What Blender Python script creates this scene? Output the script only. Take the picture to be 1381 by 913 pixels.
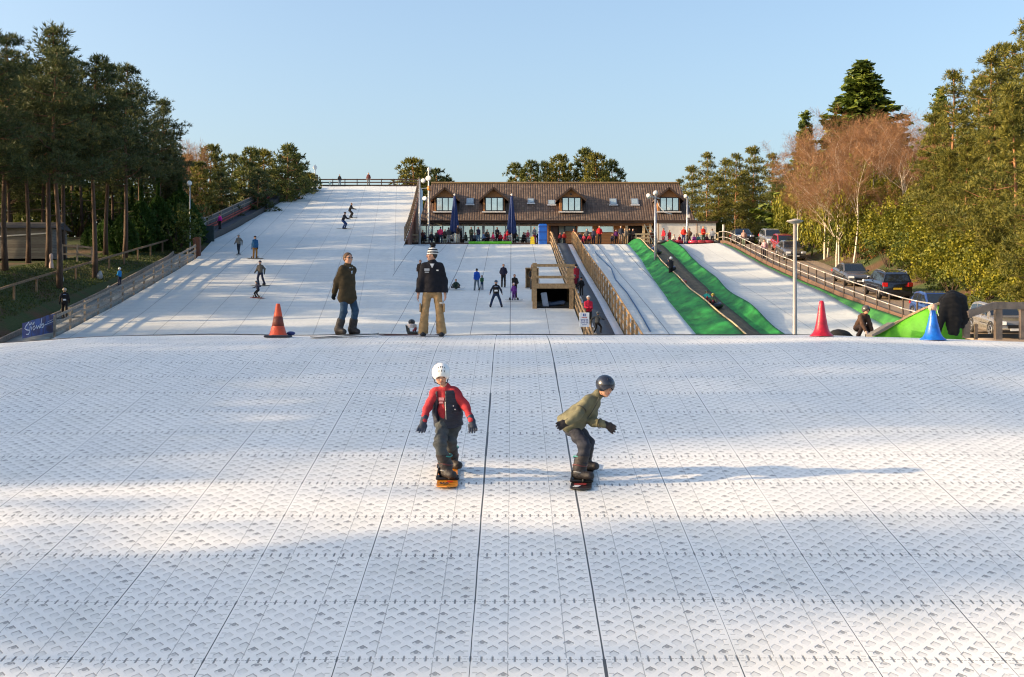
import bpy, math, random
import numpy as np
from mathutils import Vector, Matrix
for _o in list(bpy.data.objects): bpy.data.objects.remove(_o)
C = bpy.context.scene.collection
SC = bpy.context.scene
rnd = random.Random(7)
R = math.radians
F, CX, CY = 1700.0, 690.5, 456.5          # focal length and centre of the photograph, in its pixels

# ------------------------------------------------------------------ camera, sky, sun, exposure
cam = bpy.data.cameras.new('camera'); co = bpy.data.objects.new('camera', cam); C.objects.link(co)
co.location = (0, 0, 0); co.rotation_euler = (R(90), 0, 0)
cam.sensor_width = 36; cam.lens = F/1381*36; cam.clip_start = .1; cam.clip_end = 5000
SC.camera = co
SUN_E = R(16.5); SUN_AZ = math.atan2(-.98, -.14)      # direction towards the sun, clockwise from +Y
world = bpy.data.worlds.new('World'); SC.world = world; world.use_nodes = True
wn = world.node_tree.nodes; wl = world.node_tree.links
bg = wn['Background']; sky = wn.new('ShaderNodeTexSky'); sky.sky_type = 'NISHITA'; sky.sun_disc = False
sky.sun_elevation = SUN_E; sky.sun_rotation = SUN_AZ; sky.air_density = 1.0; sky.dust_density = 3.7; sky.ozone_density = 1.8
wl.new(sky.outputs[0], bg.inputs[0]); bg.inputs[1].default_value = .15
sl = bpy.data.lights.new('sun', 'SUN'); sl.energy = 4.0; sl.angle = R(.85); sl.color = (1, .72, .42)
so = bpy.data.objects.new('sun', sl); C.objects.link(so)
sund = Vector((math.sin(SUN_AZ)*math.cos(SUN_E), math.cos(SUN_AZ)*math.cos(SUN_E), math.sin(SUN_E)))
so.rotation_euler = (-sund).to_track_quat('-Z', 'Y').to_euler(); so.location = (-40, -10, 40)
vs = SC.view_settings; vs.view_transform = 'Standard'; vs.look = 'None'; vs.gamma = 1; vs.use_curve_mapping = False
vs.exposure = 1.13
SC.cycles.max_bounces = 5; SC.cycles.diffuse_bounces = 3; SC.cycles.glossy_bounces = 2
SC.cycles.use_denoising = True; SC.cycles.filter_width = 1.15

# ------------------------------------------------------------------ helpers
def PX(px, d): return (px-CX)*d/F
def PZ(py, d): return (CY-py)*d/F
def W(px, py, d): return Vector((PX(px, d), d, PZ(py, d)))

def meta(o, label=None, cat=None, group=None, kind=None):
    if label: o['label'] = label
    if cat: o['category'] = cat
    if group: o['group'] = group
    if kind: o['kind'] = kind
    return o
def thing(name, label, cat, loc=(0, 0, 0), rz=0, group=None):
    o = bpy.data.objects.new(name, None); C.objects.link(o); o.empty_display_size = .2
    o.location = loc; o.rotation_euler = (0, 0, rz)
    return meta(o, label, cat, group)
def mesh_from(name, v, f, mats, midx=None, smooth=False):
    me = bpy.data.meshes.new(name)
    v = np.asarray(v, dtype=np.float32).reshape(-1, 3)
    if isinstance(f, np.ndarray) and f.ndim == 2:
        n = f.shape[1]
        me.vertices.add(len(v)); me.vertices.foreach_set('co', v.ravel())
        me.loops.add(f.size); me.loops.foreach_set('vertex_index', f.astype(np.int32).ravel())
        me.polygons.add(len(f)); me.polygons.foreach_set('loop_start', np.arange(0, f.size, n, dtype=np.int32))
        me.update(calc_edges=True)
    else:
        me.from_pydata([tuple(map(float, p)) for p in v], [], [tuple(map(int, q)) for q in f]); me.update()
    if not isinstance(mats, (list, tuple)): mats = [mats]
    for m in mats: me.materials.append(m)
    if midx is not None: me.polygons.foreach_set('material_index', np.asarray(midx, dtype=np.int32))
    me.polygons.foreach_set('use_smooth', np.full(len(me.polygons), bool(smooth)))
    me.update()
    return me
def mk(name, v, f, mats, parent=None, midx=None, smooth=False):
    o = bpy.data.objects.new(name, mesh_from(name, v, f, mats, midx, smooth)); C.objects.link(o)
    if parent: o.parent = parent
    return o
def children(o): return [c for c in bpy.data.objects if c.parent == o]
KIDS = {}
def dup(root, loc, rz=0, scale=None, label=None, group=None):
    r = root.copy(); C.objects.link(r); r.location = loc; r.rotation_euler = (0, 0, rz)
    if scale is not None: r.scale = scale if isinstance(scale, (tuple, list)) else (scale,)*3
    if label: r['label'] = label
    if group: r['group'] = group
    def rec(a, b):
        if a.name not in KIDS: KIDS[a.name] = children(a)
        for ch in KIDS[a.name]:
            c = ch.copy(); C.objects.link(c); c.parent = b; rec(ch, c)
    rec(root, r)
    return r

class MB:
    """collects simple solids; build() links them as one mesh"""
    def __init__(s): s.v = []; s.f = []; s.m = []
    def add(s, v, f, m=0):
        n = len(s.v); s.v += [tuple(p) for p in v]; s.f += [tuple(i+n for i in q) for q in f]; s.m += [m]*len(f); return s
    def box(s, c, size, rz=0, m=0, rot=None, bev=0):
        x, y, z = (a/2 for a in size)
        M = rot if rot is not None else Matrix.Rotation(rz, 3, 'Z')
        if bev <= 0:
            P = [(-x,-y,-z),(x,-y,-z),(x,y,-z),(-x,y,-z),(-x,-y,z),(x,-y,z),(x,y,z),(-x,y,z)]
            Fs = [(0,3,2,1),(4,5,6,7),(0,1,5,4),(1,2,6,5),(2,3,7,6),(3,0,4,7)]
        else:
            b = bev; P = []
            for (zz, i) in ((-z, b), (-z+b, 0), (z-b, 0), (z, b)):
                for (sx, sy) in ((-1,-1),(1,-1),(1,1),(-1,1)):
                    xx, yy = x-i, y-i
                    cx_, cy_ = sx*xx, sy*yy
                    k = b*.6
                    if sx*sy > 0: P += [(cx_, cy_-sy*k, zz), (cx_-sx*k, cy_, zz)] 
                    else: P += [(cx_-sx*k, cy_, zz), (cx_, cy_-sy*k, zz)]
            # order ring points by angle
            Q = []
            for r_ in range(4):
                ring = sorted(P[r_*8:(r_+1)*8], key=lambda p: math.atan2(p[1]/max(y,1e-6), p[0]/max(x,1e-6))); Q += ring
            P = Q; Fs = [tuple(range(7,-1,-1)), tuple(range(24,32))]
            for r_ in range(3):
                for j in range(8): Fs.append((r_*8+j, r_*8+(j+1)%8, (r_+1)*8+(j+1)%8, (r_+1)*8+j))
        cc = Vector(c)
        return s.add([cc+M@Vector(p) for p in P], Fs, m)
    def bar(s, a, b, w, h, m=0):
        """box beam from a to b, width w (horizontal), height h"""
        a, b = Vector(a), Vector(b); d = b-a; L = d.length
        if L < 1e-6: return s
        yv = d/L; up = Vector((0, 0, 1))
        if abs(yv.z) > .98: up = Vector((1, 0, 0))
        xv = yv.cross(up).normalized(); zv = xv.cross(yv)
        M = Matrix((xv, yv, zv)).transposed()
        return s.box((a+b)/2, (w, L, h), rot=M, m=m)
    def tube(s, pts, rad, n=8, m=0, cap=True, closed=False):
        pts = [Vector(p) for p in pts]; k = len(pts)
        rr = rad if isinstance(rad, (list, tuple)) else [rad]*k
        base = len(s.v); prev = None
        for i, p in enumerate(pts):
            if closed: d = pts[(i+1) % k]-pts[i-1]
            else: d = pts[min(i+1, k-1)]-pts[max(i-1, 0)]
            d = d.normalized() if d.length > 1e-9 else Vector((0, 0, 1))
            if prev is None:
                u = d.cross(Vector((0, 0, 1)) if abs(d.z) < .9 else Vector((1, 0, 0))).normalized()
            else:
                u = (prev-d*prev.dot(d)); u = u.normalized() if u.length > 1e-6 else d.orthogonal().normalized()
            prev = u; w = d.cross(u)
            for j in range(n):
                a = 2*math.pi*j/n; q = p+(u*math.cos(a)+w*math.sin(a))*rr[i]; s.v.append(tuple(q))
        for i in range(k if closed else k-1):
            i2 = (i+1) % k
            for j in range(n):
                s.f.append((base+i*n+j, base+i*n+(j+1) % n, base+i2*n+(j+1) % n, base+i2*n+j)); s.m.append(m)
        if cap and not closed:
            s.f.append(tuple(base+j for j in range(n-1, -1, -1))); s.m.append(m)
            s.f.append(tuple(base+(k-1)*n+j for j in range(n))); s.m.append(m)
        return s
    def lathe(s, prof, c=(0, 0, 0), n=24, m=0, rot=None):
        base = len(s.v); cc = Vector(c)
        for (r, z) in prof:
            for j in range(n):
                a = 2*math.pi*j/n; p = Vector((r*math.cos(a), r*math.sin(a), z))
                if rot is not None: p = rot@p
                s.v.append(tuple(cc+p))
        for i in range(len(prof)-1):
            for j in range(n):
                s.f.append((base+i*n+j, base+i*n+(j+1) % n, base+(i+1)*n+(j+1) % n, base+(i+1)*n+j)); s.m.append(m)
        s.f.append(tuple(base+j for j in range(n-1, -1, -1))); s.m.append(m)
        s.f.append(tuple(base+(len(prof)-1)*n+j for j in range(n))); s.m.append(m)
        return s
    def ball(s, c, r, n=12, k=8, m=0, rot=None):
        r3 = r if isinstance(r, (tuple, list)) else (r, r, r)
        prof = [(max(1e-3, math.sin(math.pi*i/k)), -math.cos(math.pi*i/k)) for i in range(k+1)]
        base = len(s.v); s.lathe(prof, (0, 0, 0), n, m)
        for i in range(base, len(s.v)):
            p = Vector(s.v[i]); p = Vector((p.x*r3[0], p.y*r3[1], p.z*r3[2]))
            if rot is not None: p = rot@p
            s.v[i] = tuple(Vector(c)+p)
        return s
    def prism(s, pts, dvec, m=0):
        """extrude a polygon (list of 3D points) by dvec"""
        n = len(pts); d = Vector(dvec); P = [Vector(p) for p in pts]; P += [p+d for p in P]
        Fs = [tuple(range(n-1, -1, -1)), tuple(range(n, 2*n))]+[(i, (i+1) % n, n+(i+1) % n, n+i) for i in range(n)]
        return s.add(P, Fs, m)
    def build(s, name, mats, parent=None, smooth=False, world=False):
        v = np.array(s.v, dtype=float)
        if parent is not None and world: v = v-np.array(parent.location)
        return mk(name, v, s.f, mats, parent, s.m, smooth)
def rotm(rx=0, ry=0, rz=0):
    return Matrix.Rotation(rz, 3, 'Z')@Matrix.Rotation(ry, 3, 'Y')@Matrix.Rotation(rx, 3, 'X')

# ------------------------------------------------------------------ node expression helper
class N:
    def __init__(s, m):
        s.t = m.node_tree; s.n = s.t.nodes; s.l = s.t.links
    def node(s, typ, ins=None, **kw):
        nd = s.n.new(typ)
        for k, v in kw.items(): setattr(nd, k, v)
        for k, v in (ins or {}).items():
            if hasattr(v, 'is_linked') or hasattr(v, 'links'): s.l.new(v, nd.inputs[k])
            else: nd.inputs[k].default_value = v
        return nd
    def m(s, op, a, b=None, c=None, clamp=False):
        nd = s.n.new('ShaderNodeMath'); nd.operation = op; nd.use_clamp = clamp
        for i, x in enumerate((a, b, c)):
            if x is None: continue
            if isinstance(x, (int, float)): nd.inputs[i].default_value = x
            else: s.l.new(x, nd.inputs[i])
        return nd.outputs[0]
    def mix(s, f, a, b, blend='MIX'):
        nd = s.n.new('ShaderNodeMix'); nd.data_type = 'RGBA'; nd.blend_type = blend; nd.clamp_factor = True
        for i, x in ((0, f), (6, a), (7, b)):
            if isinstance(x, (int, float)): nd.inputs[i].default_value = x
            elif isinstance(x, (tuple, list)): nd.inputs[i].default_value = (*x[:3], 1)
            else: s.l.new(x, nd.inputs[i])
        return nd.outputs[2]
    def ramp(s, x, stops):
        nd = s.n.new('ShaderNodeValToRGB'); s.l.new(x, nd.inputs[0]); e = nd.color_ramp.elements
        while len(e) < len(stops): e.new(.5)
        for i, (p, c) in enumerate(stops): e[i].position = p; e[i].color = (*c[:3], 1) if isinstance(c, (tuple, list)) else (c, c, c, 1)
        return nd.outputs[0]
    def noise(s, vec, scale, detail=3, rough=.55, out=0):
        nd = s.node('ShaderNodeTexNoise', {'Scale': scale, 'Detail': detail, 'Roughness': rough})
        if vec is not None: s.l.new(vec, nd.inputs['Vector'])
        return nd.outputs[out]
def newmat(name):
    m = bpy.data.materials.new(name); m.use_nodes = True
    return m, N(m), m.node_tree.nodes['Principled BSDF']
MC = {}
def mat(name, col, rough=.6, metal=0, var=.15, scale=6, bump=0, bscale=40, spec=.5, coat=0, stretch=(1, 1, 1), emit=None):
    if name in MC: return MC[name]
    m, n, b = newmat(name)
    b.inputs['Roughness'].default_value = rough; b.inputs['Metallic'].default_value = metal
    b.inputs['Specular IOR Level'].default_value = spec; b.inputs['Coat Weight'].default_value = coat
    tc = n.node('ShaderNodeTexCoord').outputs['Object']
    mp = n.node('ShaderNodeMapping', {'Vector': tc, 'Scale': stretch}).outputs[0]
    ns = n.noise(mp, scale, 4)
    dark = tuple(c*(1-var) for c in col); lite = tuple(min(1, c*(1+var)) for c in col)
    n.l.new(n.mix(n.ramp(ns, [(.3, 0), (.7, 1)]), dark, lite), b.inputs['Base Color'])
    if bump:
        bn = n.node('ShaderNodeBump', {'Strength': bump, 'Distance': .02, 'Height': n.noise(mp, bscale, 3)})
        n.l.new(bn.outputs[0], b.inputs['Normal'])
    MC[name] = m
    return m
def cloth(col, name=None):
    nm = name or 'cloth_%02x%02x%02x' % tuple(int(255*min(1, c)**.45) for c in col)
    return mat(nm, col, .85, 0, .22, 9, .5, 14, spec=.25)
# ------------------------------------------------------------------ slope heights (camera is at height 0)
_yy = np.arange(-80, 260, .5)
def _prof(ks, cap=None):
    h = np.interp(_yy, [k[0] for k in ks], [k[1] for k in ks])
    w = np.hanning(17); w /= w.sum()
    hp = np.pad(h, 8, mode='edge'); h2 = np.convolve(hp, w, 'valid')
    return h2
_A = _prof([(-80, -12), (-30, -10.2), (22, -.9), (26, -.9), (32, -2.6), (44, -3.2), (50, -2.45), (58, -1.1), (66, .25), (80, 2.7), (97, 6.0), (120, 10.2), (142, 14.5), (172, 20.9), (260, 21)])
_B = _prof([(-80, -12), (-30, -10.2), (22, -.9), (26, -.9), (32, -2.6), (44, -3.2), (50, -2.45), (58, -1.1), (66, .25), (80, 2.55), (100, 5.5), (121, 9.0), (125, 9.4), (133, 9.45), (260, 9.45)])
_R = _prof([(-80, -12), (-30, -10.2), (22, -1.1), (27, -1.0), (40, -.9), (54, -.4), (58, .1), (66, .75), (80, 2.6), (100, 5.5), (121, 9.0), (125, 9.4), (260, 9.45)])
def pR(y): return np.interp(y, _yy, _R)
def pA(y): return np.interp(y, _yy, _A)
def pB(y): return np.interp(y, _yy, _B)
def sm(a, b, x):
    t = np.clip((x-a)/(b-a), 0, 1); return t*t*(3-2*t)
XRA = lambda y: np.interp(y, [28, 66, 118, 172], [-6.4, -7.4, -9.7, -12.6])
XLA = lambda y: np.interp(y, [28, 64, 98, 112, 172], [-22.3, -23.5, -24.6, -26.6, -28.2])
def hB(x, y):
    k = (1-sm(0, 5, x-XRA(y)))*(1-sm(106, 122, y))
    return pB(y)+(pA(y)-pB(y))*k
def wav(x, y): return .03*np.sin(x*.9+y*.13)*np.sin(y*.31+x*.2)+.02*np.sin(y*.8+x*.5)
def land(x, y):
    """the landing hump in the foreground"""
    p = .18*y-4.267; f = .068+0*y; k = .5
    h = np.maximum(k-np.abs(p-f), 0)/k
    z = np.minimum(p, f)-h*h*k/4
    tl = np.maximum(0, -7.6-x); tr = np.maximum(0, x-6.3)
    z = z-.075*tl*tl/(tl+1.2)-.036*tr*tr/(tr+1.0)
    z = z-.35*np.maximum(0, y-27.6)**1.5
    return z+.012*np.sin(x*.8+.5)*np.sin(y*.7)+.006*np.sin(x*2.1+y)
def gfun(x, y):
    k = sm(-12, -8, x)
    h = pA(y)*(1-k)+pB(y)*k
    kr = sm(19.8, 20.4, x); h = h*(1-kr)+pR(y)*kr
    h = np.where(y > 116, np.minimum(h, 9.3), h)
    fade = 1-sm(70, 108, y)
    h = h+np.where(x < -25.2, np.minimum(6, -25.2-x)*.33*fade, 0)*(y > 28)
    h = h+np.where(x > 25.7, np.minimum(7, x-25.7)*.42, 0)*sm(40, 60, y)*(1-.7*sm(112, 125, y))
    h = h-np.where((x > -27) & (x < 20.9) & (y > 28), .3, .06)
    h = h-.25*(y < 29)
    h = h-sm(180, 240, y)*6*(x < -20)
    return h
gx = np.concatenate([[-1800, -900, -400, -200, -120, -80], np.arange(-60, 60.1, 1), [80, 120, 200, 400, 900, 1800]])
gy = np.concatenate([[-300, -120], np.arange(-60, 200, 1.5), [210, 230, 260, 320, 420, 600, 1000, 1800]])
def grid(xs, ys, hf):
    X, Y = np.meshgrid(xs, ys, indexing='ij'); Z = hf(X, Y)
    v = np.stack([X, Y, Z], -1).reshape(-1, 3); nx, ny = len(xs), len(ys)
    i = (np.arange(nx-1)[:, None]*ny+np.arange(ny-1)[None]).ravel()
    return v, np.stack([i, i+ny, i+ny+1, i+1], 1)
# ---- ground material: grass, leaf litter
gm, n, b = newmat('grass_and_leaf_litter')
tc = n.node('ShaderNodeTexCoord').outputs['Object']
a = n.noise(tc, .35, 5); c = n.noise(tc, 6, 4); d = n.noise(tc, 30, 3)
grass = n.mix(c, (.025, .045, .008), (.07, .095, .022)); litter = n.mix(d, (.05, .03, .016), (.16, .085, .04))
n.l.new(n.mix(n.ramp(a, [(.46, 0), (.62, 1)]), grass, litter), b.inputs['Base Color']); b.inputs['Roughness'].default_value = .9
n.l.new(n.node('ShaderNodeBump', {'Strength': .8, 'Distance': .12, 'Height': n.noise(tc, 9, 5)}).outputs[0], b.inputs['Normal'])
v, f = grid(gx, gy, gfun)
meta(mk('ground', v, f, gm, smooth=True), kind='structure')

# ---- moulded plastic matting of the foreground
def matting():
    m, n, b = newmat('moulded_white_matting')
    P = n.node('ShaderNodeTexCoord').outputs['Object']
    warp = n.node('ShaderNodeTexNoise', {'Vector': P, 'Scale': .7, 'Detail': 2})
    wv = n.node('ShaderNodeVectorMath', {0: warp.outputs['Color'], 1: (.5, .5, .5)}, operation='SUBTRACT').outputs[0]
    wv = n.node('ShaderNodeVectorMath', {0: wv, 'Scale': .012}, operation='SCALE').outputs[0]
    P2 = n.node('ShaderNodeVectorMath', {0: P, 1: wv}, operation='ADD').outputs[0]
    sp = n.node('ShaderNodeSeparateXYZ', {0: P2}); x, y = sp.outputs[0], sp.outputs[1]
    A = lambda p, q: n.m('ADD', p, q)
    S = lambda p, q: n.m('SUBTRACT', p, q)
    M = lambda p, q: n.m('MULTIPLY', p, q)
    u = M(A(x, .324+104), 1/1.04); vv = M(A(y, .62+116), 1/1.16)
    fr = lambda p: n.m('FRACT', p); ab = lambda p: n.m('ABSOLUTE', p)
    def step(x_, lo, hi): # smooth 0..1 as x goes lo->hi
        nd = n.node('ShaderNodeMapRange', {'Value': x_, 'From Min': lo, 'From Max': hi}); nd.clamp = True
        return nd.outputs[0]
    fu, fv = fr(u), fr(vv)
    iu, iv = n.m('FLOOR', u), n.m('FLOOR', vv)
    # each tile is 6 x 6 lozenges, staggered; a margin near the seams is left plain
    dark = None; pocket = None
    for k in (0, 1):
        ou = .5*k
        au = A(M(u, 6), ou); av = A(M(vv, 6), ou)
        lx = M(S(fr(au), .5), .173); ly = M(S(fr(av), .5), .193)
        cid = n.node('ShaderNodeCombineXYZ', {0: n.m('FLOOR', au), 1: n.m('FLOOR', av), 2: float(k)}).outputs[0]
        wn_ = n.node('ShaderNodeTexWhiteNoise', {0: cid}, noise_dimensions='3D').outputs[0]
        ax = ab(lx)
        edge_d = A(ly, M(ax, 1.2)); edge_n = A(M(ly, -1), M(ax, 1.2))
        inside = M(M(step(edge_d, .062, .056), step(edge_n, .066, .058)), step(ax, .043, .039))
        line = M(M(step(edge_d, .042, .050), step(edge_d, .069, .063)), step(ax, .044, .040))  # far-edge line: the shading of the recess, painted into the colour
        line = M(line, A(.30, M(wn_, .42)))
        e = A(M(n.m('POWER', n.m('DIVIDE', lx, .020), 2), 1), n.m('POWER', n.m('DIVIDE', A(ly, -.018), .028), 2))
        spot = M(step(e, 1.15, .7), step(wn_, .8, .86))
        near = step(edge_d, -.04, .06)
        loc = n.m('MAXIMUM', line, M(spot, .6)); loc = n.m('MAXIMUM', loc, M(inside, A(.05, M(near, .16))))  # pocket fill also darkened towards its far edge, as painted shading
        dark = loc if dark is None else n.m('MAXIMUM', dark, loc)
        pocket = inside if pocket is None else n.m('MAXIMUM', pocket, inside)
    # plain border along the long seams and beside the cross seams
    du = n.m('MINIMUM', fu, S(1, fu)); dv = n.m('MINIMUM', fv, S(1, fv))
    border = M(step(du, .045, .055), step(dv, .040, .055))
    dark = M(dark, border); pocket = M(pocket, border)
    # short hyphens beside the long seams
    hy = ab(S(fr(M(vv, 12)), .5)); hyx = M(step(du, .018, .024), step(du, .062, .056))
    hy = M(M(step(hy, .12, .06), hyx), .36)
    # long seams: black gap whose width changes from joint to joint
    jn = n.node('ShaderNodeTexWhiteNoise', {0: n.node('ShaderNodeCombineXYZ', {0: n.m('ROUND', u), 1: 3.0, 2: 0.0}).outputs[0]}, noise_dimensions='3D').outputs[0]
    wob = n.noise(P, 1.3, 2)
    centre = step(ab(S(x, .2)), 1.3, .6)
    tj = n.node('ShaderNodeTexWhiteNoise', {0: n.node('ShaderNodeCombineXYZ', {0: n.m('ROUND', u), 1: iv, 2: 5.0}).outputs[0]}, noise_dimensions='3D').outputs[0]
    wid = A(A(.0018, M(tj, .0032)), M(centre, A(.001, M(tj, .0085))))
    seam = M(n.m('LESS_THAN', du, wid), .97)
    s2 = n.m('MINIMUM', ab(S(fu, .28)), ab(S(fu, .72)))
    thin = M(M(n.m('LESS_THAN', s2, .0040), step(dv, .02, .03)), .45)
    # cross seams: row of bold slots and a fine dotted line
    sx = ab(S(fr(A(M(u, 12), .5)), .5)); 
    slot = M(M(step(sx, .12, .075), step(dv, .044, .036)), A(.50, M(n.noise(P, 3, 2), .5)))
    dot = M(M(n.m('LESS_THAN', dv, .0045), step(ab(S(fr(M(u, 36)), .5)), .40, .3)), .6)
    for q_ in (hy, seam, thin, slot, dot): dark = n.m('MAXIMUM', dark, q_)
    big = n.noise(P, .25, 4); fine = n.noise(P, 28, 4, .7); tile = n.node('ShaderNodeTexWhiteNoise', {0: n.node('ShaderNodeCombineXYZ', {0: iu, 1: iv, 2: 0.0}).outputs[0]}, noise_dimensions='3D').outputs[0]
    base = n.mix(big, (.745, .76, .75), (.80, .80, .775))
    base = n.mix(M(tile, .6), base, (.69, .705, .70))
    base = n.mix(step(fine, .60, .78), base, (.60, .60, .58))
    grime = n.noise(P, .9, 6, .7); base = n.mix(M(step(grime, .50, .72), .38), base, (.58, .585, .53))
    scuff = n.noise(n.node('ShaderNodeMapping', {'Vector': P, 'Scale': (3, .25, 1)}).outputs[0], 2.5, 5, .7)
    base = n.mix(M(step(scuff, .58, .75), .35), base, (.60, .62, .64))
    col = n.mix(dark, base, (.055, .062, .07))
    n.l.new(col, b.inputs['Base Color'])
    b.inputs['Roughness'].default_value = .55; b.inputs['Specular IOR Level'].default_value = .3
    hgt = S(S(M(fine, .05), M(pocket, .07)), M(dark, .6))
    n.l.new(n.node('ShaderNodeBump', {'Strength': .5, 'Distance': .012, 'Height': hgt}).outputs[0], b.inputs['Normal'])
    return m
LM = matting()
xs = np.arange(-17, 17.01, .125); ys = np.concatenate([np.arange(1.5, 27.6, .125), np.arange(27.7, 31.6, .3)])
v, f = grid(xs, ys, land)
# close the slab at its sides and back with a skirt
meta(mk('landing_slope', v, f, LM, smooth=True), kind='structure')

# ---- distant matting
def far_matting(name, pitch, off, line=.5, tint=(.66, .69, .675)):
    m, n, b = newmat(name)
    P = n.node('ShaderNodeTexCoord').outputs['Object']
    sp = n.node('ShaderNodeSeparateXYZ', {0: P}); x, y = sp.outputs[0], sp.outputs[1]
    u = n.m('MULTIPLY', n.m('ADD', n.m('ADD', x, n.m('MULTIPLY', y, off[1])), off[0]+100*pitch), 1/pitch)
    fu = n.m('FRACT', u); du = n.m('MINIMUM', fu, n.m('SUBTRACT', 1, fu))
    iu = n.m('ROUND', u); w = n.node('ShaderNodeTexWhiteNoise', {1: iu}, noise_dimensions='1D').outputs['Value']
    seam = n.m('MULTIPLY', n.m('LESS_THAN', du, n.m('ADD', .008, n.m('MULTIPLY', w, .012))), line)
    u2 = n.m('FRACT', n.m('ADD', u, .5)); d2 = n.m('ABSOLUTE', n.m('SUBTRACT', u2, .5))
    fvv = n.m('FRACT', n.m('MULTIPLY', n.m('ADD', y, 200), 1/1.16)); dv = n.m('MINIMUM', fvv, n.m('SUBTRACT', 1, fvv))
    row = n.m('MULTIPLY', n.m('LESS_THAN', dv, .03), .22)
    dark = n.m('MAXIMUM', seam, row)
    big = n.noise(P, .12, 5, .6); fine = n.noise(n.node('ShaderNodeMapping', {'Vector': P, 'Scale': (1, .35, 1)}).outputs[0], 3.2, 5, .75)
    strip = n.node('ShaderNodeTexWhiteNoise', {1: n.m('FLOOR', u)}, noise_dimensions='1D').outputs['Value']
    base = n.mix(big, tuple(c*.90 for c in tint), tuple(min(1, c*1.04) for c in tint))
    base = n.mix(n.m('MULTIPLY', strip, .35), base, tuple(c*.9 for c in tint))
    base = n.mix(n.ramp(fine, [(.48, 0), (.72, .6)]), base, (.50, .53, .53))
    worn = n.noise(n.node('ShaderNodeMapping', {'Vector': P, 'Scale': (1, .12, 1)}).outputs[0], .8, 5, .65); base = n.mix(n.ramp(worn, [(.45, 0), (.68, .5)]), base, (.52, .55, .54))
    n.l.new(n.mix(dark, base, (.08, .09, .10)), b.inputs['Base Color'])
    b.inputs['Roughness'].default_value = .6; b.inputs['Specular IOR Level'].default_value = .25
    n.l.new(n.node('ShaderNodeBump', {'Strength': .6, 'Distance': .03, 'Height': n.noise(P, 9, 4, .7)}).outputs[0], b.inputs['Normal'])
    return m
FA = far_matting('main_slope_matting', 2.08, (.3, .09), .38)
FB = far_matting('nursery_matting', 2.08, (.1, .0), .75)
FE = far_matting('side_slope_matting', 2.08, (.6, .0), .3)
def strip(name, xl, xr, y0, y1, hf, m, nx=14, lift=0, skirt=.6, dy=1.0):
    ys = np.arange(y0, y1+.01, dy); t = np.linspace(0, 1, nx+1)
    Y, T = np.meshgrid(ys, t, indexing='ij'); XL = xl(Y) if callable(xl) else xl+0*Y; XR = xr(Y) if callable(xr) else xr+0*Y
    X = XL+(XR-XL)*T; Z = hf(X, Y)+lift+wav(X, Y)*.6
    if skirt:
        X = np.concatenate([X[:, :1], X, X[:, -1:]], 1); Y = np.concatenate([Y[:, :1], Y, Y[:, -1:]], 1)
        Z = np.concatenate([Z[:, :1]-skirt, Z, Z[:, -1:]-skirt], 1)
    v = np.stack([X, Y, Z], -1).reshape(-1, 3); ny, nxx = X.shape
    i = (np.arange(ny-1)[:, None]*nxx+np.arange(nxx-1)[None]).ravel()
    o = mk(name, v, np.stack([i, i+1, i+nxx+1, i+nxx], 1), m, smooth=True)
    return o
def gr(x, y): return wav(x, y)*.6
ST = lambda o: meta(o, kind='structure')
ST(strip('main_slope', XLA, XRA, 29, 172, lambda x, y: pA(y)+0*x, FA, 26, skirt=0))
ST(strip('slope_top', lambda y: -34+0*y, lambda y: -12.6+0*y, 172, 178, lambda x, y: 20.86+0*x, FA, 6, skirt=12, dy=2))
# embankment below the left edge of the main slope
dirt = mat('bare_earth_bank', (.09, .06, .035), .95, 0, .4, 2, .6, 10)
ys_ = np.arange(104, 174, 2.); V = []
for y in ys_: V += [(float(XLA(y))-.1, y, float(pA(y))-.4), (float(XLA(y))-5-.12*max(0, y-116), y, min(9.2, float(pA(y))-.4))]
n_ = len(ys_); ST(mk('embankment', V, [(2*i, 2*i+1, 2*i+3, 2*i+2) for i in range(n_-1)], dirt))
ST(mk('embankment_back', [(-36, 178, 9), (-12.6, 178, 9), (-12.6, 177.9, 20.8), (-34, 177.9, 20.8)], [(0, 1, 2, 3)], dirt))
ST(strip('nursery_slope', lambda y: np.where(y < 112, XRA(y)+.002, np.maximum(XRA(y), -10.7)), lambda y: 3.72+0*y, 29, 125, hB, FB, 24, skirt=0))
ST(strip('carpet_lane', 3.95, 5.85, 29, 125, lambda x, y: pB(y)+0*x, mat('lane_matting', (.74, .76, .78), .6, 0, .08, 2), 4, lift=-.03))
XD = lambda y: np.interp(y, [29, 66, 79, 107, 125], [9.5, 9.6, 9.8, 11.0, 11.3])
X1 = lambda y: np.interp(y, [29, 66, 79, 107, 125], [11.4, 11.5, 11.3, 12.1, 12.3])
X2 = lambda y: np.interp(y, [29, 66, 79, 107, 125], [12.9, 13.0, 13.0, 14.1, 14.5])
X3 = lambda y: np.interp(y, [29, 66, 79, 107, 125], [13.6, 13.8, 13.9, 15.1, 15.7])
ST(strip('practice_slope', 6.1, lambda y: XD(y)+.1, 29, 125, lambda x, y: pB(y)+0*x, FB, 10))
ST(strip('side_slope', lambda y: X3(y)-.1, 20.3, 29, 125, lambda x, y: pB(y)+.012*(x-17)**2, FE, 10))
# travelling carpet on the nursery lane
rub = mat('black_rubber_belt', (.035, .045, .06), .6, 0, .3, 3, .4, 30)
ST(strip('conveyor_belt', 4.45, 5.35, 40, 124.5, lambda x, y: pB(y)+0*x, rub, 2, lift=.06, skirt=.12))
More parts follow.
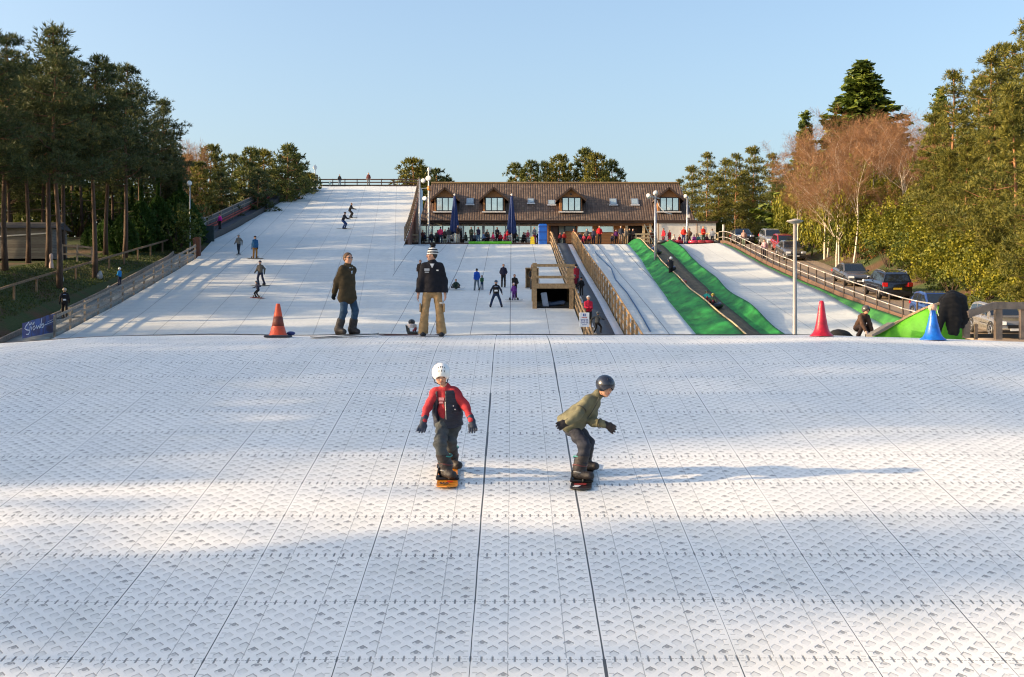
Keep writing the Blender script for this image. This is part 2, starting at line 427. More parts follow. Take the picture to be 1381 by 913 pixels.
# green tubing run
green = mat('green_carpet', (.012, .15, .026), .65, 0, .5, 2.2, .8, 5, spec=.3, stretch=(1, .45, 1))
lgreen = mat('bright_green_carpet', (.10, .42, .03), .6, 0, .2, 2, .3, 20, spec=.3)
brown = mat('worn_brown_matting', (.135, .105, .06), .85, 0, .35, 3, .4, 12, stretch=(2, .3, 1))
edgew = mat('pale_timber_edging', (.42, .33, .20), .7, 0, .25, 8)
def berm_l(x, y):
    t = (x-XD(y))/(X1(y)-XD(y)); return pB(y)+.62*sm(0, 1, t)*(1-.08*np.sin(y*.21)**2)+.02*np.sin(y*.6)*t
def berm_r(x, y):
    t = (x-X2(y))/(X3(y)-X2(y)); return pB(y)+.55*t*t*(1-.3*np.sin(y*.17)**2)+.05*np.sin(y*.45)*t
ST(strip('green_bank', XD, X1, 29, 126, berm_l, green, 8, skirt=.8))
ST(strip('tubing_lane', lambda y: X1(y)+.01, lambda y: X2(y)+.02, 29, 126, lambda x, y: pB(y)+.02+0*x, brown, 4, skirt=.2))
ST(strip('green_bank', lambda y: X2(y)+.02, X3, 29, 126, berm_r, green, 8, skirt=.7))
mb = MB(); pts = [(float(X1(y))+.03, y, float(berm_l(X1(y), y))+.03) for y in np.arange(30, 125.1, 1.5)]
mb.tube(pts, .045, 6); meta(mb.build('timber_edging', edgew), 'thin pale timber edge strip running down the crest of the green tubing bank', 'edging')
ST(strip('green_verge', lambda y: 20.15+0*y, lambda y: 20.55+0*y, 60, 122, lambda x, y: (pB(y)*(20.4-x)+pR(y)*(x-19.75))/.65*1.0+.08+.35*(x-20.15)-.06, mat('verge_green', (.03, .17, .02), .6, 0, .25, 2), 3, skirt=.3))
# road beside the slopes and terrace in front of the lodge
am, n, b = newmat('sunlit_old_asphalt'); tc = n.node('ShaderNodeTexCoord').outputs['Object']
col = n.mix(n.noise(tc, .4, 4), (.20, .15, .11), (.30, .22, .155)); col = n.mix(n.ramp(n.noise(tc, 40, 3), [(.45, 0), (.7, 1)]), col, (.36, .28, .20))
n.l.new(col, b.inputs['Base Color']); b.inputs['Roughness'].default_value = .85
n.l.new(n.node('ShaderNodeBump', {'Strength': .4, 'Distance': .02, 'Height': n.noise(tc, 50, 3)}).outputs[0], b.inputs['Normal'])
ST(strip('road', 20.95, lambda y: 25.6+.02*(y-60), 28, 140, lambda x, y: pR(y)+.02+0*x, am, 6, skirt=.1))
kerb = mat('concrete_kerb', (.3, .27, .23), .85, 0, .2, 5)
ST(strip('kerb', lambda y: 25.6+.02*(y-60), lambda y: 25.75+.02*(y-60), 28, 135, lambda x, y: pR(y)+.14+0*x, kerb, 1, skirt=.3))
ST(strip('terrace', -10.7, 24.5, 125, 136, lambda x, y: 9.42+0*x, mat('terrace_paving', (.22, .17, .13), .85, 0, .25, 1.5), 12, skirt=.3))
# dark joint at the crest and blue cable on the practice slope
mb = MB(); mb.tube([(x, 26.9+.05*math.sin(x), float(land(x, 26.9))+.012+.008*math.sin(x*1.7)) for x in np.arange(-11.6, 7.2, .4)], .013, 6)
meta(mb.build('rope', mat('dark_rope', (.05, .05, .055), .9)), 'thin dark rope lying along the crest of the hump', 'rope')
mb = MB(); cp = [(795, 329), (806, 345), (824, 362), (830, 378), (845, 395), (858, 415), (868, 432), (877, 448)]
pts = []
for (px, py) in cp:
    y = 125.
    for _ in range(40):
        z = float(pB(y)); yy_ = F*z/(CY-py) if CY-py > 1 else y
        y = y*.8+.2*np.clip(yy_, 60, 126)
    ys2 = np.arange(60, 125.5, .05); sc_ = CY-F*pB(ys2)/ys2; y = float(ys2[np.argmin(abs(sc_-py))])
    pts.append((PX(px, y), y, float(pB(y))+.05))
mb.tube(pts, .035, 6); meta(mb.build('cable', mat('blue_cable', (.02, .10, .25), .6)), 'thin blue cable snaking down the slope right of the conveyor', 'cable')
_ysc = np.arange(60, 174, .05)
def depth(py, prof='B'):
    h = pA(_ysc) if prof == 'A' else pB(_ysc)
    if prof == 'B': ok = _ysc < 125.2
    else: ok = _ysc < 173
    s = CY-F*h/_ysc
    return float(_ysc[ok][np.argmin(abs(s[ok]-py))])
def on(px, py, prof='B'):
    y = depth(py, prof); x = PX(px, y)
    z = float(hB(x, y)) if (prof == 'B' and x < 3.7) else float(pA(y) if prof == 'A' else pB(y))
    return Vector((x, y, z+float(gr(x, y))))
# ------------------------------------------------------------------ materials of the lodge
def tile_mat():
    m, n, b = newmat('clay_roof_tiles')
    P = n.node('ShaderNodeTexCoord').outputs['Object']; sp = n.node('ShaderNodeSeparateXYZ', {0: P})
    x, z = sp.outputs[0], sp.outputs[2]
    u = n.m('MULTIPLY', x, 1/.26); w = n.m('MULTIPLY', z, 1/.27)
    fu = n.m('FRACT', u); fw = n.m('FRACT', w)
    cid = n.node('ShaderNodeCombineXYZ', {0: n.m('FLOOR', u), 1: n.m('FLOOR', w), 2: 0.0}).outputs[0]
    rn = n.node('ShaderNodeTexWhiteNoise', {0: cid}, noise_dimensions='3D').outputs[0]
    col = n.ramp(rn, [(0, (.058, .042, .033)), (.4, (.088, .061, .045)), (.75, (.112, .077, .056)), (1, (.16, .12, .09))])
    col = n.mix(n.m('MULTIPLY', n.noise(P, .5, 4), .5), col, (.13, .075, .05))
    moss = n.ramp(n.noise(P, 1.4, 5, .7), [(.58, 0), (.72, .55)])
    col = n.mix(moss, col, (.10, .085, .035))
    gap = n.m('MAXIMUM', n.m('LESS_THAN', fu, .13), n.m('LESS_THAN', fw, .12))
    col = n.mix(n.m('MULTIPLY', gap, .5), col, (.02, .012, .01))
    n.l.new(col, b.inputs['Base Color']); b.inputs['Roughness'].default_value = .8
    h = n.m('ADD', n.m('SINE', n.m('MULTIPLY', fu, math.pi)), n.m('MULTIPLY', n.m('SUBTRACT', 1, fw), .8))
    n.l.new(n.node('ShaderNodeBump', {'Strength': 1, 'Distance': .03, 'Height': h}).outputs[0], b.inputs['Normal'])
    return m
TILE = tile_mat()
def board_mat(name, c0, c1, horiz=True, pitch=.16):
    m, n, b = newmat(name); P = n.node('ShaderNodeTexCoord').outputs['Object']; sp = n.node('ShaderNodeSeparateXYZ', {0: P})
    t = n.m('MULTIPLY', sp.outputs[2] if horiz else sp.outputs[0], 1/pitch); ft = n.m('FRACT', t)
    rn = n.node('ShaderNodeTexWhiteNoise', {1: n.m('FLOOR', t)}, noise_dimensions='1D').outputs['Value']
    col = n.mix(rn, c0, c1); grain = n.noise(n.node('ShaderNodeMapping', {'Vector': P, 'Scale': (1, 1, 12) if horiz else (12, 12, 1)}).outputs[0], 3, 4)
    col = n.mix(n.ramp(grain, [(.35, .5), (.6, 0)]), col, tuple(c*.5 for c in c0))
    col = n.mix(n.m('MULTIPLY', n.m('LESS_THAN', ft, .08), .8), col, (.01, .008, .006))
    n.l.new(col, b.inputs['Base Color']); b.inputs['Roughness'].default_value = .75
    return m
clad = board_mat('orange_timber_cladding', (.36, .155, .05), (.46, .21, .075))
clad2 = board_mat('brown_timber_cladding', (.17, .09, .04), (.25, .13, .06))
render_w = mat('pale_render', (.78, .75, .66), .9, 0, .12, 1.2, .2, 20)
dkframe = mat('dark_window_frame', (.018, .022, .028), .45, 0, .1)
dkwood = mat('dark_stained_timber', (.05, .028, .018), .7, 0, .3, 6)
whitew = mat('white_painted_timber', (.72, .70, .66), .6, 0, .08, 6)
blind = mat('window_reflecting_sky', (.72, .80, .82), .12, .85, .15, .8)
dglass = mat('dark_glass', (.012, .016, .02), .05, 0, .1, spec=.9)
glaz = mat('bright_glazing', (.74, .84, .84), .14, .85, .18, .5)
metalg = mat('galvanised_metal', (.38, .39, .40), .4, .7, .15, 10)
white_metal = mat('white_lamp_housing', (.72, .71, .68), .4, 0, .08, 5)

FY, RY = 133.0, 138.2                       # eaves plane and ridge line distances
ez, rz_ = PZ(298, FY), PZ(247.5, RY)
lodge = thing('lodge', 'long low ski lodge with brown tiled roof and four orange dormers above the nursery slope', 'building', (0, FY, 9.42))
LZ = Vector((0, FY, 9.42))
def lp(name, mb, m, parent=None, smooth=False):
    p = parent or lodge
    v = np.array(mb.v)-np.array(LZ); return mk(name, v, mb.f, m, p, mb.m, smooth)
xl, xr = PX(566, FY), PX(937, FY); xlr, xrr = PX(582, RY), PX(915, RY)
mb = MB(); t_ = .16
a0, a1, a2, a3 = Vector((xl, FY-.5, ez)), Vector((xr, FY-.5, ez)), Vector((xrr, RY, rz_)), Vector((xlr, RY, rz_))
b0, b1 = Vector((xl, 2*RY-FY+.5, ez)), Vector((xr, 2*RY-FY+.5, ez))
mb.prism([a0, a1, a2, a3], (0, 0, -t_)); mb.prism([b1, b0, a3+Vector((0, .01, 0)), a2+Vector((0, .01, 0))], (0, 0, -t_))
roof = lp('roof', mb, TILE)
mb = MB(); mb.tube([(xlr-.05, RY, rz_+.05), (xrr+.05, RY, rz_+.05)], .14, 8); lp('ridge_tiles', mb, mat('ridge_tile', (.20, .13, .06), .85, 0, .3, 3), roof)
mb = MB(); mb.box(((xl+xr)/2, FY-.62, ez-.16), (xr-xl+.1, .12, .26)); mb.box(((xl+xr)/2, FY-.75, ez-.03), (xr-xl+.1, .14, .12)); lp('fascia', mb, dkwood, roof)
def rz_at(x, y): return ez+(rz_-ez)*(y-(FY-.5))/(RY-FY+.5)
# body of the lodge
g0 = 9.42
mb = MB(); mb.box(((xl+xr)/2+.4, (FY+1+2*RY-FY)/2, (g0+ez)/2-.1), (xr-xl-2.2, 2*(RY-FY)-1.0, ez-g0-.15)); lp('wall', mb, clad2)
# gable ends
for xg, dx in ((xlr+.5, -.15), (xrr-.5, .15)):
    mb = MB(); mb.prism([(xg, FY+.4, ez-.3), (xg, 2*RY-FY-.4, ez-.3), (xg, RY, rz_-.5)], (dx, 0, 0))
    lp('gable', mb, clad2)
wy = FY+.42
# glazed part
x0, x1 = PX(566, wy), PX(737, wy)
mb = MB(); mb.box(((x0+x1)/2, wy, (g0+ez)/2), (x1-x0, .1, ez-g0-.3)); gl = lp('glazed_wall', mb, glaz)
mb = MB()
for px in (566, 575, 583, 597, 611, 625, 640, 652, 666, 682, 700, 716, 736):
    wd = .28 if px in (652, 611) else .12
    mb = MB(); mb.box((PX(px, wy), wy-.07, (g0+ez)/2), (wd, .08, ez-g0-.3)); lp('glazing_bar', mb, mat('grey_glazing_bar', (.30, .31, .31), .6), gl)
mb = MB(); mb.box(((x0+x1)/2, wy-.05, ez-.42), (x1-x0, .16, .14)); mb.box(((x0+x1)/2, wy-.05, g0+.75), (x1-x0, .12, .06)); lp('transom', mb, whitew, gl)
# timber part between glazing and the white extension
x0, x1 = PX(737, wy), PX(846, wy)
mb = MB(); mb.box(((x0+x1)/2, wy-.1, (g0+ez)/2), (x1-x0, .2, ez-g0-.1)); tw = lp('timber_front', mb, clad)
def door(px0, px1, py0, py1, m, name='door', fr=dkframe):
    a_, b_ = PX(px0, wy-.25), PX(px1, wy-.25); zt, zb = PZ(py0, wy-.25), max(g0, PZ(py1, wy-.25))
    mb = MB(); mb.box(((a_+b_)/2, wy-.26, (zt+zb)/2), (b_-a_, .08, zt-zb)); o = lp(name, mb, m, tw)
    mb = MB()
    for xx in (a_, b_): mb.box((xx, wy-.30, (zt+zb)/2), (.09, .1, zt-zb+.1))
    mb.box(((a_+b_)/2, wy-.30, zt+.05), (b_-a_+.1, .1, .09)); lp('frame', mb, fr, tw)
    return o
door(744, 753, 303, 328, mat('dark_brown_door', (.06, .03, .02), .6))
door(753, 761, 303, 328, mat('grey_green_door', (.17, .19, .16), .6))
door(762, 776, 303, 312, dglass, 'window')
door(779, 799, 302, 313, glaz, 'window', whitew)
door(808, 827, 302, 313, glaz, 'window', whitew)
door(848, 866, 302, 328, mat('doorway_shade', (.012, .01, .009), .9), 'doorway')  # flat dark panel, shade inside the opening put into its colour
mb = MB(); mb.box(((PX(737, FY)+PX(880, FY))/2, FY-.3, ez-.38), (PX(880, FY)-PX(737, FY), .35, .26)); lp('beam', mb, clad2, tw)
for px in (738, 845, 868, 877):
    mb = MB(); mb.box((PX(px, FY-.3), FY-.3, (g0+ez)/2-.15), (.26, .26, ez-g0-.3)); lp('post', mb, edgew if px > 840 else clad, tw)
# white flat roofed extension
x0, x1 = PX(886, 131), PX(965.5, 131)
mb = MB(); mb.box(((x0+x1)/2, 133, g0+1.3), (x1-x0, 4, 2.6)); ex = lp('extension_wall', mb, render_w)
mb = MB(); mb.box(((x0+x1)/2, 133, g0+2.68), (x1-x0+.3, 4.3, .16)); lp('flat_roof', mb, dkwood, ex)
mb = MB(); mb.box(((x0+x1)/2, 130.97, g0+.25), (x1-x0, .06, .5)); lp('plinth', mb, clad2, ex)
for px in (888, 940): mb = MB(); mb.tube([(PX(px, 130.9), 130.9, g0+.1), (PX(px, 130.9), 130.9, g0+2.5)], .05, 6); lp('drainpipe', mb, mat('brown_drainpipe', (.16, .08, .05), .5), ex)
# dormers
def dormer(pxc, w=30, has_badge=False):
    fy = FY+.55; cx = PX(pxc, fy); hw = w/2*fy/F; zb, zt, za = PZ(286, fy), PZ(265, fy), PZ(252.5, fy)
    yb = RY-.5
    mb = MB()
    mb.prism([(cx-hw, fy, zb-.1), (cx+hw, fy, zb-.1), (cx+hw, fy, zt), (cx, fy, za-.12), (cx-hw, fy, zt)], (0, 3.6, 0)); d = lp('dormer', mb, clad)
    ov = 1.36*hw; sl_ = (za-zt)/hw; mb = MB(); th = .14
    for s in (-1, 1):
        p = [(cx, fy-.35, za), (cx+s*ov, fy-.35, za-sl_*ov), (cx+s*ov, fy-.35, za-sl_*ov-th), (cx, fy-.35, za-th)]
        if s < 0: p = p[::-1]
        mb.prism(p, (0, 4.0, 0))
    lp('dormer_roof', mb, TILE, d)
    mb = MB()
    for s in (-1, 1):
        mb.bar((cx, fy-.4, za-.09), (cx+s*(ov+.02), fy-.4, za-sl_*ov-.09), .07, .2)
    lp('bargeboard', mb, dkwood, d)
    ww = hw*.80; wt, wb = PZ(267, fy), PZ(284, fy)
    mb = MB(); mb.box((cx+.05, fy-.05, (wt+wb)/2), (2*ww+.14, .1, wt-wb+.14)); wf = lp('window', mb, dkframe, d)
    mb = MB()
    for k in (-1, 0, 1): mb.box((cx+.05+k*ww*.68, fy-.11, (wt+wb)/2), (ww*.56, .03, wt-wb-.06))
    lp('pane', mb, blind, wf) if False else None
    for k in (-1, 0, 1):
        q = MB(); q.box((cx+.05+k*ww*.68, fy-.11, (wt+wb)/2), (ww*.56, .03, wt-wb-.06)); mk('pane', np.array(q.v)-np.array(LZ), q.f, blind, d)
    mb = MB(); mb.box((cx, fy-.12, zb+.0), (2*hw+.25, .24, .12)); lp('sill', mb, whitew, d)
    if has_badge:
        mb = MB(); mb.lathe([(.09, 0), (.09, .06)], (cx, fy-.06, za-.75), 10, rot=rotm(rx=R(90))); lp('vent', mb, dkframe, d)
for q in ((600, 29), (666, 29), (770, 30, True), (902, 30)): dormer(*q)
# skylights
for (px, py, w, h) in ((634, 272.5, 10, 9), (716, 272, 9, 7), (744, 274, 10, 7), (827, 273, 10, 9), (856, 273, 10, 9)):
    t = (CY-py)/F
    # intersect the view ray height with the roof plane
    k = (rz_-ez)/(RY-FY+.5); y = (ez-k*(FY-.5))/(t-k); x = PX(px, y); z = y*t; hw = w/2*y/F; ln = h/2*y/F
    up = Vector((0, 1, k)).normalized(); nn = Vector((0, -k, 1)).normalized()
    M = Matrix((Vector((1, 0, 0)), up, nn)).transposed(); L_ = ln/up.z*1.05
    mb = MB(); mb.box(Vector((x, y, z))+nn*.06, (2*hw, 2*L_, .14), rot=M); s = lp('skylight', mb, metalg)
    mb = MB(); mb.box(Vector((x, y, z))+nn*.14, (2*hw-.18, 2*L_-.2, .02), rot=M); lp('pane', mb, mat('skylight_glass', (.30, .38, .42), .05, 0, .1, spec=1), s)
    mb = MB(); mb.box(Vector((x, y, z))-up*L_*1.1+nn*.10, (2*hw+.15, .2, .05), rot=M); lp('flashing', mb, mat('lead_flashing', (.5, .5, .5), .5), s)
# spectators' deck edge in front of the glazing
mb = MB(); xa, xb = -10.7, 3.7; mb.box(((xa+xb)/2, 124.9, 9.42-.28), (xb-xa, .12, .75))
dk = mb.build('deck_edge', dkwood); meta(dk, 'dark timber board edging the spectator deck above the nursery slope', 'deck edge')
mb = MB(); mb.box(((PX(632, 124.8)+PX(690, 124.8))/2, 124.80, 9.50), (PX(690, 124.8)-PX(632, 124.8), .14, .22)); meta(mb.build('turf_strip', lgreen), 'narrow green turf strip on the middle of the deck edge', 'turf')

# ------------------------------------------------------------------ fences
wood = mat('weathered_fence_timber', (.20, .135, .08), .85, 0, .35, 5, .4, 30)
wood_o = mat('golden_new_timber', (.30, .20, .105), .8, 0, .35, 6, .4, 30)
wood_g = mat('grey_weathered_timber', (.26, .22, .18), .85, 0, .3, 5, .4, 30)
def along(poly, step):
    poly = [Vector(p) for p in poly]; d = [0]
    for a, b in zip(poly, poly[1:]): d.append(d[-1]+(b-a).length)
    n_ = max(1, round(d[-1]/step)); out = []
    for i in range(n_+1):
        s = d[-1]*i/n_
        for k in range(len(poly)-1):
            if s <= d[k+1]+1e-6:
                t = (s-d[k])/max(1e-6, d[k+1]-d[k]); out.append(poly[k].lerp(poly[k+1], t)); break
    return out
def fence(name, label, poly, step, ph, rails, pw=.11, rs=(.05, .14), m=wood, cat='fence', side=(0, 0), rm=None, pr=None, grp=None, jit=0):
    P = along(poly, step); root = thing(name, label, cat, P[0], group=grp)
    for p in P:
        mb = MB(); q = p-P[0]; j = rnd.uniform(-jit, jit)
        if pr: mb.tube([q+Vector((0, 0, -.3)), q+Vector((j*.3, 0, ph+j))], pr, 8)
        else: mb.bar(q+Vector((0, 0, -.3)), q+Vector((j*.2, 0, ph+j)), pw, pw)
        mb.build('post', m, root)
    for h in rails:
        mb = MB()
        for a, b in zip(P, P[1:]):
            o = Vector((side[0], side[1], h+rnd.uniform(-jit, jit)*.3))
            if pr: mb.tube([a-P[0]+o, b-P[0]+o], rs[0], 8)
            else: mb.bar(a-P[0]+o, b-P[0]+o, rs[0], rs[1])
        mb.build('rail', rm or m, root, smooth=bool(pr))
    return root
Hh = lambda x, y, pr='A': float(pA(y) if pr == 'A' else pB(y))
# lower left: timber fence along the lift track
poly = [(float(XLA(y))-.05, y, Hh(0, y)) for y in range(65, 99, 3)]
fence('timber_fence', 'three rail timber fence along the left edge of the main slope, beside the lift track', poly, 2.6, 1.15, (.3, .68, 1.05), m=wood_g, side=(.07, 0), jit=.03)
mb = MB(); mb.bar((-25.0, 100.2, Hh(0, 100)-.4), (-25.0, 100.2, Hh(0, 100)+1.5), .45, .45); mb.bar((-25.0, 99.6, Hh(0, 100)+.2), (-25.0, 99.0, Hh(0, 100)+1.3), .15, .15)
meta(mb.build('timber_end_post', mat('dark_red_timber', (.12, .05, .03), .8)), 'stout dark red end post where the left timber fence stops below the travelator', 'post')
ST(strip('lift_track', lambda y: XLA(y)-2.0, lambda y: XLA(y)-.25, 50, 101, lambda x, y: pA(y)+0*x, mat('grey_lift_track', (.30, .31, .29), .8, 0, .3, 1.5, .4, 12), 3, lift=.03, skirt=.2))
mb = MB()
P_ = [(float(XLA(y))-2.1, y, Hh(0, y)+.12) for y in range(50, 102, 3)]
for a, b in zip(P_, P_[1:]): mb.bar(a, b, .1, .32)
meta(mb.build('kerb_board', wood_g), 'grey board edging the far side of the lift track next to the grass', 'edging')
gl_ = lambda x, y: float(gfun(np.float64(x), np.float64(y)))
poly = [(-28.3-.004*(y-66), y, gl_(-28.3, y)) for y in range(58, 107, 4)]
fence('timber_fence', 'low single rail brown fence on the grass bank under the left pines', poly, 3.6, .95, (.88,), m=wood, rs=(.09, .12))
poly = [(PX(x, 90), 90, gl_(PX(x, 90), 90)) for x in (84, 104, 124)]
fence('timber_fence', 'short pale two rail fence section among the left pine trunks', poly, 1.1, 1.25, (.55, 1.15), m=wood_g)
# shed wall at the far left
sh = thing('timber_shed', 'long grey slatted timber shed behind the pine trunks at the far left', 'shed', (-37.5, 92, gl_(-37, 92)))
mb = MB(); mb.box((0, 0, 1.1), (9, 3, 2.2)); mb.build('wall', board_mat('grey_shed_boards', (.13, .12, .11), (.20, .19, .17), True, .2), sh)
mb = MB(); mb.prism([(-4.8, -1.8, 2.2), (-4.8, 1.8, 2.2), (-4.8, 0, 2.75)], (9.6, 0, 0)); mb.build('roof', mat('dark_felt', (.05, .05, .055), .9), sh)
mb = MB(); mb.bar((-4.4, -1.56, 1.25), (4.4, -1.56, 1.85), .06, .09); mb.build('rail', whitew, sh)
# travelator up the left edge
tz = [y for y in range(111, 171, 3)]
ox = lambda y, d: float(XLA(y))+d
tr = thing('travelator', 'travelator with black side panels and red handrail climbing the left edge of the main slope', 'travelator', (ox(111, -1), 111, Hh(0, 111)))
mb = MB()
for a, b in zip(tz, tz[1:]): mb.bar((ox(a, -.12), a, Hh(0, a)+.12), (ox(b, -.12), b, Hh(0, b)+.12), .12, .85)
mb.build('side_panel', mat('black_side_panel', (.012, .013, .015), .6), tr, world=True)
mb = MB()
for a, b in zip(tz, tz[1:]): mb.bar((ox(a, -.8), a, Hh(0, a)+.25), (ox(b, -.8), b, Hh(0, b)+.25), 1.1, .12)
mb.build('belt', rub, tr, world=True)
for hh, rr in ((.62, .13), (.88, .05)):
    mb = MB()
    for a, b in zip(tz, tz[1:]): mb.bar((ox(a, -1.38), a, Hh(0, a)+hh), (ox(b, -1.38), b, Hh(0, b)+hh), .12, rr)
    mb.build('handrail', mat('red_handrail', (.42, .05, .035), .5, 0, .3, 2), tr, world=True)
mb = MB()
for a, b in zip(tz, tz[1:]): mb.bar((ox(a, -1.55), a, Hh(0, a)+.85), (ox(b, -1.55), b, Hh(0, b)+.85), .05, 1.5)
mb.build('screen_panel', mat('dark_grey_windbreak', (.075, .08, .085), .8, 0, .5, 3, .5, 20), tr, world=True)
mb = MB()
for hh in (1.65, 1.25):
    for a, b in zip(tz, tz[1:]): mb.bar((ox(a, -1.5), a, Hh(0, a)+hh), (ox(b, -1.5), b, Hh(0, b)+hh), .07, .08)
mb.build('top_rail', wood_g, tr, world=True)
for y in tz[::2]:
    mb = MB(); mb.bar((ox(y, -1.5), y, Hh(0, y)), (ox(y, -1.5), y, Hh(0, y)+1.72), .1, .1); mb.build('post', wood_g, tr, world=True)
mb = MB(); mb.box((ox(111, -1.5), 110.6, Hh(0, 110)+.9), (.9, 1.0, 2.0), bev=.05); mb.build('drive_unit', mat('black_cabinet', (.01, .011, .014), .5), tr, world=True)
mb = MB(); mb.box((ox(111, -.4), 110.9, Hh(0, 110)+.75), (1.3, .2, 1.6)); mb.build('entry_panel', mat('dark_teal_panel', (.02, .04, .045), .6), tr, world=True)
mb = MB(); mb.box((PX(266, 112), 112, PZ(313, 112)), (1.35, .4, 2.7)); cw = mb.build('concrete_wall', mat('pale_concrete', (.27, .25, .22), .9, 0, .25, 1.5, .3, 12))
meta(cw, 'short pale concrete retaining wall left of the foot of the travelator', 'wall')
# top rail fence and hut
poly = [(x, 174.5, 20.86) for x in (-26.5, -20, -13)]
fence('timber_fence', 'dark timber rail fence across the top of the main slope', poly, 1.7, 1.25, (.35, .75, 1.15), m=dkwood, rs=(.06, .16))
poly = [(-29.8, 170, 20.7), (-26.6, 172.5, 20.86)]
fence('timber_fence', 'short dark fence beside the top of the travelator', poly, 1.2, 1.5, (.4, .8, 1.2, 1.45), m=dkwood, rs=(.06, .2))
mb = MB(); mb.box((-28.3, 173.5, 21.6), (1.6, 1.4, 1.5), bev=.06); mb.prism([(-29.2, 172.7, 22.35), (-29.2, 174.3, 22.35), (-29.2, 173.5, 22.8)], (1.8, 0, 0)); meta(mb.build('lift_hut', mat('dark_brown_hut', (.06, .04, .03), .8)), 'small dark operator hut at the top end of the travelator', 'hut')
# fence and boarded wall between the main slope and the deck
ys_ = list(range(112, 172, 4)); V = MB()
for a, b in zip(ys_, ys_[1:]):
    xa, xb = float(XRA(a))+.06, float(XRA(b))+.06; za, zb = Hh(0, a)+.05, Hh(0, b)+.05; g = min(9.0, Hh(0, a, 'B')-.5)
    V.prism([(xa, a, za), (xa, a, g), (xb, b, g), (xb, b, zb)], (.12, 0, 0))
meta(V.build('retaining_wall', board_mat('stained_red_brown_boards', (.15, .06, .03), (.24, .10, .05), False, .18)), 'reddish boarded retaining wall between the main slope and the lodge deck', 'wall')
poly = [(float(XRA(y))-.05, y, Hh(0, y)) for y in range(111, 173, 3)]
fence('timber_fence', 'dark timber fence climbing beside the lodge along the right edge of the main slope', poly, 2.4, 1.3, (.35, .8, 1.22), m=wood, rs=(.05, .16))
# conveyor fences
def cf(x, y0, y1, lab, flip):
    poly = [(x, y, Hh(0, y, 'B')) for y in range(y0, y1, 3)]+[(x, y1, Hh(0, y1, 'B'))]
    r = fence('timber_fence', lab, poly, 2.1, 1.25, (.25, .75, 1.2), m=wood_o, rm=wood_o, side=(flip*.08, 0), rs=(.04, .15), pw=.12, jit=.04)
    return r
cf(3.85, 50, 125, 'golden timber fence on the left side of the conveyor lift', -1)
cf(5.97, 50, 125, 'golden timber fence on the right side of the conveyor lift', 1)
# metal rail fence beside the road
poly = [(20.7, y, float(pR(y))+.1) for y in range(62, 128, 2)]
rf = fence('railing', 'tubular steel railing with dark posts between the side slope and the car road', poly, 2.4, 1.15, (.62, 1.18), m=mat('dark_brown_posts', (.06, .04, .03), .7), rm=mat('dull_steel_rail', (.50, .45, .40), .45, .5, .15), rs=(.035, .1), pr=.05)
mb = MB()
for a, b in zip(poly, poly[1:]): mb.bar(Vector(a)+Vector((.02, 0, .12)), Vector(b)+Vector((.02, 0, .12)), .06, .34)
mb.build('kickboard', mat('red_brown_board', (.13, .075, .05), .8), rf, world=True)
# end fence by the steps at the plateau
poly = [(20.6, 126, 9.42), (18.6, 127.2, 9.42)]
fence('timber_fence', 'pale timber rails at the top end of the steel railing on the plateau', poly, 1.0, 1.2, (.5, 1.1), m=edgew)
mb = MB(); mb.bar((PX(975.5, 124), 124, 9.4), (PX(975.5, 124), 124, PZ(303, 124)), .3, .12); meta(mb.build('white_post', whitew), 'upright white board standing by the top of the steel railing', 'post')
# timber gate frame on the terrace and pallet-like barrier
br = thing('timber_barrier', 'small pale timber barrier at the top of the green tubing run', 'barrier', (PX(866, 126), 126, 9.42))
for dx in (-.6, 0, .55):
    mb = MB(); mb.bar((dx, 0, 0), (dx, 0, 1.1), .14, .14); mb.build('post', edgew, br)
for h in (.3, .65, 1.0):
    mb = MB(); mb.bar((-.75, -.1, h), (.75, -.1, h), .05, .16); mb.build('rail', edgew, br)
# kiosk-like timber platform on the nursery slope
kz = depth(416); kb = float(pB(kz)); kx0, kx1 = PX(721, kz), 3.75
kt = PZ(384, kz); kr = PZ(357, kz)
kk = thing('timber_platform', 'timber platform with railings over a dark storage hole beside the conveyor lift', 'platform', (kx0, kz, kb))
ky1 = kz+3.2
for (x, y, top) in ((kx0, kz, kr+.1), (kx0, ky1, kr), (kx1-.2, kz, kr), (kx1-.2, ky1, kr)):
    mb = MB(); mb.bar((x, y, kb-.6), (x, y, top), .26, .26); mb.build('post', wood_o, kk, world=True)
mb = MB(); mb.box(((kx0+kx1)/2, (kz+ky1)/2, kt), (kx1-kx0, ky1-kz, .12)); mb.build('deck', wood_o, kk, world=True)
mb = MB(); mb.bar((kx0-.1, kz-.15, kt-.08), (kx1, kz-.15, kt-.08), .06, .3); mb.build('beam', wood_o, kk, world=True)
for h in (kt+.45, kt+.8, kr-.05):
    if h == kt+.8: continue
    mb = MB(); mb.bar((kx0-.05, kz-.16, h), (kx1, kz-.16, h), .05, .16); mb.bar((kx0-.16, kz, h), (kx0-.16, ky1, h), .05, .16); mb.build('rail', wood_o, kk, world=True)
blk = mat('painted_interior_shade', (.012, .012, .014), .95)  # near-black panels stand for the shade inside the hole
mb = MB(); mb.box(((kx0+kx1)/2, ky1, (kb+kt)/2), (kx1-kx0, .08, kt-kb-.1)); mb.box((kx0+.02, (kz+ky1)/2+.1, (kb+kt)/2), (.06, ky1-kz-.3, kt-kb-.1)); mb.box((kx1-.1, (kz+ky1)/2+.1, (kb+kt)/2), (.06, ky1-kz-.3, kt-kb-.1)); mb.box(((kx0+kx1)/2, (kz+ky1)/2, kb+.08), (kx1-kx0-.1, ky1-kz-.2, .1)); mb.build('interior_shade', blk, kk, world=True)
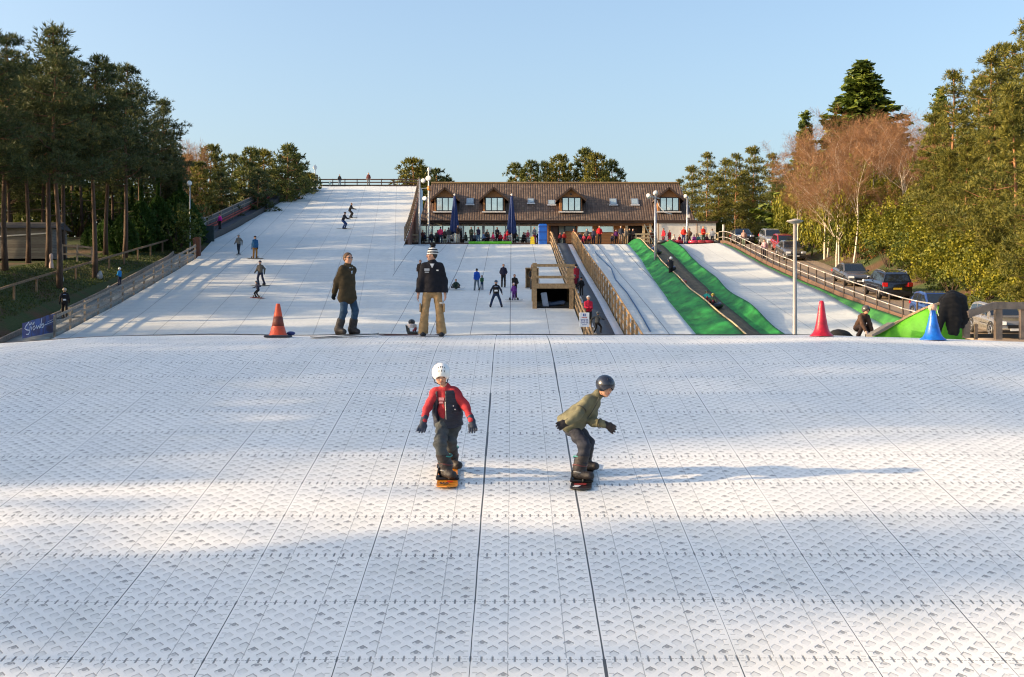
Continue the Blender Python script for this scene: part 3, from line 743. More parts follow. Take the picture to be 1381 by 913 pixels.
def foam(loc, size, rot, col, label, name='foam_mat'):
    mb = MB(); mb.box((0, 0, 0), size, bev=min(size)*.25); o = mb.build(name, mat('foam_%d' % int(col[2]*1000), col, .6, 0, .15, 3)); o.location = loc; o.rotation_euler = rot
    return meta(o, label, 'mat')
foam((kx0+.62, kz+.2, kb+.5), (.36, .16, .95), (R(8), R(-10), 0), (.22, .27, .36), 'pale grey blue foam block leaning in the mouth of the timber platform')
foam((kx0+1.2, kz+.8, kb+.32), (1.3, .8, .22), (R(5), R(-8), 0), (.03, .06, .12), 'dark blue foam mat lying in the hole under the timber platform')
# operator's cupboard left of the platform
cy = depth(388); cb = thing('operator_box', 'open yellowish timber cupboard on the slope left of the timber platform', 'cupboard', (PX(717.5, cy), cy, float(pB(cy))))
ht = PZ(362, cy)-float(pB(cy))
mb = MB(); mb.box((0, .35, ht/2), (.85, .06, ht)); mb.box((-.42, 0, ht/2), (.06, .75, ht)); mb.box((.42, 0, ht/2), (.06, .75, ht)); mb.build('side', wood_o, cb)
mb = MB(); mb.box((0, 0, ht), (.92, .85, .07)); mb.build('top', wood_o, cb)
# blue crash mat upright and yellow sign
x = PX(732, 124.3)
pm = thing('crash_mat', 'tall bright blue crash mat strapped upright at the top of the conveyor lift', 'mat', (x, 124.3, 9.0))
mb = MB(); mb.box((0, 0, 1.15), (.85, .32, 2.3), bev=.09); mb.build('pad', mat('blue_vinyl', (.012, .11, .50), .4, 0, .12, 3), pm)
for h in (.7, 1.5, 2.0):
    mb = MB(); mb.box((0, 0, h), (.89, .37, .05)); mb.build('strap', mat('dark_blue_strap', (.01, .04, .2), .6), pm)
mb = MB(); x = PX(718, 124.3); mb.prism([(x-.22, 124.1, 9.3), (x+.22, 124.1, 9.3), (x+.17, 124.3, 10.05), (x-.17, 124.3, 10.05)], (0, .05, 0)); mb.prism([(x-.22, 124.6, 9.3), (x+.22, 124.6, 9.3), (x+.17, 124.4, 10.05), (x-.17, 124.4, 10.05)], (0, .05, 0)); meta(mb.build('floor_sign', mat('yellow_plastic', (.62, .46, .01), .5)), 'yellow folding floor sign beside the blue crash mat', 'sign')

# ------------------------------------------------------------------ poles and lamps
def floodlight(root, loc, rz, m=white_metal, r=.32, round_=True):
    mb = MB(); rot = rotm(rx=R(75), rz=rz)
    if round_: mb.lathe([(.08, -.3), (.2, -.22), (r, 0), (r, .04), (r*.9, .05)], loc, 14, rot=rot)
    else: mb.box(loc, (.5, .16, .35), rot=rot)
    mb.build('lamp_head', m, root, True)
def pole(name, label, x, y, z0, z1, r, m=metalg):
    o = thing(name, label, 'lamp post', (x, y, z0)); mb = MB(); mb.tube([(0, 0, -.5), (0, 0, (z1-z0)*.3), (0, 0, z1-z0)], [r*1.25, r*1.1, r*.8], 10); mb.build('pole', m, o, True)
    return o
x = PX(1072, 40); z1 = PZ(300, 40)
lp_ = pole('lamp_post', 'tall slim grey lamp post with flat lamp hood in front of the right slope', x, 40, float(pB(40)), z1, .068, mat('weathered_pole', (.30, .28, .26), .55, .2, .2, 4, stretch=(1, 1, .3)))
mb = MB(); mb.lathe([(.05, 0), (.10, .02), (.25, .075), (.27, .095), (.25, .11), (.08, .15), (.03, .17)], (0, 0, z1-float(pB(40))-.05), 20); mb.build('lamp_hood', mat('grey_lamp_hood', (.36, .33, .30), .5), lp_, True)
x = PX(884, 103); z0 = float(pB(103)); z1 = PZ(262, 103)
p1 = pole('lamp_post', 'grey floodlight pole rising from the green tubing bank in front of the fourth dormer', x, 103, z0, z1, .11)
mb = MB(); mb.bar((-.7, 0, z1-z0-.1), (.35, 0, z1-z0-.35), .08, .08); mb.build('bracket', metalg, p1)
floodlight(p1, (-.6, -.1, z1-z0-.1), R(-20), r=.16); floodlight(p1, (0, -.15, z1-z0+.15), 0, r=.15)
mb = MB(); mb.tube([(.12, -.05, z1-z0-.5), (.3, -.05, z1-z0-1.0), (.8, 0, z1-z0-1.5), (1.4, .3, z1-z0-1.6)], .03, 5); mb.build('cable', whitew, p1)
x = PX(927, 127); z1 = PZ(265, 127)
p2 = pole('lamp_post', 'pale grey pole with a small floodlight right of the fourth dormer', x, 127, 9.42, z1, .1)
floodlight(p2, (-.2, -.1, z1-9.42+.05), R(-15), r=.17); mb = MB(); mb.box((.08, -.1, 2.9), (.25, .2, .3)); mb.build('junction_box', white_metal, p2)
x = PX(566, 124.4); z1 = PZ(241, 124.4)
p3 = pole('lamp_post', 'grey floodlight mast with round lamps at the left end of the lodge deck', x, 124.4, 9.3, z1, .1)
H3 = z1-9.3
for (px, py, r) in ((571, 244, .22), (578, 241, .27), (573, 268, .22)):
    floodlight(p3, (PX(px, 124.4)-x, -.35, PZ(py, 124.4)-9.3), R(rnd.uniform(-25, 25)), r=r)
floodlight(p3, (PX(580, 124.4)-x, -.2, PZ(254, 124.4)-9.3), R(60), mat('orange_lamp', (.55, .20, .04), .5), r=.28)
for h in (H3-.2, H3-1.0, H3-2.0):
    mb = MB(); mb.bar((-.1, 0, h), (1.0, -.1, h+.1), .07, .07); mb.build('bracket', metalg, p3)
p4 = pole('lamp_post', 'thin pole with a lamp head behind the mast at the left end of the lodge', PX(578, 131), 131, 9.42, PZ(226, 131), .08, whitew)
floodlight(p4, (.1, -.1, PZ(228, 131)-9.42), R(20), r=.18)
p5 = pole('lamp_post', 'slim lamp pole at the top left corner of the main slope', PX(425, 172), 172, 20.8, PZ(222, 172), .07)
floodlight(p5, (0, -.1, PZ(226, 172)-20.8), R(30), r=.3)
p6 = pole('lamp_post', 'thin pole by the foot of the travelator among the left trees', PX(256, 104), 104, 6, PZ(246, 104), .06)
floodlight(p6, (0, -.1, PZ(247, 104)-6), R(30), r=.2)
# parasols, closed
def parasol(px, label, tilt):
    y = 126.2; x = PX(px, y); zt = PZ(264, y); o = thing('closed_parasol', label, 'parasol', (x, y, 9.42), 0, 'closed navy parasols on the deck')
    h = zt-9.42; mb = MB(); mb.tube([(0, 0, 0), (0, 0, h+.12)], .045, 8); mb.build('pole', whitew, o)
    mb = MB(); N_ = 20; prof = [(0, .08), (.06, .13), (.25, .19), (.5, .27), (.7, .34), (.85, .40), (.97, .46), (1.0, .42)]
    base = 0
    for (t, r) in prof:
        for j in range(N_):
            a = 2*math.pi*j/N_; rr = r*(1+.22*(1 if j % 2 else -1)*min(1, t*2)); zz = h-t*(h-1.15)+(.12*math.sin(a*2+tilt) if t > .9 else 0)
            mb.v.append((rr*math.cos(a), rr*math.sin(a)*.8, zz))
    for i in range(len(prof)-1):
        for j in range(N_): mb.f.append((i*N_+j, (i+1)*N_+j, (i+1)*N_+(j+1) % N_, i*N_+(j+1) % N_)); mb.m.append(0)
    mb.build('canopy', mat('navy_canvas', (.015, .035, .13), .8, 0, .25, 5), o)
    mb = MB(); mb.lathe([(.35, 0), (.35, .1), (.06, .14)], (0, 0, 0), 14); mb.build('base', mat('dark_base', (.04, .04, .04), .6), o)
    mb = MB(); mb.ball((0, 0, h+.12), .1, 8, 6); mb.build('finial', whitew, o)
parasol(613, 'closed navy parasol in front of the first dormer', 0); parasol(690, 'closed navy parasol right of the second dormer', 1)
SHADE = [(-24, 8.2, 12), (-27, 5.0, 10), (-21, 14.8, 12), (-25, 19.0, 12), (-34, 6.4, 15), (-33, 13.2, 19), (-37, 15.6, 20), (-39, 20.6, 18), (-29, .5, 12), (-22, -3, 9), (-40, -2, 14), (-30, 28, 14), (-26, 34, 13), (-33, 38, 15), (-28, 44, 14), (-34, 50, 16), (-30, 57, 15), (-37, 62, 17), (-32, 68, 16), (-38, 74, 17), (-42, 84, 17), (-44, 96, 17), (-43, 108, 16), (-42, 120, 15), (-37, 31, 14), (-44, 40, 16), (-42, 52, 15), (-46, 62, 14), (-47, 70, 14), (-46, 78, 14), (-48, 87, 14), (-50, 97, 14), (-48, 104, 14), (-49, 113, 14), (-48, 122, 14), (-47, 132, 12)]
# ------------------------------------------------------------------ trees
def leaf_mat(name, c0, c1, c2, scale=1.2, trans=.22):
    m, n, b = newmat(name); tc = n.node('ShaderNodeTexCoord').outputs['Object']
    g = n.node('ShaderNodeNewGeometry'); rn = g.outputs['Random Per Island']
    col = n.mix(rn, c0, c1); col = n.mix(n.ramp(n.noise(tc, scale, 3), [(.42, 0), (.68, .8)]), col, c2)
    n.l.new(col, b.inputs['Base Color']); b.inputs['Roughness'].default_value = .6; b.inputs['Specular IOR Level'].default_value = .3
    if trans:
        out = n.n['Material Output']; tr = n.node('ShaderNodeBsdfTranslucent', {'Color': col}); mx = n.node('ShaderNodeMixShader', {0: trans})
        n.l.new(b.outputs[0], mx.inputs[1]); n.l.new(tr.outputs[0], mx.inputs[2]); n.l.new(mx.outputs[0], out.inputs['Surface'])
    return m
def bark_mat(name, c0, c1, ztop=None, sc=(6, 6, 1)):
    m, n, b = newmat(name); tc = n.node('ShaderNodeTexCoord').outputs['Object']
    ns = n.noise(n.node('ShaderNodeMapping', {'Vector': tc, 'Scale': sc}).outputs[0], 2.5, 5, .65)
    col = n.mix(n.ramp(ns, [(.35, 0), (.65, 1)]), c0, c1)
    if ztop:
        z = n.node('ShaderNodeSeparateXYZ', {0: tc}).outputs[2]
        mr = n.node('ShaderNodeMapRange', {'Value': z, 'From Min': ztop[0], 'From Max': ztop[1]})
        col = n.mix(mr.outputs[0], col, ztop[2])
    n.l.new(col, b.inputs['Base Color']); b.inputs['Roughness'].default_value = .9
    n.l.new(n.node('ShaderNodeBump', {'Strength': .7, 'Distance': .03, 'Height': ns}).outputs[0], b.inputs['Normal'])
    return m
needle = leaf_mat('pine_needles', (.06, .085, .02), (.18, .18, .04), (.035, .06, .018), .9)
needle2 = leaf_mat('sunlit_pine_needles', (.07, .085, .016), (.30, .26, .042), (.045, .065, .016), .75)  # sunlit tips and dark gaps of the crowns put into these colours
needle3 = leaf_mat('blue_dark_pine_needles', (.045, .072, .025), (.135, .14, .045), (.03, .052, .02), .8)
spruce_l = leaf_mat('spruce_needles', (.06, .10, .014), (.19, .23, .03), (.025, .05, .010), .8)
thuja_l = leaf_mat('cypress_foliage', (.035, .09, .018), (.085, .15, .03), (.02, .06, .012), 1.4)
ivy_l = leaf_mat('ivy_leaves', (.10, .12, .012), (.34, .30, .025), (.045, .07, .012), .9)
ivy_d = leaf_mat('laurel_leaves', (.05, .085, .014), (.15, .17, .03), (.03, .05, .01), .9)
twig = leaf_mat('reddish_birch_twigs', (.17, .085, .04), (.36, .19, .09), (.23, .115, .05), .5)
rust = leaf_mat('rusty_leaves', (.22, .10, .03), (.36, .19, .05), (.14, .08, .03), .7)
pbark = bark_mat('pine_bark', (.07, .045, .032), (.17, .11, .075), (3, 9, (.34, .165, .075)))
pbark_d = bark_mat('dark_pine_bark', (.045, .03, .024), (.12, .078, .055), (4, 12, (.17, .085, .045)))
bbark = bark_mat('birch_bark', (.40, .32, .24), (.80, .72, .60), None, (3, 3, 5))
dbark = bark_mat('dark_twig_bark', (.06, .04, .03), (.12, .08, .05))
def leaves(c, nrm, ln, wd, rs, jitter=1.0, tri=False):
    """c Nx3 centres; random oriented quads (elongated). nrm Nx3 preferred long direction"""
    N_ = len(c); d = nrm+rs.normal(0, jitter, (N_, 3)); d /= np.linalg.norm(d, axis=1, keepdims=True)+1e-9
    r = rs.normal(0, 1, (N_, 3)); s = np.cross(d, r); s /= np.linalg.norm(s, axis=1, keepdims=True)+1e-9
    L = (ln*rs.uniform(.6, 1.3, (N_, 1))); Wd = (wd*rs.uniform(.6, 1.3, (N_, 1)))
    a = c-d*L*.5-s*Wd*.25; b_ = c-d*L*.5+s*Wd*.25; e = c+d*L*.35+s*Wd*.5; g = c+d*L*.5-s*Wd*.5
    v = np.stack([a, b_, e, g], 1).reshape(-1, 3); f = np.arange(4*N_).reshape(-1, 4)
    return v, f
def pads(cs, rad, n_per, rs, flat=.4, shell=.5):
    out = []; nr = []
    for c_, r_ in zip(cs, rad):
        k = max(6, int(n_per*r_**2)); p = rs.normal(0, 1, (k, 3)); p /= np.linalg.norm(p, axis=1, keepdims=True)
        q = p*(rs.uniform(shell, 1, (k, 1))**.7)*np.array([r_, r_, r_*flat]); out.append(q+c_); nr.append(p*np.array([1, 1, .6])+np.array([0, 0, .35]))
    return np.concatenate(out), np.concatenate(nr)
def tufts(c, nr, rs, ln, wd, k=9):
    n_ = len(c); C2 = np.repeat(c, k, 0); D = np.repeat(nr, k, 0)+rs.normal(0, .75, (n_*k, 3))+np.array([0, 0, .35]); D /= np.linalg.norm(D, axis=1, keepdims=True)+1e-9
    L = ln*rs.uniform(.6, 1.25, (n_*k, 1)); s = np.cross(D, rs.normal(0, 1, (n_*k, 3))); s /= np.linalg.norm(s, axis=1, keepdims=True)+1e-9
    a = C2-s*wd*.35; b_ = C2+s*wd*.35; e = C2+D*L*.6+s*wd*.6; t = C2+D*L
    v = np.stack([a, b_, e, t], 1).reshape(-1, 3); return v, np.arange(4*n_*k).reshape(-1, 4)
def make_pine(seed, H=15, cs=.42, Rw=2.9, npad=95, dens=95, needles=needle, bark=pbark, name='pine_tree', shape='round', ln=.30, wd=.055, tr=.17, lean=.02):
    rs = np.random.RandomState(seed); r = thing(name, 'x', 'tree', (0, 0, -100))
    mb = MB(); K = 8; bend = rs.uniform(-1, 1, 2)*lean*H
    ax = lambda t: Vector((bend[0]*math.sin(t*2.2)+.12*math.sin(t*7+seed), bend[1]*math.sin(t*2)+.1*math.cos(t*6+seed)-.1, H*t))
    mb.tube([ax(i/K*.97) for i in range(K+1)], [tr*(1.25 if i == 0 else 1)*(1-.88*i/K)+.015 for i in range(K+1)], 8)
    cen = []; rad = []
    for i in range(npad):
        u = (i+rs.uniform(0, 1))/npad; ly = 11.+seed % 5; u = .45*(math.floor(u*ly)+.5)/ly+.55*u; t = cs+(1-cs)*u
        if shape == 'round': env = (math.sin(min(1, u*1.35+.18)*math.pi*.5))*(1-u**2.2)**.75
        elif shape == 'cone': env = (1-u)**.62*min(1, .5+u*3)*(1+.22*math.sin(u*22+seed))
        else: env = (1-u**3)**.6*(.55+.45*math.sin(u*9+seed))
        rr = Rw*max(.10, env)*(.28+.72*rs.uniform(0, 1)**.55); a = rs.uniform(0, 2*math.pi)
        lob = 1+.28*math.sin(3*a+seed+u*5)+.15*math.sin(5*a+u*9)
        rr *= lob
        base = ax(max(.12, t-.03-rr*.02)); tip = Vector((base.x+rr*math.cos(a), base.y+rr*math.sin(a), base.z+rr*rs.uniform(.0, .42)))
        if i % 2 == 0 and rr > .6:
            mid = base.lerp(tip, .5)+Vector((0, 0, -.08*rr)); mb.tube([base, mid, tip], [.012+.022*rr*(1-u*.6), .03, .012], 5, cap=False)
        pr = (.36+.42*rs.uniform(0, 1))*(1.22 if npad in (150, 145) else 1)*(1.15-.4*u)*min(1.2, Rw/2.6)
        cen.append(np.array(tip)); rad.append(pr)
        if rr > 1.2:
            q = np.array(base.lerp(tip, rs.uniform(.4, .75))); cen.append(q+rs.normal(0, .25, 3)); rad.append(pr*.8)
    # dead stubs below the crown
    for _ in range(7):
        t = rs.uniform(.18, cs); a = rs.uniform(0, 6.28); p = ax(t); L = rs.uniform(.4, 1.4)
        mb.tube([p, p+Vector((L*math.cos(a), L*math.sin(a), rs.uniform(-.1, .3)))], [.03, .008], 4, cap=False)
    mb.build('trunk', bark, r, True)
    c, nr = pads(cen, rad, dens*TD, rs, .34)
    v, f = tufts(c, nr, rs, ln*1.25, wd)
    mk('crown', v, f, needles, r)
    return r
def make_spruce(seed, H=14, Rw=3.2, needles=spruce_l, n_w=30, dens=75, ln=.3, wd=.12, name='spruce_tree', cs=.04, pw=.8):
    rs = np.random.RandomState(seed); r = thing(name, 'x', 'tree', (0, 0, -100)); mb = MB(); mb.tube([(0, 0, 0), (0, 0, H*.5), (0, 0, H*.97)], [.2, .12, .02], 8)
    C_ = []; D_ = []
    for i in range(n_w):
        u = i/n_w; z = H*(cs+(1-cs)*u); R_ = Rw*(1-u)**pw*rs.uniform(.75, 1.12)+.12; nb = int(8+7*(1-u))
        for k in range(nb):
            a = 2*math.pi*(k+rs.uniform(-.3, .3))/nb; L = R_*rs.uniform(.65, 1.15); m_ = int(dens*L*.5)+10
            t = rs.uniform(.08, 1, m_)**.7; w = .32*(1-t)+.12
            zj = rs.uniform(-.4, .4); d = np.array([math.cos(a), math.sin(a), 0]); sd = np.array([-d[1], d[0], 0])
            p = np.outer(t*L, d)+np.outer(rs.normal(0, 1, m_)*w, sd); p[:, 2] = z+zj-.18*L*t+.25*L*t**3+rs.normal(0, .06, m_)
            C_.append(p); D_.append(np.tile(d*1.2+np.array([0, 0, -.25]), (m_, 1)))
        mb.tube([(0, 0, z), (R_*.7*math.cos(i*2.4), R_*.7*math.sin(i*2.4), z-.15*R_)], [.03, .01], 4, cap=False)
    mb.build('trunk', pbark_d, r, True); v, f = leaves(np.concatenate(C_), np.concatenate(D_), ln, wd, rs, .45); mk('crown', v, f, needles, r)
    return r
def make_column(seed, H=6, Rw=1.1, m=thuja_l, N_=9000):
    rs = np.random.RandomState(seed); r = thing('cypress_tree', 'x', 'tree', (0, 0, -100)); mb = MB(); mb.tube([(0, 0, 0), (0, 0, H*.8)], [.1, .03], 6); mb.build('trunk', pbark_d, r, True)
    u = rs.uniform(0, 1, N_)**1.15; a = rs.uniform(0, 2*math.pi, N_); prof = np.sin(np.clip(u*1.1+.22, 0, 1)*math.pi)**.6*(1-u)**.35
    lob = 1+.15*np.sin(a*4+seed+u*6)+.1*np.sin(a*9+u*14)
    rr = Rw*prof*lob*rs.uniform(.72, 1.03, N_); p = np.stack([rr*np.cos(a), rr*np.sin(a), H*(.02+.98*u)], 1)
    d = np.stack([np.cos(a)*.5, np.sin(a)*.5, np.ones(N_)], 1); v, f = leaves(p, d, .22, .1, rs, .35); mk('crown', v, f, m, r)
    return r
def make_birch(seed, H=12, leafmat=twig, bark=bbark, ntw=8500, spread=2.6, name='birch_tree'):
    rs = np.random.RandomState(seed); r = thing(name, 'x', 'tree', (0, 0, -100)); mb = MB(); ends = []
    def grow(p, d, L, rad, lev):
        n_ = 4; pts = [p]; rr = [rad]
        for i in range(n_):
            d = (d+Vector(rs.normal(0, .09+.03*lev, 3))+Vector((0, 0, .05))).normalized(); p = p+d*(L/n_); pts.append(p); rr.append(rad*(1-.6*(i+1)/n_))
            if lev < 3 and i >= (1 if lev else 1):
                for _ in range(2 if lev < 2 else 1):
                    a = rs.uniform(0, 6.28); o = Vector((math.cos(a), math.sin(a), 0)); dd = (d*.85+o*rs.uniform(.45, .8)).normalized()
                    grow(p, dd, L*rs.uniform(.42, .62), rr[-1]*.55, lev+1)
            if lev >= 1: ends.append((np.array(p), np.array(d)))
        mb.tube(pts, rr, 7 if lev == 0 else 4, cap=False)
    for k in range(rs.choice([1, 2])):
        grow(Vector((k*.5, 0, 0)), Vector((rs.uniform(-.06, .06), rs.uniform(-.06, .06), 1)).normalized(), H*.86, .15, 0)
    mb.build('trunk', bark, r, True)
    E = np.array([e[0] for e in ends]); D = np.array([e[1] for e in ends]); ix = rs.randint(0, len(E), ntw)
    dirs = D[ix]+rs.normal(0, .5, (ntw, 3)); dirs /= np.linalg.norm(dirs, axis=1, keepdims=True)
    p = E[ix]+dirs*rs.uniform(.1, .9, (ntw, 1))+rs.normal(0, .12, (ntw, 3))
    v, f = leaves(p, dirs, .75, .022, rs, .25); mk('crown', v, f, leafmat, r)
    return r
TD = .17
PN = [make_pine(1, 16, .36, 3.1, 130, 140, needle), make_pine(5, 16, .42, 2.8, 105, 100, needle), make_pine(9, 15, .20, 3.3, 150, 140, needle)]
PD = [make_pine(11, 16, .46, 3.5, 125, 150, needle3, pbark_d, shape='cone'), make_pine(15, 16, .42, 3.3, 115, 150, needle3, pbark_d, shape='cone'), make_pine(19, 16, .52, 3.6, 110, 150, needle3, pbark_d, shape='cone')]
PG = [make_pine(21, 16, .12, 3.4, 160, 150, needle2, shape='cone'), make_pine(25, 16, .16, 3.1, 145, 150, needle2), make_pine(29, 15, .10, 3.6, 150, 150, needle2, shape='wavy')]
PF = [make_pine(31, 12, .22, 2.6, 110, 120, needle, ln=.32, wd=.09), make_pine(35, 12, .28, 2.9, 110, 120, needle2, ln=.32, wd=.09), make_pine(39, 12, .30, 2.4, 100, 120, needle3, ln=.32, wd=.09)]
SP = [make_spruce(3, 14, 4.6, n_w=40, pw=.95, dens=75, ln=.42, wd=.15), make_spruce(8, 12, 2.4, n_w=38)]
TH = [make_column(2, 6, 1.2), make_column(4, 6.5, 1.0)]
PL = [make_pine(41, 16, .12, 3.6, 150, 105, needle3, pbark_d), make_pine(45, 16, .2, 3.2, 130, 105, needle3, pbark_d)]
BI = [make_birch(2), make_birch(6), make_birch(12), make_birch(17)]
PROTO_BASE = {}
for L_ in (PN, PD, PG, PF, SP, TH, BI, PL):
    for o in L_: KIDS[o.name] = children(o)
def zsc(o): return {'pine_tree': 1}.get(o, 1)
HT = {}
def real_h(o):
    if o.name not in HT:
        z = [v.co.z for c_ in KIDS[o.name] for v in c_.data.vertices]; HT[o.name] = float(np.percentile(np.array(z), 99.9))
    return HT[o.name]
def tree(proto, H0, x, y, H, label, group, z=None, wide=1.0, rz=None):
    z = gl_(x, y) if z is None else z
    s = H/real_h(proto)
    return dup(proto, (x, y, z-.15), rnd.uniform(0, 6.28) if rz is None else rz, (s*wide, s*wide, s), label, group)
def tree_px(proto, H0, px, ytop, y, label, group, wide=1.0, z=None):
    x = PX(px, y); z = gl_(x, y) if z is None else z
    return tree(proto, H0, x, y, PZ(ytop, y)-z, label, group, z, wide)
# left pines: (px of the trunk, py of the top, distance, kind)
G = 'tall pines on the left'
lf = [(-30, 30, 72, 0), (8, 45, 80, 1), (38, 78, 88, 2), (62, 28, 84, 0), (88, 62, 92, 1), (128, 70, 84, 2), (142, 84, 98, 0), (165, 82, 96, 1), (188, 110, 104, 2), (212, 130, 108, 0), (150, 150, 112, 1), (60, 120, 108, 1), (110, 120, 116, 2), (15, 110, 100, 0), (80, 60, 78, 2), (-60, 60, 90, 1), (232, 190, 118, 2), (222, 175, 112, 1)]
where = ['at the left edge of the photo, nearest the camera', 'second from the left edge, tall trunk', 'thin trunk beside the grey shed', 'tallest crown of the left group', 'behind the short pale fence section', 'straight thick trunk beside the white sacks', 'peaked crown in the middle of the left group', 'slanting bare trunk right of the middle of the group', 'ragged crown leaning over the cypresses', 'rightmost tall crown of the left group', 'shorter one behind the slanting trunk', 'deep in the wood behind the shed', 'deep in the wood behind the tallest crown', 'behind the second trunk from the left', 'thick trunk standing in front of the shed', 'partly outside the photo at far left', 'small one beyond the cypresses', 'slender one behind the cypresses']
for (px, yt, y, k), w_ in zip(lf, where):
    tree_px(PD[k], 16, px, yt, y, 'dark scots pine, '+w_, G, wide=1.05)
# cypresses
for (px, yt, y, lab) in ((166, 262, 100, 'leftmost, half hidden behind the pine trunk'), (190, 240, 103, 'second, broad dark green'), (213, 232, 105, 'third, tallest and slightly lighter green'), (236, 262, 106, 'rounded low one at the right end'), (243, 225, 110, 'narrow pointed one at the back'), (145, 272, 104, 'small shaded one'), (126, 285, 106, 'shaded one left of the straight trunk'), (178, 250, 110, 'one filling the gap at the back'), (228, 240, 112, 'slim one behind the lamp pole')):
    tree_px(TH[rnd.randrange(2)], 6.2, px, yt, y, 'dense columnar cypress by the grass bank, '+lab, 'columnar cypresses', wide=1.6)
# far left pines above the travelator
fl = [(255, 205, 140, 0), (285, 192, 138, 1), (312, 205, 150, 2), (335, 196, 146, 0), (358, 200, 156, 1), (385, 192, 152, 0), (402, 205, 160, 2), (300, 230, 132, 2), (272, 215, 128, 1), (348, 225, 140, 2), (415, 232, 164, 1)]
fw_ = ['leftmost pale crown', 'taller one above the black cabinet', 'slim dark one', 'pointed dark crown in the middle', 'golden one right of the middle', 'broad golden crown', 'dark ragged one at the right end', 'low dark one close to the travelator', 'small yellowish one at the left', 'low one behind the middle of the travelator', 'small low one by the corner lamp pole']
for (px, yt, y, k), w_ in zip(fl, fw_):
    x = PX(px, y); tree_px(PF[k], 12, px, yt, y, 'pine standing behind the travelator, '+w_, 'pines behind the travelator', z=8.0 if x < -27 else None, wide=1.0)
for (px, yt, y, lab) in ((250, 185, 132, 'leftmost'), (268, 190, 136, 'between two pines')):
    tree_px(BI[rnd.randrange(4)], 12, px, yt, y, 'bare pale twiggy tree catching the sun above the cypresses, '+lab, 'bare trees', z=8, wide=.8)
# behind the slope top and lodge
for (px, yt, y, k, lab) in ((558, 212, 190, 1, 'broad golden one left of the mast'), (590, 226, 196, 2, 'smaller dark one right of the mast'), (572, 222, 200, 0, 'middle one behind the mast'), (604, 238, 198, 0, 'lowest one near the roof ridge')):
    tree_px(PF[k], 12, px, yt, y, 'pine behind the left end of the lodge, '+lab, 'pines behind the lodge', wide=1.25, z=12)
for (px, yt, y, k, lab) in ((696, 218, 170, 0, 'leftmost'), (716, 214, 166, 0, 'second from the left'), (737, 216, 174, 2, 'third from the left'), (755, 206, 168, 1, 'fourth, golden'), (786, 198, 170, 0, 'tallest'), (803, 205, 166, 1, 'behind the third dormer, golden'), (824, 214, 172, 0, 'rightmost')):
    tree_px(PF[k], 12, px, yt, y, 'pine crown rising behind the roof ridge, '+lab, 'pines behind the lodge', wide=.95, z=9.3)
# right of the lodge
rp = [(935, 222, 152, 1), (955, 204, 148, 0), (978, 212, 155, 1), (995, 205, 146, 0), (1018, 196, 150, 1), (1042, 205, 142, 0), (1062, 220, 148, 2), (915, 240, 165, 0), (1000, 230, 165, 2), (970, 235, 142, 1), (1048, 240, 138, 2)]
rw_ = ['leftmost lit one beside the roof', 'tall golden one above the white extension', 'slightly behind', 'dense one in the middle', 'tallest of the clump', 'right of the tallest', 'dark one next to the spruce', 'farthest small one', 'dark one at the back', 'low golden one behind the white post', 'shaded one above the parked cars']
for (px, yt, y, k), w_ in zip(rp, rw_):
    tree_px(PG[k] if k < 2 else PN[2], 16, px, yt, y, 'pine in the clump right of the lodge, '+w_, 'pines right of the lodge', wide=.95, z=9.2)
tree_px(SP[1], 12, 1086, 150, 130, 'slender dark spruce left of the birches', 'spruces')
tree_px(SP[0], 14, 1163, 84, 132, 'broad dark green spruce standing above the birches', 'spruces', wide=1.7)
tree_px(SP[1], 12, 1268, 118, 118, 'dark spruce tip between the birches and the right pines', 'spruces')
tree_px(SP[1], 12, 1300, 200, 100, 'dark spruce deep inside the right pine wood', 'spruces')
bl = [(1078, 190, 112), (1095, 165, 118), (1112, 175, 106), (1135, 150, 112), (1155, 140, 118), (1178, 150, 104), (1200, 155, 110), (1222, 165, 100), (1243, 160, 106), (1262, 180, 98), (1128, 200, 100), (1190, 175, 120), (1150, 180, 98), (1212, 145, 122), (1234, 150, 118), (1100, 180, 124), (1172, 148, 124)]
bw_ = ['leftmost thin one', 'second from the left, behind', 'slim white stem near the road', 'tall pale stem', 'forked crown under the spruce', 'brightest white trunk', 'leaning stem right of the white trunk', 'thin crooked stem', 'reddish crown', 'rightmost by the pines', 'short one by the ivy', 'back row under the spruce', 'short pale one at the front', 'dense crown at the back', 'back row near the pines', 'back row at the left end', 'middle of the back row']
for i, ((px, yt, y), w_) in enumerate(zip(bl, bw_)):
    tree_px(BI[i % 4], 11.2, px, yt, y, 'bare birch with reddish twigs above the ivy bank, '+w_, 'bare birches', wide=1.25)
gp = [(1262, 150, 92, 1), (1290, 92, 88, 0), (1318, 100, 94, 1), (1338, 70, 84, 0), (1362, 55, 90, 2), (1385, 22, 80, 0), (1405, 40, 74, 1), (1300, 180, 80, 2), (1345, 150, 74, 1), (1372, 110, 70, 2), (1318, 175, 100, 0), (1430, 60, 82, 0), (1276, 200, 84, 2), (1395, 170, 64, 0)]
gw_ = ['leftmost, beside the birches', 'narrow crown above the sedan', 'middle back crown', 'tall crown with a red trunk', 'tall one near the right edge', 'tallest, cut by the right edge', 'right edge, front', 'low one leaning over the bank', 'front row above the timber rail', 'front row at the right edge', 'hidden behind the front row', 'outside the right edge mostly', 'small one by the last birch', 'nearest one at the right edge']
for (px, yt, y, k), w_ in zip(gp, gw_):
    tree_px(PG[k], 16, px, yt, y, 'sunlit golden pine on the right bank, '+w_, 'sunlit pines on the right', wide=1.0)
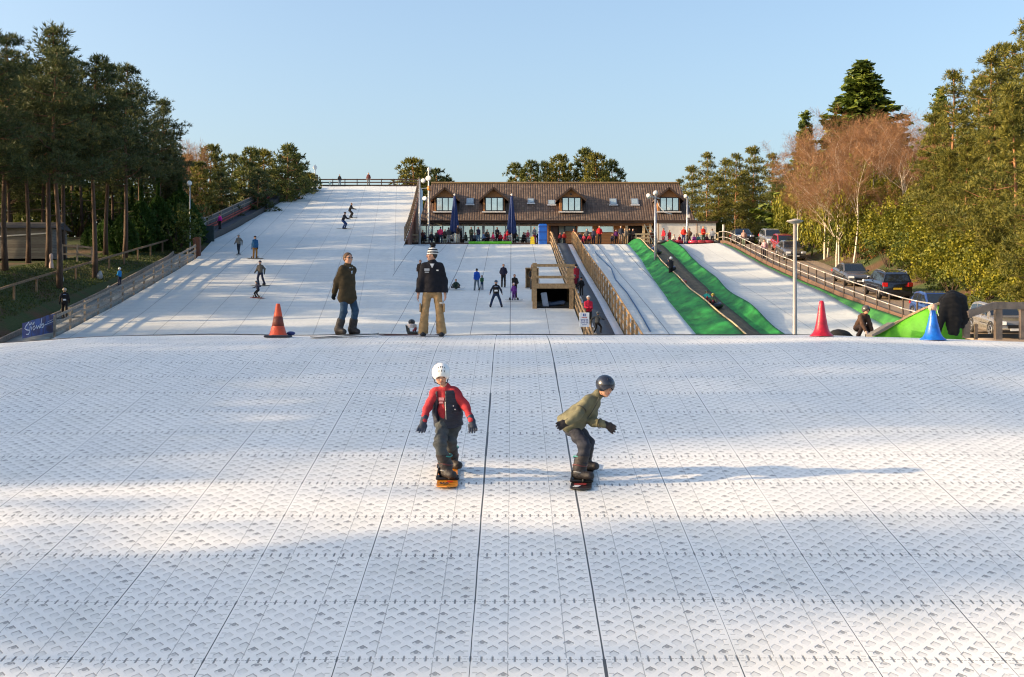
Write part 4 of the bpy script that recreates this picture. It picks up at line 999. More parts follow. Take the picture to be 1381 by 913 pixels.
# ivy covered bank: shrubs one could count at the front, ground cover behind
rs = np.random.RandomState(4); N_ = 110000
yy = rs.uniform(50, 128, N_); xx = 25.9+.02*(yy-60)+rs.uniform(0, 1, N_)**1.1*8
hump = (1+.5*sm(80, 100, yy))*(1.2+.9*np.abs(np.sin(xx*1.1+yy*.35))+.8*np.abs(np.sin(yy*.55+xx*.3))+.5*np.abs(np.sin(xx*2.3-yy*.9))-.6)*np.clip((xx-25.5)*1.2, .3, 1)
zz = gfun(xx, yy)+hump*rs.uniform(.55, 1.02, N_)+.25+.5*np.clip((xx-26)*.5, 0, 1.5)
d = np.stack([rs.normal(-.5, .6, N_), rs.normal(-.4, .6, N_), rs.normal(.5, .5, N_)], 1)
v, f = leaves(np.stack([xx, yy, zz], 1), d, .15, .13, rs, .6); meta(mk('ivy', v, f, ivy_l), 'yellow green ivy and brambles covering the bank beside the road', 'ivy', kind='stuff')
def make_bush(seed, m, N_=2600, R_=1.5):
    rs = np.random.RandomState(seed); r = thing('shrub', 'x', 'shrub', (0, 0, -100)); mb = MB()
    for k in range(7):
        a = k*.9; mb.tube([(0, 0, -.2), (.5*R_*math.cos(a), .5*R_*math.sin(a), R_*.7)], [.05, .015], 5, cap=False)
    mb.build('stem', dbark, r)
    cen = rs.normal(0, 1, (16, 3))*np.array([R_*.5, R_*.5, R_*.35])+np.array([0, 0, R_*.75]); cen[:, 2] = np.abs(cen[:, 2])
    c, nr = pads(cen, rs.uniform(.4, .75, 16)*R_*.6, N_/7, rs, .8, .6); v, f = leaves(c, nr, .13, .10, rs, .7); mk('foliage', v, f, m, r)
    KIDS[r.name] = children(r); return r
BU = [make_bush(1, ivy_l), make_bush(2, ivy_d), make_bush(3, ivy_d), make_bush(4, rust, 1500)]
USED = set()
def slabel(w_, near, zone):
    for sz in ('', 'small ', 'ragged ', 'low '):
        l_ = '%s%s shrub %s, %s row of the bank' % (sz, w_, zone, near)
        if l_ not in USED: break
    USED.add(l_); return l_
k = 0
for row in range(3):
    for y in np.arange(52, 126, 5.2-row*.4):
        y = y+rnd.uniform(-1, 1); x = 26.9+.02*(y-60)+row*2.1+rnd.uniform(-.4, .4); kd = rnd.choices([0, 1, 2, 3], [5, 3, 3, 1.2])[0]; s = rnd.uniform(.7, 1.25)+row*.15
        px = x/y*F+CX; zone = next(w for lim, w in ((60, 'behind the silver grey hatchback'), (70, 'above the blue hatchback'), (77, 'right of the black off-roader'), (84, 'beside the black off-roader'), (91, 'beside the dark grey saloon'), (97, 'just beyond the dark grey saloon'), (104, 'midway between the two saloons'), (112, 'beside the grey brown saloon'), (118, 'beside the red hatchback'), (999, 'at the top of the road')) if y < lim)
        if px > 1400 or px < 1050: continue
        words = ['yellow green', 'glossy green', 'dark green', 'rusty brown'][kd]; near = 'front' if row == 0 else ('middle' if row == 1 else 'back')
        dup(BU[kd], (x, y, gl_(x, y)-.1), rnd.uniform(0, 6), (s, s, s*rnd.uniform(.8, 1.3)), slabel(words, near, zone), 'shrubs on the right bank'); k += 1
IV = iter(['behind the lamp post head', 'right of the lamp post', 'at the left end of the birches', 'under the leaning birch', 'with the broadest top', 'nearest the saloon', 'beside the pines', 'tallest, at the back'])
for (px, y, s) in ((1085, 118, 1.3), (1100, 112, 1.6), (1072, 126, 1.5), (1118, 108, 1.6), (1140, 104, 1.7), (1160, 100, 1.6), (1060, 130, 1.4), (1092, 122, 2.0)):
    x = PX(px, y); dup(BU[0], (x, y, gl_(x, y)), px, (s*.8, s*.8, s*1.9), 'yellow ivy clad shrub among the birch stems, '+next(IV), 'ivy clad shrubs')
# undergrowth at the left and a dark understorey
LB = iter(['below the low cypress', 'behind the low cypress', 'behind the pale fence section', 'behind the shed roof', 'right of the pale fence section', 'at the far left edge', 'beyond the slanting trunk', 'cut by the left edge', 'tall, behind the straight trunk', 'tall, behind the peaked crown', 'tall, behind the shed end', 'rusty, by the concrete wall', 'left of the concrete wall'])
for (px, y, s, kd) in ((240, 104, 1.3, 2), (222, 108, 1.4, 2), (100, 118, 2.2, 2), (60, 122, 2.4, 2), (140, 120, 2.2, 2), (20, 118, 2.4, 2), (180, 116, 2.0, 2), (-10, 112, 2.4, 2), (120, 126, 3.2, 2), (160, 126, 3.0, 2), (75, 128, 3.2, 2), (262, 122, 1.6, 3), (245, 116, 1.5, 2)):
    x = PX(px, y); dup(BU[kd], (x, y, gl_(x, y)), px, (s, s, s*1.3), 'dark bush in the undergrowth of the left wood, '+next(LB), 'undergrowth bushes on the left')
# pines beyond the left edge of the view whose shadows fall across the slopes
G2 = 'pines just outside the left edge of the photo'
for i, (x, y, H) in enumerate(SHADE):
    tree((PD+PL)[(i*2) % 5], 16, x, y, H, 'dark pine just outside the left edge of the photo', G2, wide=(.82 if y < 26 else 1.15))
for L_ in (PN, PD, PG, PF, SP, TH, BI, PL, BU):
    for o in L_:
        for c_ in KIDS[o.name]: bpy.data.objects.remove(c_)
        bpy.data.objects.remove(o)
# grass tufts on the left bank
rs = np.random.RandomState(8); N_ = 22000
yy = rs.uniform(60, 106, N_); xx = -25.9-rs.uniform(0, 1, N_)*7; zz = gfun(xx, yy)+.03
v, f = leaves(np.stack([xx, yy, zz], 1), np.tile([0, 0, 1.], (N_, 1)), .14, .05, rs, .5); meta(mk('grass', v, f, leaf_mat('grass_blades', (.03, .055, .01), (.10, .13, .03), (.05, .06, .015), .5)), 'rough green grass on the left bank', 'grass', kind='stuff')
# ------------------------------------------------------------------ smooth bodies: distance fields turned into one surface
def surface_nets(Fd, org, h):
    nx, ny, nz = Fd.shape; s = Fd < 0
    c = np.zeros((nx-1, ny-1, nz-1, 3), np.float32); cnt = np.zeros((nx-1, ny-1, nz-1), np.float32)
    sl_ = [slice(0, -1), slice(1, None)]
    for ax in range(3):
        o = [a for a in range(3) if a != ax]
        for i in (0, 1):
            for j in (0, 1):
                ia = [None]*3; ib = [None]*3; ia[ax] = sl_[0]; ib[ax] = sl_[1]; ia[o[0]] = ib[o[0]] = sl_[i]; ia[o[1]] = ib[o[1]] = sl_[j]
                a = Fd[tuple(ia)]; b = Fd[tuple(ib)]; m = (a < 0) != (b < 0); t = np.where(m, a/np.where(m, a-b, 1), 0)
                c[..., ax] += np.where(m, t, 0); c[..., o[0]] += m*i; c[..., o[1]] += m*j; cnt += m
    act = cnt > 0; idx = -np.ones(act.shape, np.int64); idx[act] = np.arange(act.sum())
    g = np.stack(np.nonzero(act), 1); v = (g+c[act]/cnt[act][:, None])*h+org
    faces = []
    for ax in range(3):
        o1, o2 = (ax+1) % 3, (ax+2) % 3
        ia = [slice(None)]*3; ib = [slice(None)]*3; ia[ax] = slice(0, -1); ib[ax] = slice(1, None)
        a = s[tuple(ia)]; b = s[tuple(ib)]; e = np.nonzero(a != b); e = np.stack(e, 1)
        ok = (e[:, o1] > 0) & (e[:, o2] > 0) & (e[:, o1] < Fd.shape[o1]-1) & (e[:, o2] < Fd.shape[o2]-1); e = e[ok]
        inside = a[tuple(e.T)]
        def q(d1, d2):
            k = e.copy(); k[:, o1] -= d1; k[:, o2] -= d2; return idx[tuple(k.T)]
        Q = np.stack([q(1, 1), q(0, 1), q(0, 0), q(1, 0)], 1); Q[~inside] = Q[~inside][:, ::-1]; faces.append(Q)
    return v, np.concatenate(faces)
A3 = lambda p: np.array([float(p[0]), float(p[1]), float(p[2])])
class SDF:
    """caps, flattened caps, ellipsoids and cutting planes blended into one surface"""
    def __init__(s, k=.03): s.p = []; s.cuts = []; s.k = k
    def cap(s, a, b, r0, r1=None, k=None): s.p.append(('c', A3(a), A3(b), r0, r1 if r1 is not None else r0, k)); return s
    def chain(s, pts, rs, k=None):
        for i in range(len(pts)-1): s.cap(pts[i], pts[i+1], rs[i], rs[i+1], k)
        return s
    def flat(s, a, b, r0, r1, lat, wide, k=None): s.p.append(('f', A3(a), A3(b), r0, r1, A3(lat)/np.linalg.norm(A3(lat)), wide, k)); return s
    def ell(s, c, r, k=None, M=None): s.p.append(('e', A3(c), A3(r), None if M is None else np.array(M), k)); return s
    def cut(s, pt, nrm): s.cuts.append((A3(pt), A3(nrm)/np.linalg.norm(A3(nrm)))); return s
    def minus(s, c, r): s.cuts.append(('s', A3(c), A3(r))); return s
    def mesh(s, h, inflate=0, fold=0, seed=0):
        lo = np.full(3, 1e9); hi = -lo
        for p in s.p:
            if p[0] == 'e': R_ = p[2].max()*1.05; L = [p[1]-R_, p[1]+R_]
            else: R_ = max(p[3], p[4])*(p[6] if p[0] == 'f' else 1); L = [np.minimum(p[1], p[2])-R_, np.maximum(p[1], p[2])+R_]
            lo = np.minimum(lo, L[0]); hi = np.maximum(hi, L[1])
        lo -= 3*h+inflate; hi += 3*h+inflate; n_ = np.ceil((hi-lo)/h).astype(int)+1
        X = [lo[i]+h*np.arange(n_[i]) for i in range(3)]; P = np.stack(np.meshgrid(*X, indexing='ij'), -1).astype(np.float32)
        D = None
        for p in s.p:
            if p[0] == 'e':
                q = P-p[1].astype(np.float32)
                if p[3] is not None: q = q@p[3].astype(np.float32)
                k0 = np.linalg.norm(q/p[2], axis=-1); k1 = np.linalg.norm(q/(p[2]**2), axis=-1)+1e-6; d = k0*(k0-1)/k1; kk = p[4]
            else:
                a, b = p[1], p[2]; ab = b-a; L2 = max(1e-9, ab@ab); t = np.clip(((P-a)@ab)/L2, 0, 1); q = P-(a+t[..., None]*ab)
                if p[0] == 'f':
                    lat = p[5]; w = p[6]; la = q@lat; q = q-(la*(1-1/w))[..., None]*lat; kk = p[7]
                else: kk = p[5]
                d = np.linalg.norm(q, axis=-1)-(p[3]+(p[4]-p[3])*t)
            kk = s.k if kk is None else kk
            if D is None: D = d
            else:
                hh = np.maximum(kk-np.abs(D-d), 0)/kk; D = np.minimum(D, d)-hh*hh*kk/4
        D = D-inflate
        if fold:
            D = D+fold*(np.sin(P[..., 2]*34+P[..., 0]*17+seed)*np.sin(P[..., 0]*21-P[..., 1]*19+P[..., 2]*9+seed*2)*.6+.5*np.sin(P[..., 2]*61+P[..., 1]*30+seed))
        for cu in s.cuts:
            if isinstance(cu[0], str):
                q = (P-cu[1])/cu[2]; d = (np.linalg.norm(q, axis=-1)-1)*cu[2].min(); D = np.maximum(D, -d)
            else: D = np.maximum(D, (P-cu[0])@cu[1])
        D = D.astype(np.float64); D[0] = D[-1] = 1; D[:, 0] = D[:, -1] = 1; D[:, :, 0] = D[:, :, -1] = 1
        return surface_nets(D, lo, h)
def sobj(name, sdf, h, m, parent, inflate=0, fold=0, seed=0):
    v, f = sdf.mesh(h, inflate, fold, seed)
    return mk(name, v, f, m, parent, smooth=True)
def ik(a, b, l1, l2, pole):
    a, b, pole = Vector(a), Vector(b), Vector(pole); d = b-a; L = min(d.length, (l1+l2)*.999)
    u = d.normalized(); x = (l1*l1-l2*l2+L*L)/(2*L); y = math.sqrt(max(0, l1*l1-x*x)); p = (pole-u*pole.dot(u))
    p = p.normalized() if p.length > 1e-4 else u.orthogonal().normalized()
    return a+u*x+p*y, a+u*L

skin = mat('skin', (.50, .27, .18), .55, 0, .1, 12, spec=.4)
HAIR = {'brown': mat('brown_hair', (.09, .045, .02), .7, 0, .3, 30), 'dark': mat('dark_hair', (.02, .014, .01), .7, 0, .3, 30), 'blond': mat('blond_hair', (.36, .24, .11), .7, 0, .3, 30), 'grey': mat('grey_hair', (.30, .29, .28), .7, 0, .3, 30)}
black = mat('black_plastic', (.014, .014, .016), .4, 0, .2, 20)
lens = mat('dark_lens', (.02, .008, .008), .08, 0, 0, spec=1)
lipm = mat('lips', (.42, .14, .11), .5, 0, .05)
eyem = mat('eye', (.03, .02, .015), .2, 0, 0)
def person(label, loc, H=1.72, face=180, pose='stand', top=(.1, .1, .1), legs=(.03, .04, .07), shoes=(.02, .02, .02), hair='brown', hat=None, helmet=None, hood=False, gloves=None,
           hem=.0, h=.03, lean=(0, 0), stance=None, hands=None, feet=None, pelvis=None, look=0, detail=0, group=None, puff=.02, name='person', tilt=0, sleeves=None, knees=None):
    """local frame: +y is the way the person faces, +x the person's right; face = heading in degrees (0 away from the camera, 180 towards it)"""
    sc = H/1.75
    P = {'pel': Vector((0, 0, .93)), 'lean': Vector((0, .02, 1)), 'fl': Vector((-.11, 0, 0)), 'fr': Vector((.11, 0, 0)), 'hl': Vector((-.27, .08, .86)), 'hr': Vector((.27, .08, .86)), 'kp': Vector((0, 1, 0)), 'ep': Vector((0, -1, -.1))}
    if pose == 'walk': P.update(fl=Vector((-.1, .28, 0)), fr=Vector((.1, -.25, .02)), hl=Vector((-.25, -.12, .9)), hr=Vector((.25, .26, .92)), pel=Vector((0, 0, .90)))
    if pose == 'wide': P.update(fl=Vector((-.34, 0, 0)), fr=Vector((.34, .05, 0)), pel=Vector((0, 0, .84)), hl=Vector((-.36, .12, .85)), hr=Vector((.36, .12, .85)))
    if pose == 'board': P.update(fl=Vector((-.25, 0, .03)), fr=Vector((.25, 0, .03)), pel=Vector((0, -.08, .78)), lean=Vector((0, .25, 1)), hl=Vector((-.5, .1, 1.0)), hr=Vector((.48, .12, .98)))
    if pose == 'ski': P.update(fl=Vector((-.14, .05, .03)), fr=Vector((.14, .0, .03)), pel=Vector((0, -.12, .80)), lean=Vector((0, .4, 1)), hl=Vector((-.33, .38, .95)), hr=Vector((.33, .38, .95)))
    if pose == 'front': P.update(hl=Vector((-.1, .30, 1.08)), hr=Vector((.1, .30, 1.10)))
    if pose == 'drink': P.update(hl=Vector((-.1, .28, 1.05)), hr=Vector((.08, .26, 1.38)))
    if pose == 'pocket': P.update(hl=Vector((-.2, .12, .98)), hr=Vector((.2, .12, .98)), ep=Vector((0, -1, .1)))
    if pose == 'sit': P.update(pel=Vector((0, 0, .50)), fl=Vector((-.13, .45, 0)), fr=Vector((.13, .48, 0)), hl=Vector((-.15, .36, .68)), hr=Vector((.15, .38, .70)), lean=Vector((0, .18, 1)))
    if pose == 'ground': P.update(pel=Vector((0, 0, .14)), fl=Vector((-.24, .62, .04)), fr=Vector((.24, .62, .04)), hl=Vector((-.3, .38, .36)), hr=Vector((.3, .38, .36)), lean=Vector((0, .3, 1)), kp=Vector((0, 0, 1)))
    if pose == 'recline': P.update(pel=Vector((0, 0, .28)), fl=Vector((-.16, .75, .2)), fr=Vector((.16, .75, .2)), hl=Vector((-.4, .2, .35)), hr=Vector((.4, .2, .35)), lean=Vector((0, -.55, 1)), kp=Vector((0, 0, 1)))
    if pose == 'crouch': P.update(pel=Vector((0, -.12, .38)), fl=Vector((-.18, .12, 0)), fr=Vector((.18, .1, 0)), hl=Vector((-.1, .5, .12)), hr=Vector((.16, .5, .14)), lean=Vector((0, .75, 1)), kp=Vector((0, 1, .3)))
    if stance: P['fl'], P['fr'] = Vector((-stance/2, 0, 0)), Vector((stance/2, 0, 0))
    if hands: P['hl'], P['hr'] = Vector(hands[0]), Vector(hands[1])
    if feet: P['fl'], P['fr'] = Vector(feet[0]), Vector(feet[1])
    if pelvis: P['pel'] = Vector(pelvis)
    P['lean'] = P['lean']+Vector((lean[0], lean[1], 0))
    pel = P['pel']; ln = P['lean'].normalized(); neck = pel+ln*.50; hd = (ln+Vector((0, .12, .9))).normalized(); kid = 1.0 if H > 1.45 else 1.12
    head = neck+hd*.17*kid; lat = Vector((1, 0, 0)); k_ = ik
    sh = {s: neck+lat*s*.165-ln*.055 for s in (-1, 1)}; hip = {s: pel+lat*s*.088-ln*.02 for s in (-1, 1)}
    elb, hnd, kne, ank = {}, {}, {}, {}
    for s, hk, fk in ((-1, 'hl', 'fl'), (1, 'hr', 'fr')):
        elb[s], hnd[s] = ik(sh[s], P[hk], .285, .26, P['ep']+Vector((s*.25, 0, 0)))
        ft = P[fk]+Vector((0, -.03, .10)); kp = P['kp'] if knees is None else Vector(knees[0 if s < 0 else 1]); kne[s], ank[s] = ik(hip[s], ft, .415, .405, kp+Vector((s*.12, 0, 0)))
    root = thing(name, label, 'person', loc, R(face), group); root.scale = (sc,)*3; hh = h/sc
    if tilt: root.rotation_euler = (R(tilt), 0, R(face))
    cols = cloth(top)
    # body
    B = SDF(.03); hr_ = .098*kid
    lk = Matrix.Rotation(R(look), 3, 'Z'); fw = lk@Vector((0, 1, 0)); hx = lk@Vector((1, 0, 0))
    upv = Vector((0, -.1, 1)).normalized()
    if detail:
        HM = np.array(lk)
        B.ell(head+Vector((0, 0, .01)), (.074*kid, .094*kid, .108*kid), .02, HM)
        B.ell(head+fw*.035*kid-Vector((0, 0, .055*kid)), (.052*kid, .055*kid, .06*kid), .03, HM)       # jaw
        B.cap(head+fw*.088*kid+Vector((0, 0, .015)), head+fw*.112*kid-Vector((0, 0, .022)), .009, .014, .012)  # nose
        B.ell(head+fw*.075*kid+Vector((0, 0, .038)), (.05, .02, .012), .02, HM)                         # brow
        B.ell(head+fw*.082*kid-Vector((0, 0, .085*kid)), (.02, .016, .015), .015, HM)                   # chin
        for s in (-1, 1): B.ell(head+hx*s*.078*kid-Vector((0, 0, .005)), (.010, .020, .031), .008, HM)  # ears
        for s in (-1, 1): B.ell(head+fw*.070*kid+hx*s*.040-Vector((0, 0, .02)), (.022, .02, .02), .02, HM)
    else:
        B.ell(head, (.080*kid, .096*kid, .115*kid)); B.cap(head+fw*.09*kid, head+fw*.112*kid-Vector((0, 0, .02)), .012, .016)
        for s in (-1, 1): B.ell(head+hx*s*.082*kid, (.014, .02, .03))
    B.cap(neck-ln*.03, head-Vector((0, 0, .05)), .052, .048); B.flat(pel+ln*.08, neck-ln*.10, .085, .095, lat, 1.45, .05); B.flat(pel-ln*.02, pel+ln*.06, .09, .088, lat, 1.4)
    for s in (-1, 1):
        B.chain([sh[s], elb[s], hnd[s]], [.045, .038, .026]); B.chain([hip[s], kne[s], ank[s]], [.075, .05, .035]); B.cap(ank[s], ank[s]+Vector((0, .12, -.06)), .035, .03)
        fd = (hnd[s]-elb[s]).normalized(); 
        if gloves is None:
            pe = hnd[s]+fd*.075; B.flat(hnd[s]+fd*.01, pe, .018, .019, fd.cross(Vector((s*.9, .3, .1))) if detail else lat, 1.9, .02)
            if detail:
                sd = fd.cross(Vector((1, 0, 0))).normalized(); inn = Vector((-s, 0, 0))
                for q, (o, L_) in enumerate(((-.030, .072), (-.010, .082), (.010, .078), (.028, .062))):
                    b0 = pe+sd*o; b1 = b0+(fd+inn*.15).normalized()*L_*.5; b2 = b1+(fd+inn*.7).normalized()*L_*.5; B.chain([b0, b1, b2], [.0095, .009, .0075], .006)
                th = hnd[s]+fd*.03+sd*(.03 if fd.z < 0 else -.03); B.chain([th, th+(sd*.6+fd).normalized()*.035+inn*.01, th+(sd*.5+fd*1.2).normalized()*.065+inn*.02], [.012, .010, .008], .01)
            else: B.cap(pe, pe+fd*.06, .022, .016)
    sobj('body', B, hh*(.9 if not detail else .55), skin, root)
    # jacket
    J = SDF(.05); hm = pel-ln*hem
    J.flat(neck-ln*.09, pel+ln*.18, .105, .105, lat, 1.5); J.flat(pel+ln*.18, pel+ln*(.0-hem*.6), .105, .118+hem*.12, lat, 1.42); J.cap(neck-ln*.03, neck+hd*.025, .068, .066)
    J.cut(pel-ln*(.03+hem), -ln)
    JS = J if sleeves is None else SDF(.04)
    for s in (-1, 1):
        JS.chain([sh[s]+lat*(-s)*.02, elb[s], elb[s].lerp(hnd[s], .93)], [.066, .054, .043])
        if JS is J: pass
    seed = rnd.uniform(0, 6)
    jk = sobj('jacket', J, hh, cols, root, puff*.6, .0035 if detail else 0, seed)
    if sleeves is not None: sobj('sleeves', JS, hh, cloth(sleeves), root, .002, .004 if detail else 0, seed)
    if hood: 
        Hd = SDF(.04); Hd.ell(neck-Vector((0, .09, -.01)), (.11, .07, .07)); sobj('hood', Hd, hh, cols, root, .005)
    # trousers
    T = SDF(.035); T.flat(pel-ln*.05, pel+ln*.08, .105, .100, lat, 1.32)
    for s in (-1, 1):
        low = ank[s]+Vector((0, -.0, -.02)); T.chain([hip[s], kne[s], low], [.092, .068, .066])
    sobj('trousers', T, hh, cloth(legs), root, .004, .004 if detail else 0, seed+1)
    for s in (-1, 1):
        fd = Vector((0, 1, 0)); S_ = SDF(.03); b = ank[s]+Vector((0, 0, -.055)); 
        S_.flat(b+Vector((0, -.03, 0)), b+fd*.15, .045, .036, lat, 1.12); S_.cap(ank[s]+Vector((0, 0, .04)), b, .058, .05); S_.cut(b-Vector((0, 0, .045)), (0, 0, -1)); sobj('boot', S_, hh*.9, cloth(shoes), root, .004)
        if gloves is not None:
            fd = (hnd[s]-elb[s]).normalized(); G_ = SDF(.02); G_.cap(hnd[s]-fd*.05, hnd[s]+fd*.01, .046, .036); pe = hnd[s]+fd*.08; G_.cap(hnd[s], pe, .036, .038)
            if detail:
                sd = fd.cross(Vector((0, 1, .2))).normalized()
                for q, (o, L_) in enumerate(((-.036, .07), (-.012, .082), (.012, .078), (.036, .062))):
                    b0 = pe+sd*o; b1 = b0+(fd+Vector((0, .25, 0))).normalized()*L_*.55; b2 = b1+(fd+Vector((0, .9, 0))).normalized()*L_*.45; G_.chain([b0, b1, b2], [.016, .015, .013], .008)
                th = hnd[s]+fd*.02+sd*(-s)*.035; G_.chain([th, th+(fd-sd*s*.8).normalized()*.045, th+(fd*1.2-sd*s*.5).normalized()*.08], [.017, .016, .013], .01)
            else: G_.cap(pe, pe+fd*.05, .036, .03); G_.cap(hnd[s]+fd*.03, hnd[s]+fd*.06+Vector((-s*.045, .02, 0)), .018, .015)
            sobj('glove', G_, hh*(.55 if detail else .9), cloth(gloves), root)
    # hair, hat, helmet
    if helmet is not None:
        E = SDF(.02); HM = np.array(lk); E.ell(head+Vector((0, -.008, .03)), (.118*kid, .135*kid, .122*kid), .02, HM); E.cut(head+fw*.02-Vector((0, 0, .045)), (fw*.30+Vector((0, 0, -1)))); E.minus(head+fw*.12*kid-Vector((0, 0, .035)), (.085*kid, .085*kid, .062*kid))
        hm_ = sobj('helmet', E, hh*(.6 if detail else 1), mat('helmet_%02x%02x%02x' % tuple(int(c*255) for c in helmet), helmet, .3, 0, .06, 12, coat=.3), root)
    elif hat is not None:
        E = SDF(.02); E.ell(head+Vector((0, -.01, .05)), (.098*kid, .112*kid, .095*kid)); E.cut(head+Vector((0, 0, .028)), (0, .25, -1)); sobj('hat', E, hh*.9, cloth(hat), root, .006)
    else:
        E = SDF(.02); E.ell(head+Vector((0, 0, .022))-fw*.012, (.088*kid, .104*kid, .108*kid)); E.cut(head+fw*.045+Vector((0, 0, .05)), (fw*.8+Vector((0, 0, -.55))).normalized()*1.0)
        sobj('hair', E, hh*.8, HAIR[hair], root, .003)
    root['_j'] = 1; del root['_j']
    J_ = dict(head=head, fw=fw, hx=hx, neck=neck, pel=pel, sh=sh, hnd=hnd, elb=elb, ank=ank, kid=kid, ln=ln, kne=kne)
    return root, J_
def board(label, loc, rz, col, L=1.45, Wd=.26, pitch=0, roll=0, group=None, bind=True, scl=1, deckc=None, hl=False, name='snowboard', spread=.26):
    o = thing(name, label, 'snowboard' if name == 'snowboard' else 'ski', loc, rz, group); o.rotation_euler = (pitch, roll, rz)
    n_ = 22; V = []; Fc = []
    for i in range(n_+1):
        t = -1+2*i/n_; y = t*L/2; w = Wd/2*(1-.13*(1-t*t))*(math.sqrt(max(0, 1-max(0, (abs(t)-.82)/.18)**2)) if abs(t) > .82 else 1)+.004
        z = .10*max(0, abs(t)-.8)**1.5*6*.35
        for (xx, zz) in ((-w, 0), (w, 0), (w, .014), (-w, .014)): V.append((xx, y, z+zz))
    for i in range(n_):
        for j in range(4): Fc.append((i*4+j, i*4+(j+1) % 4, i*4+4+(j+1) % 4, i*4+4+j))
    Fc += [(3, 2, 1, 0), tuple(n_*4+j for j in range(4))]
    mk('deck', V, Fc, mat('board_%02x%02x%02x' % tuple(int(255*c) for c in col), col, .35, 0, .2, 4, coat=.3), o)
    if bind:
        for s in (-1, 1):
            mb = MB(); c_ = Vector((0, s*spread, .03)); mb.box(c_, (.27, .13, .03), bev=.01); mb.prism([c_+Vector((-.13, -.045, 0)), c_+Vector((-.13, .045, 0)), c_+Vector((-.11, .035, .12)), c_+Vector((-.11, -.035, .12))], (.015, 0, .01)); mb.tube([c_+Vector((.02, -.065, 0)), c_+Vector((.02, -.05, .09)), c_+Vector((.02, 0, .12)), c_+Vector((.02, .05, .09)), c_+Vector((.02, .065, 0))], .014, 6)
            mb.build('binding', black, o)
    return o
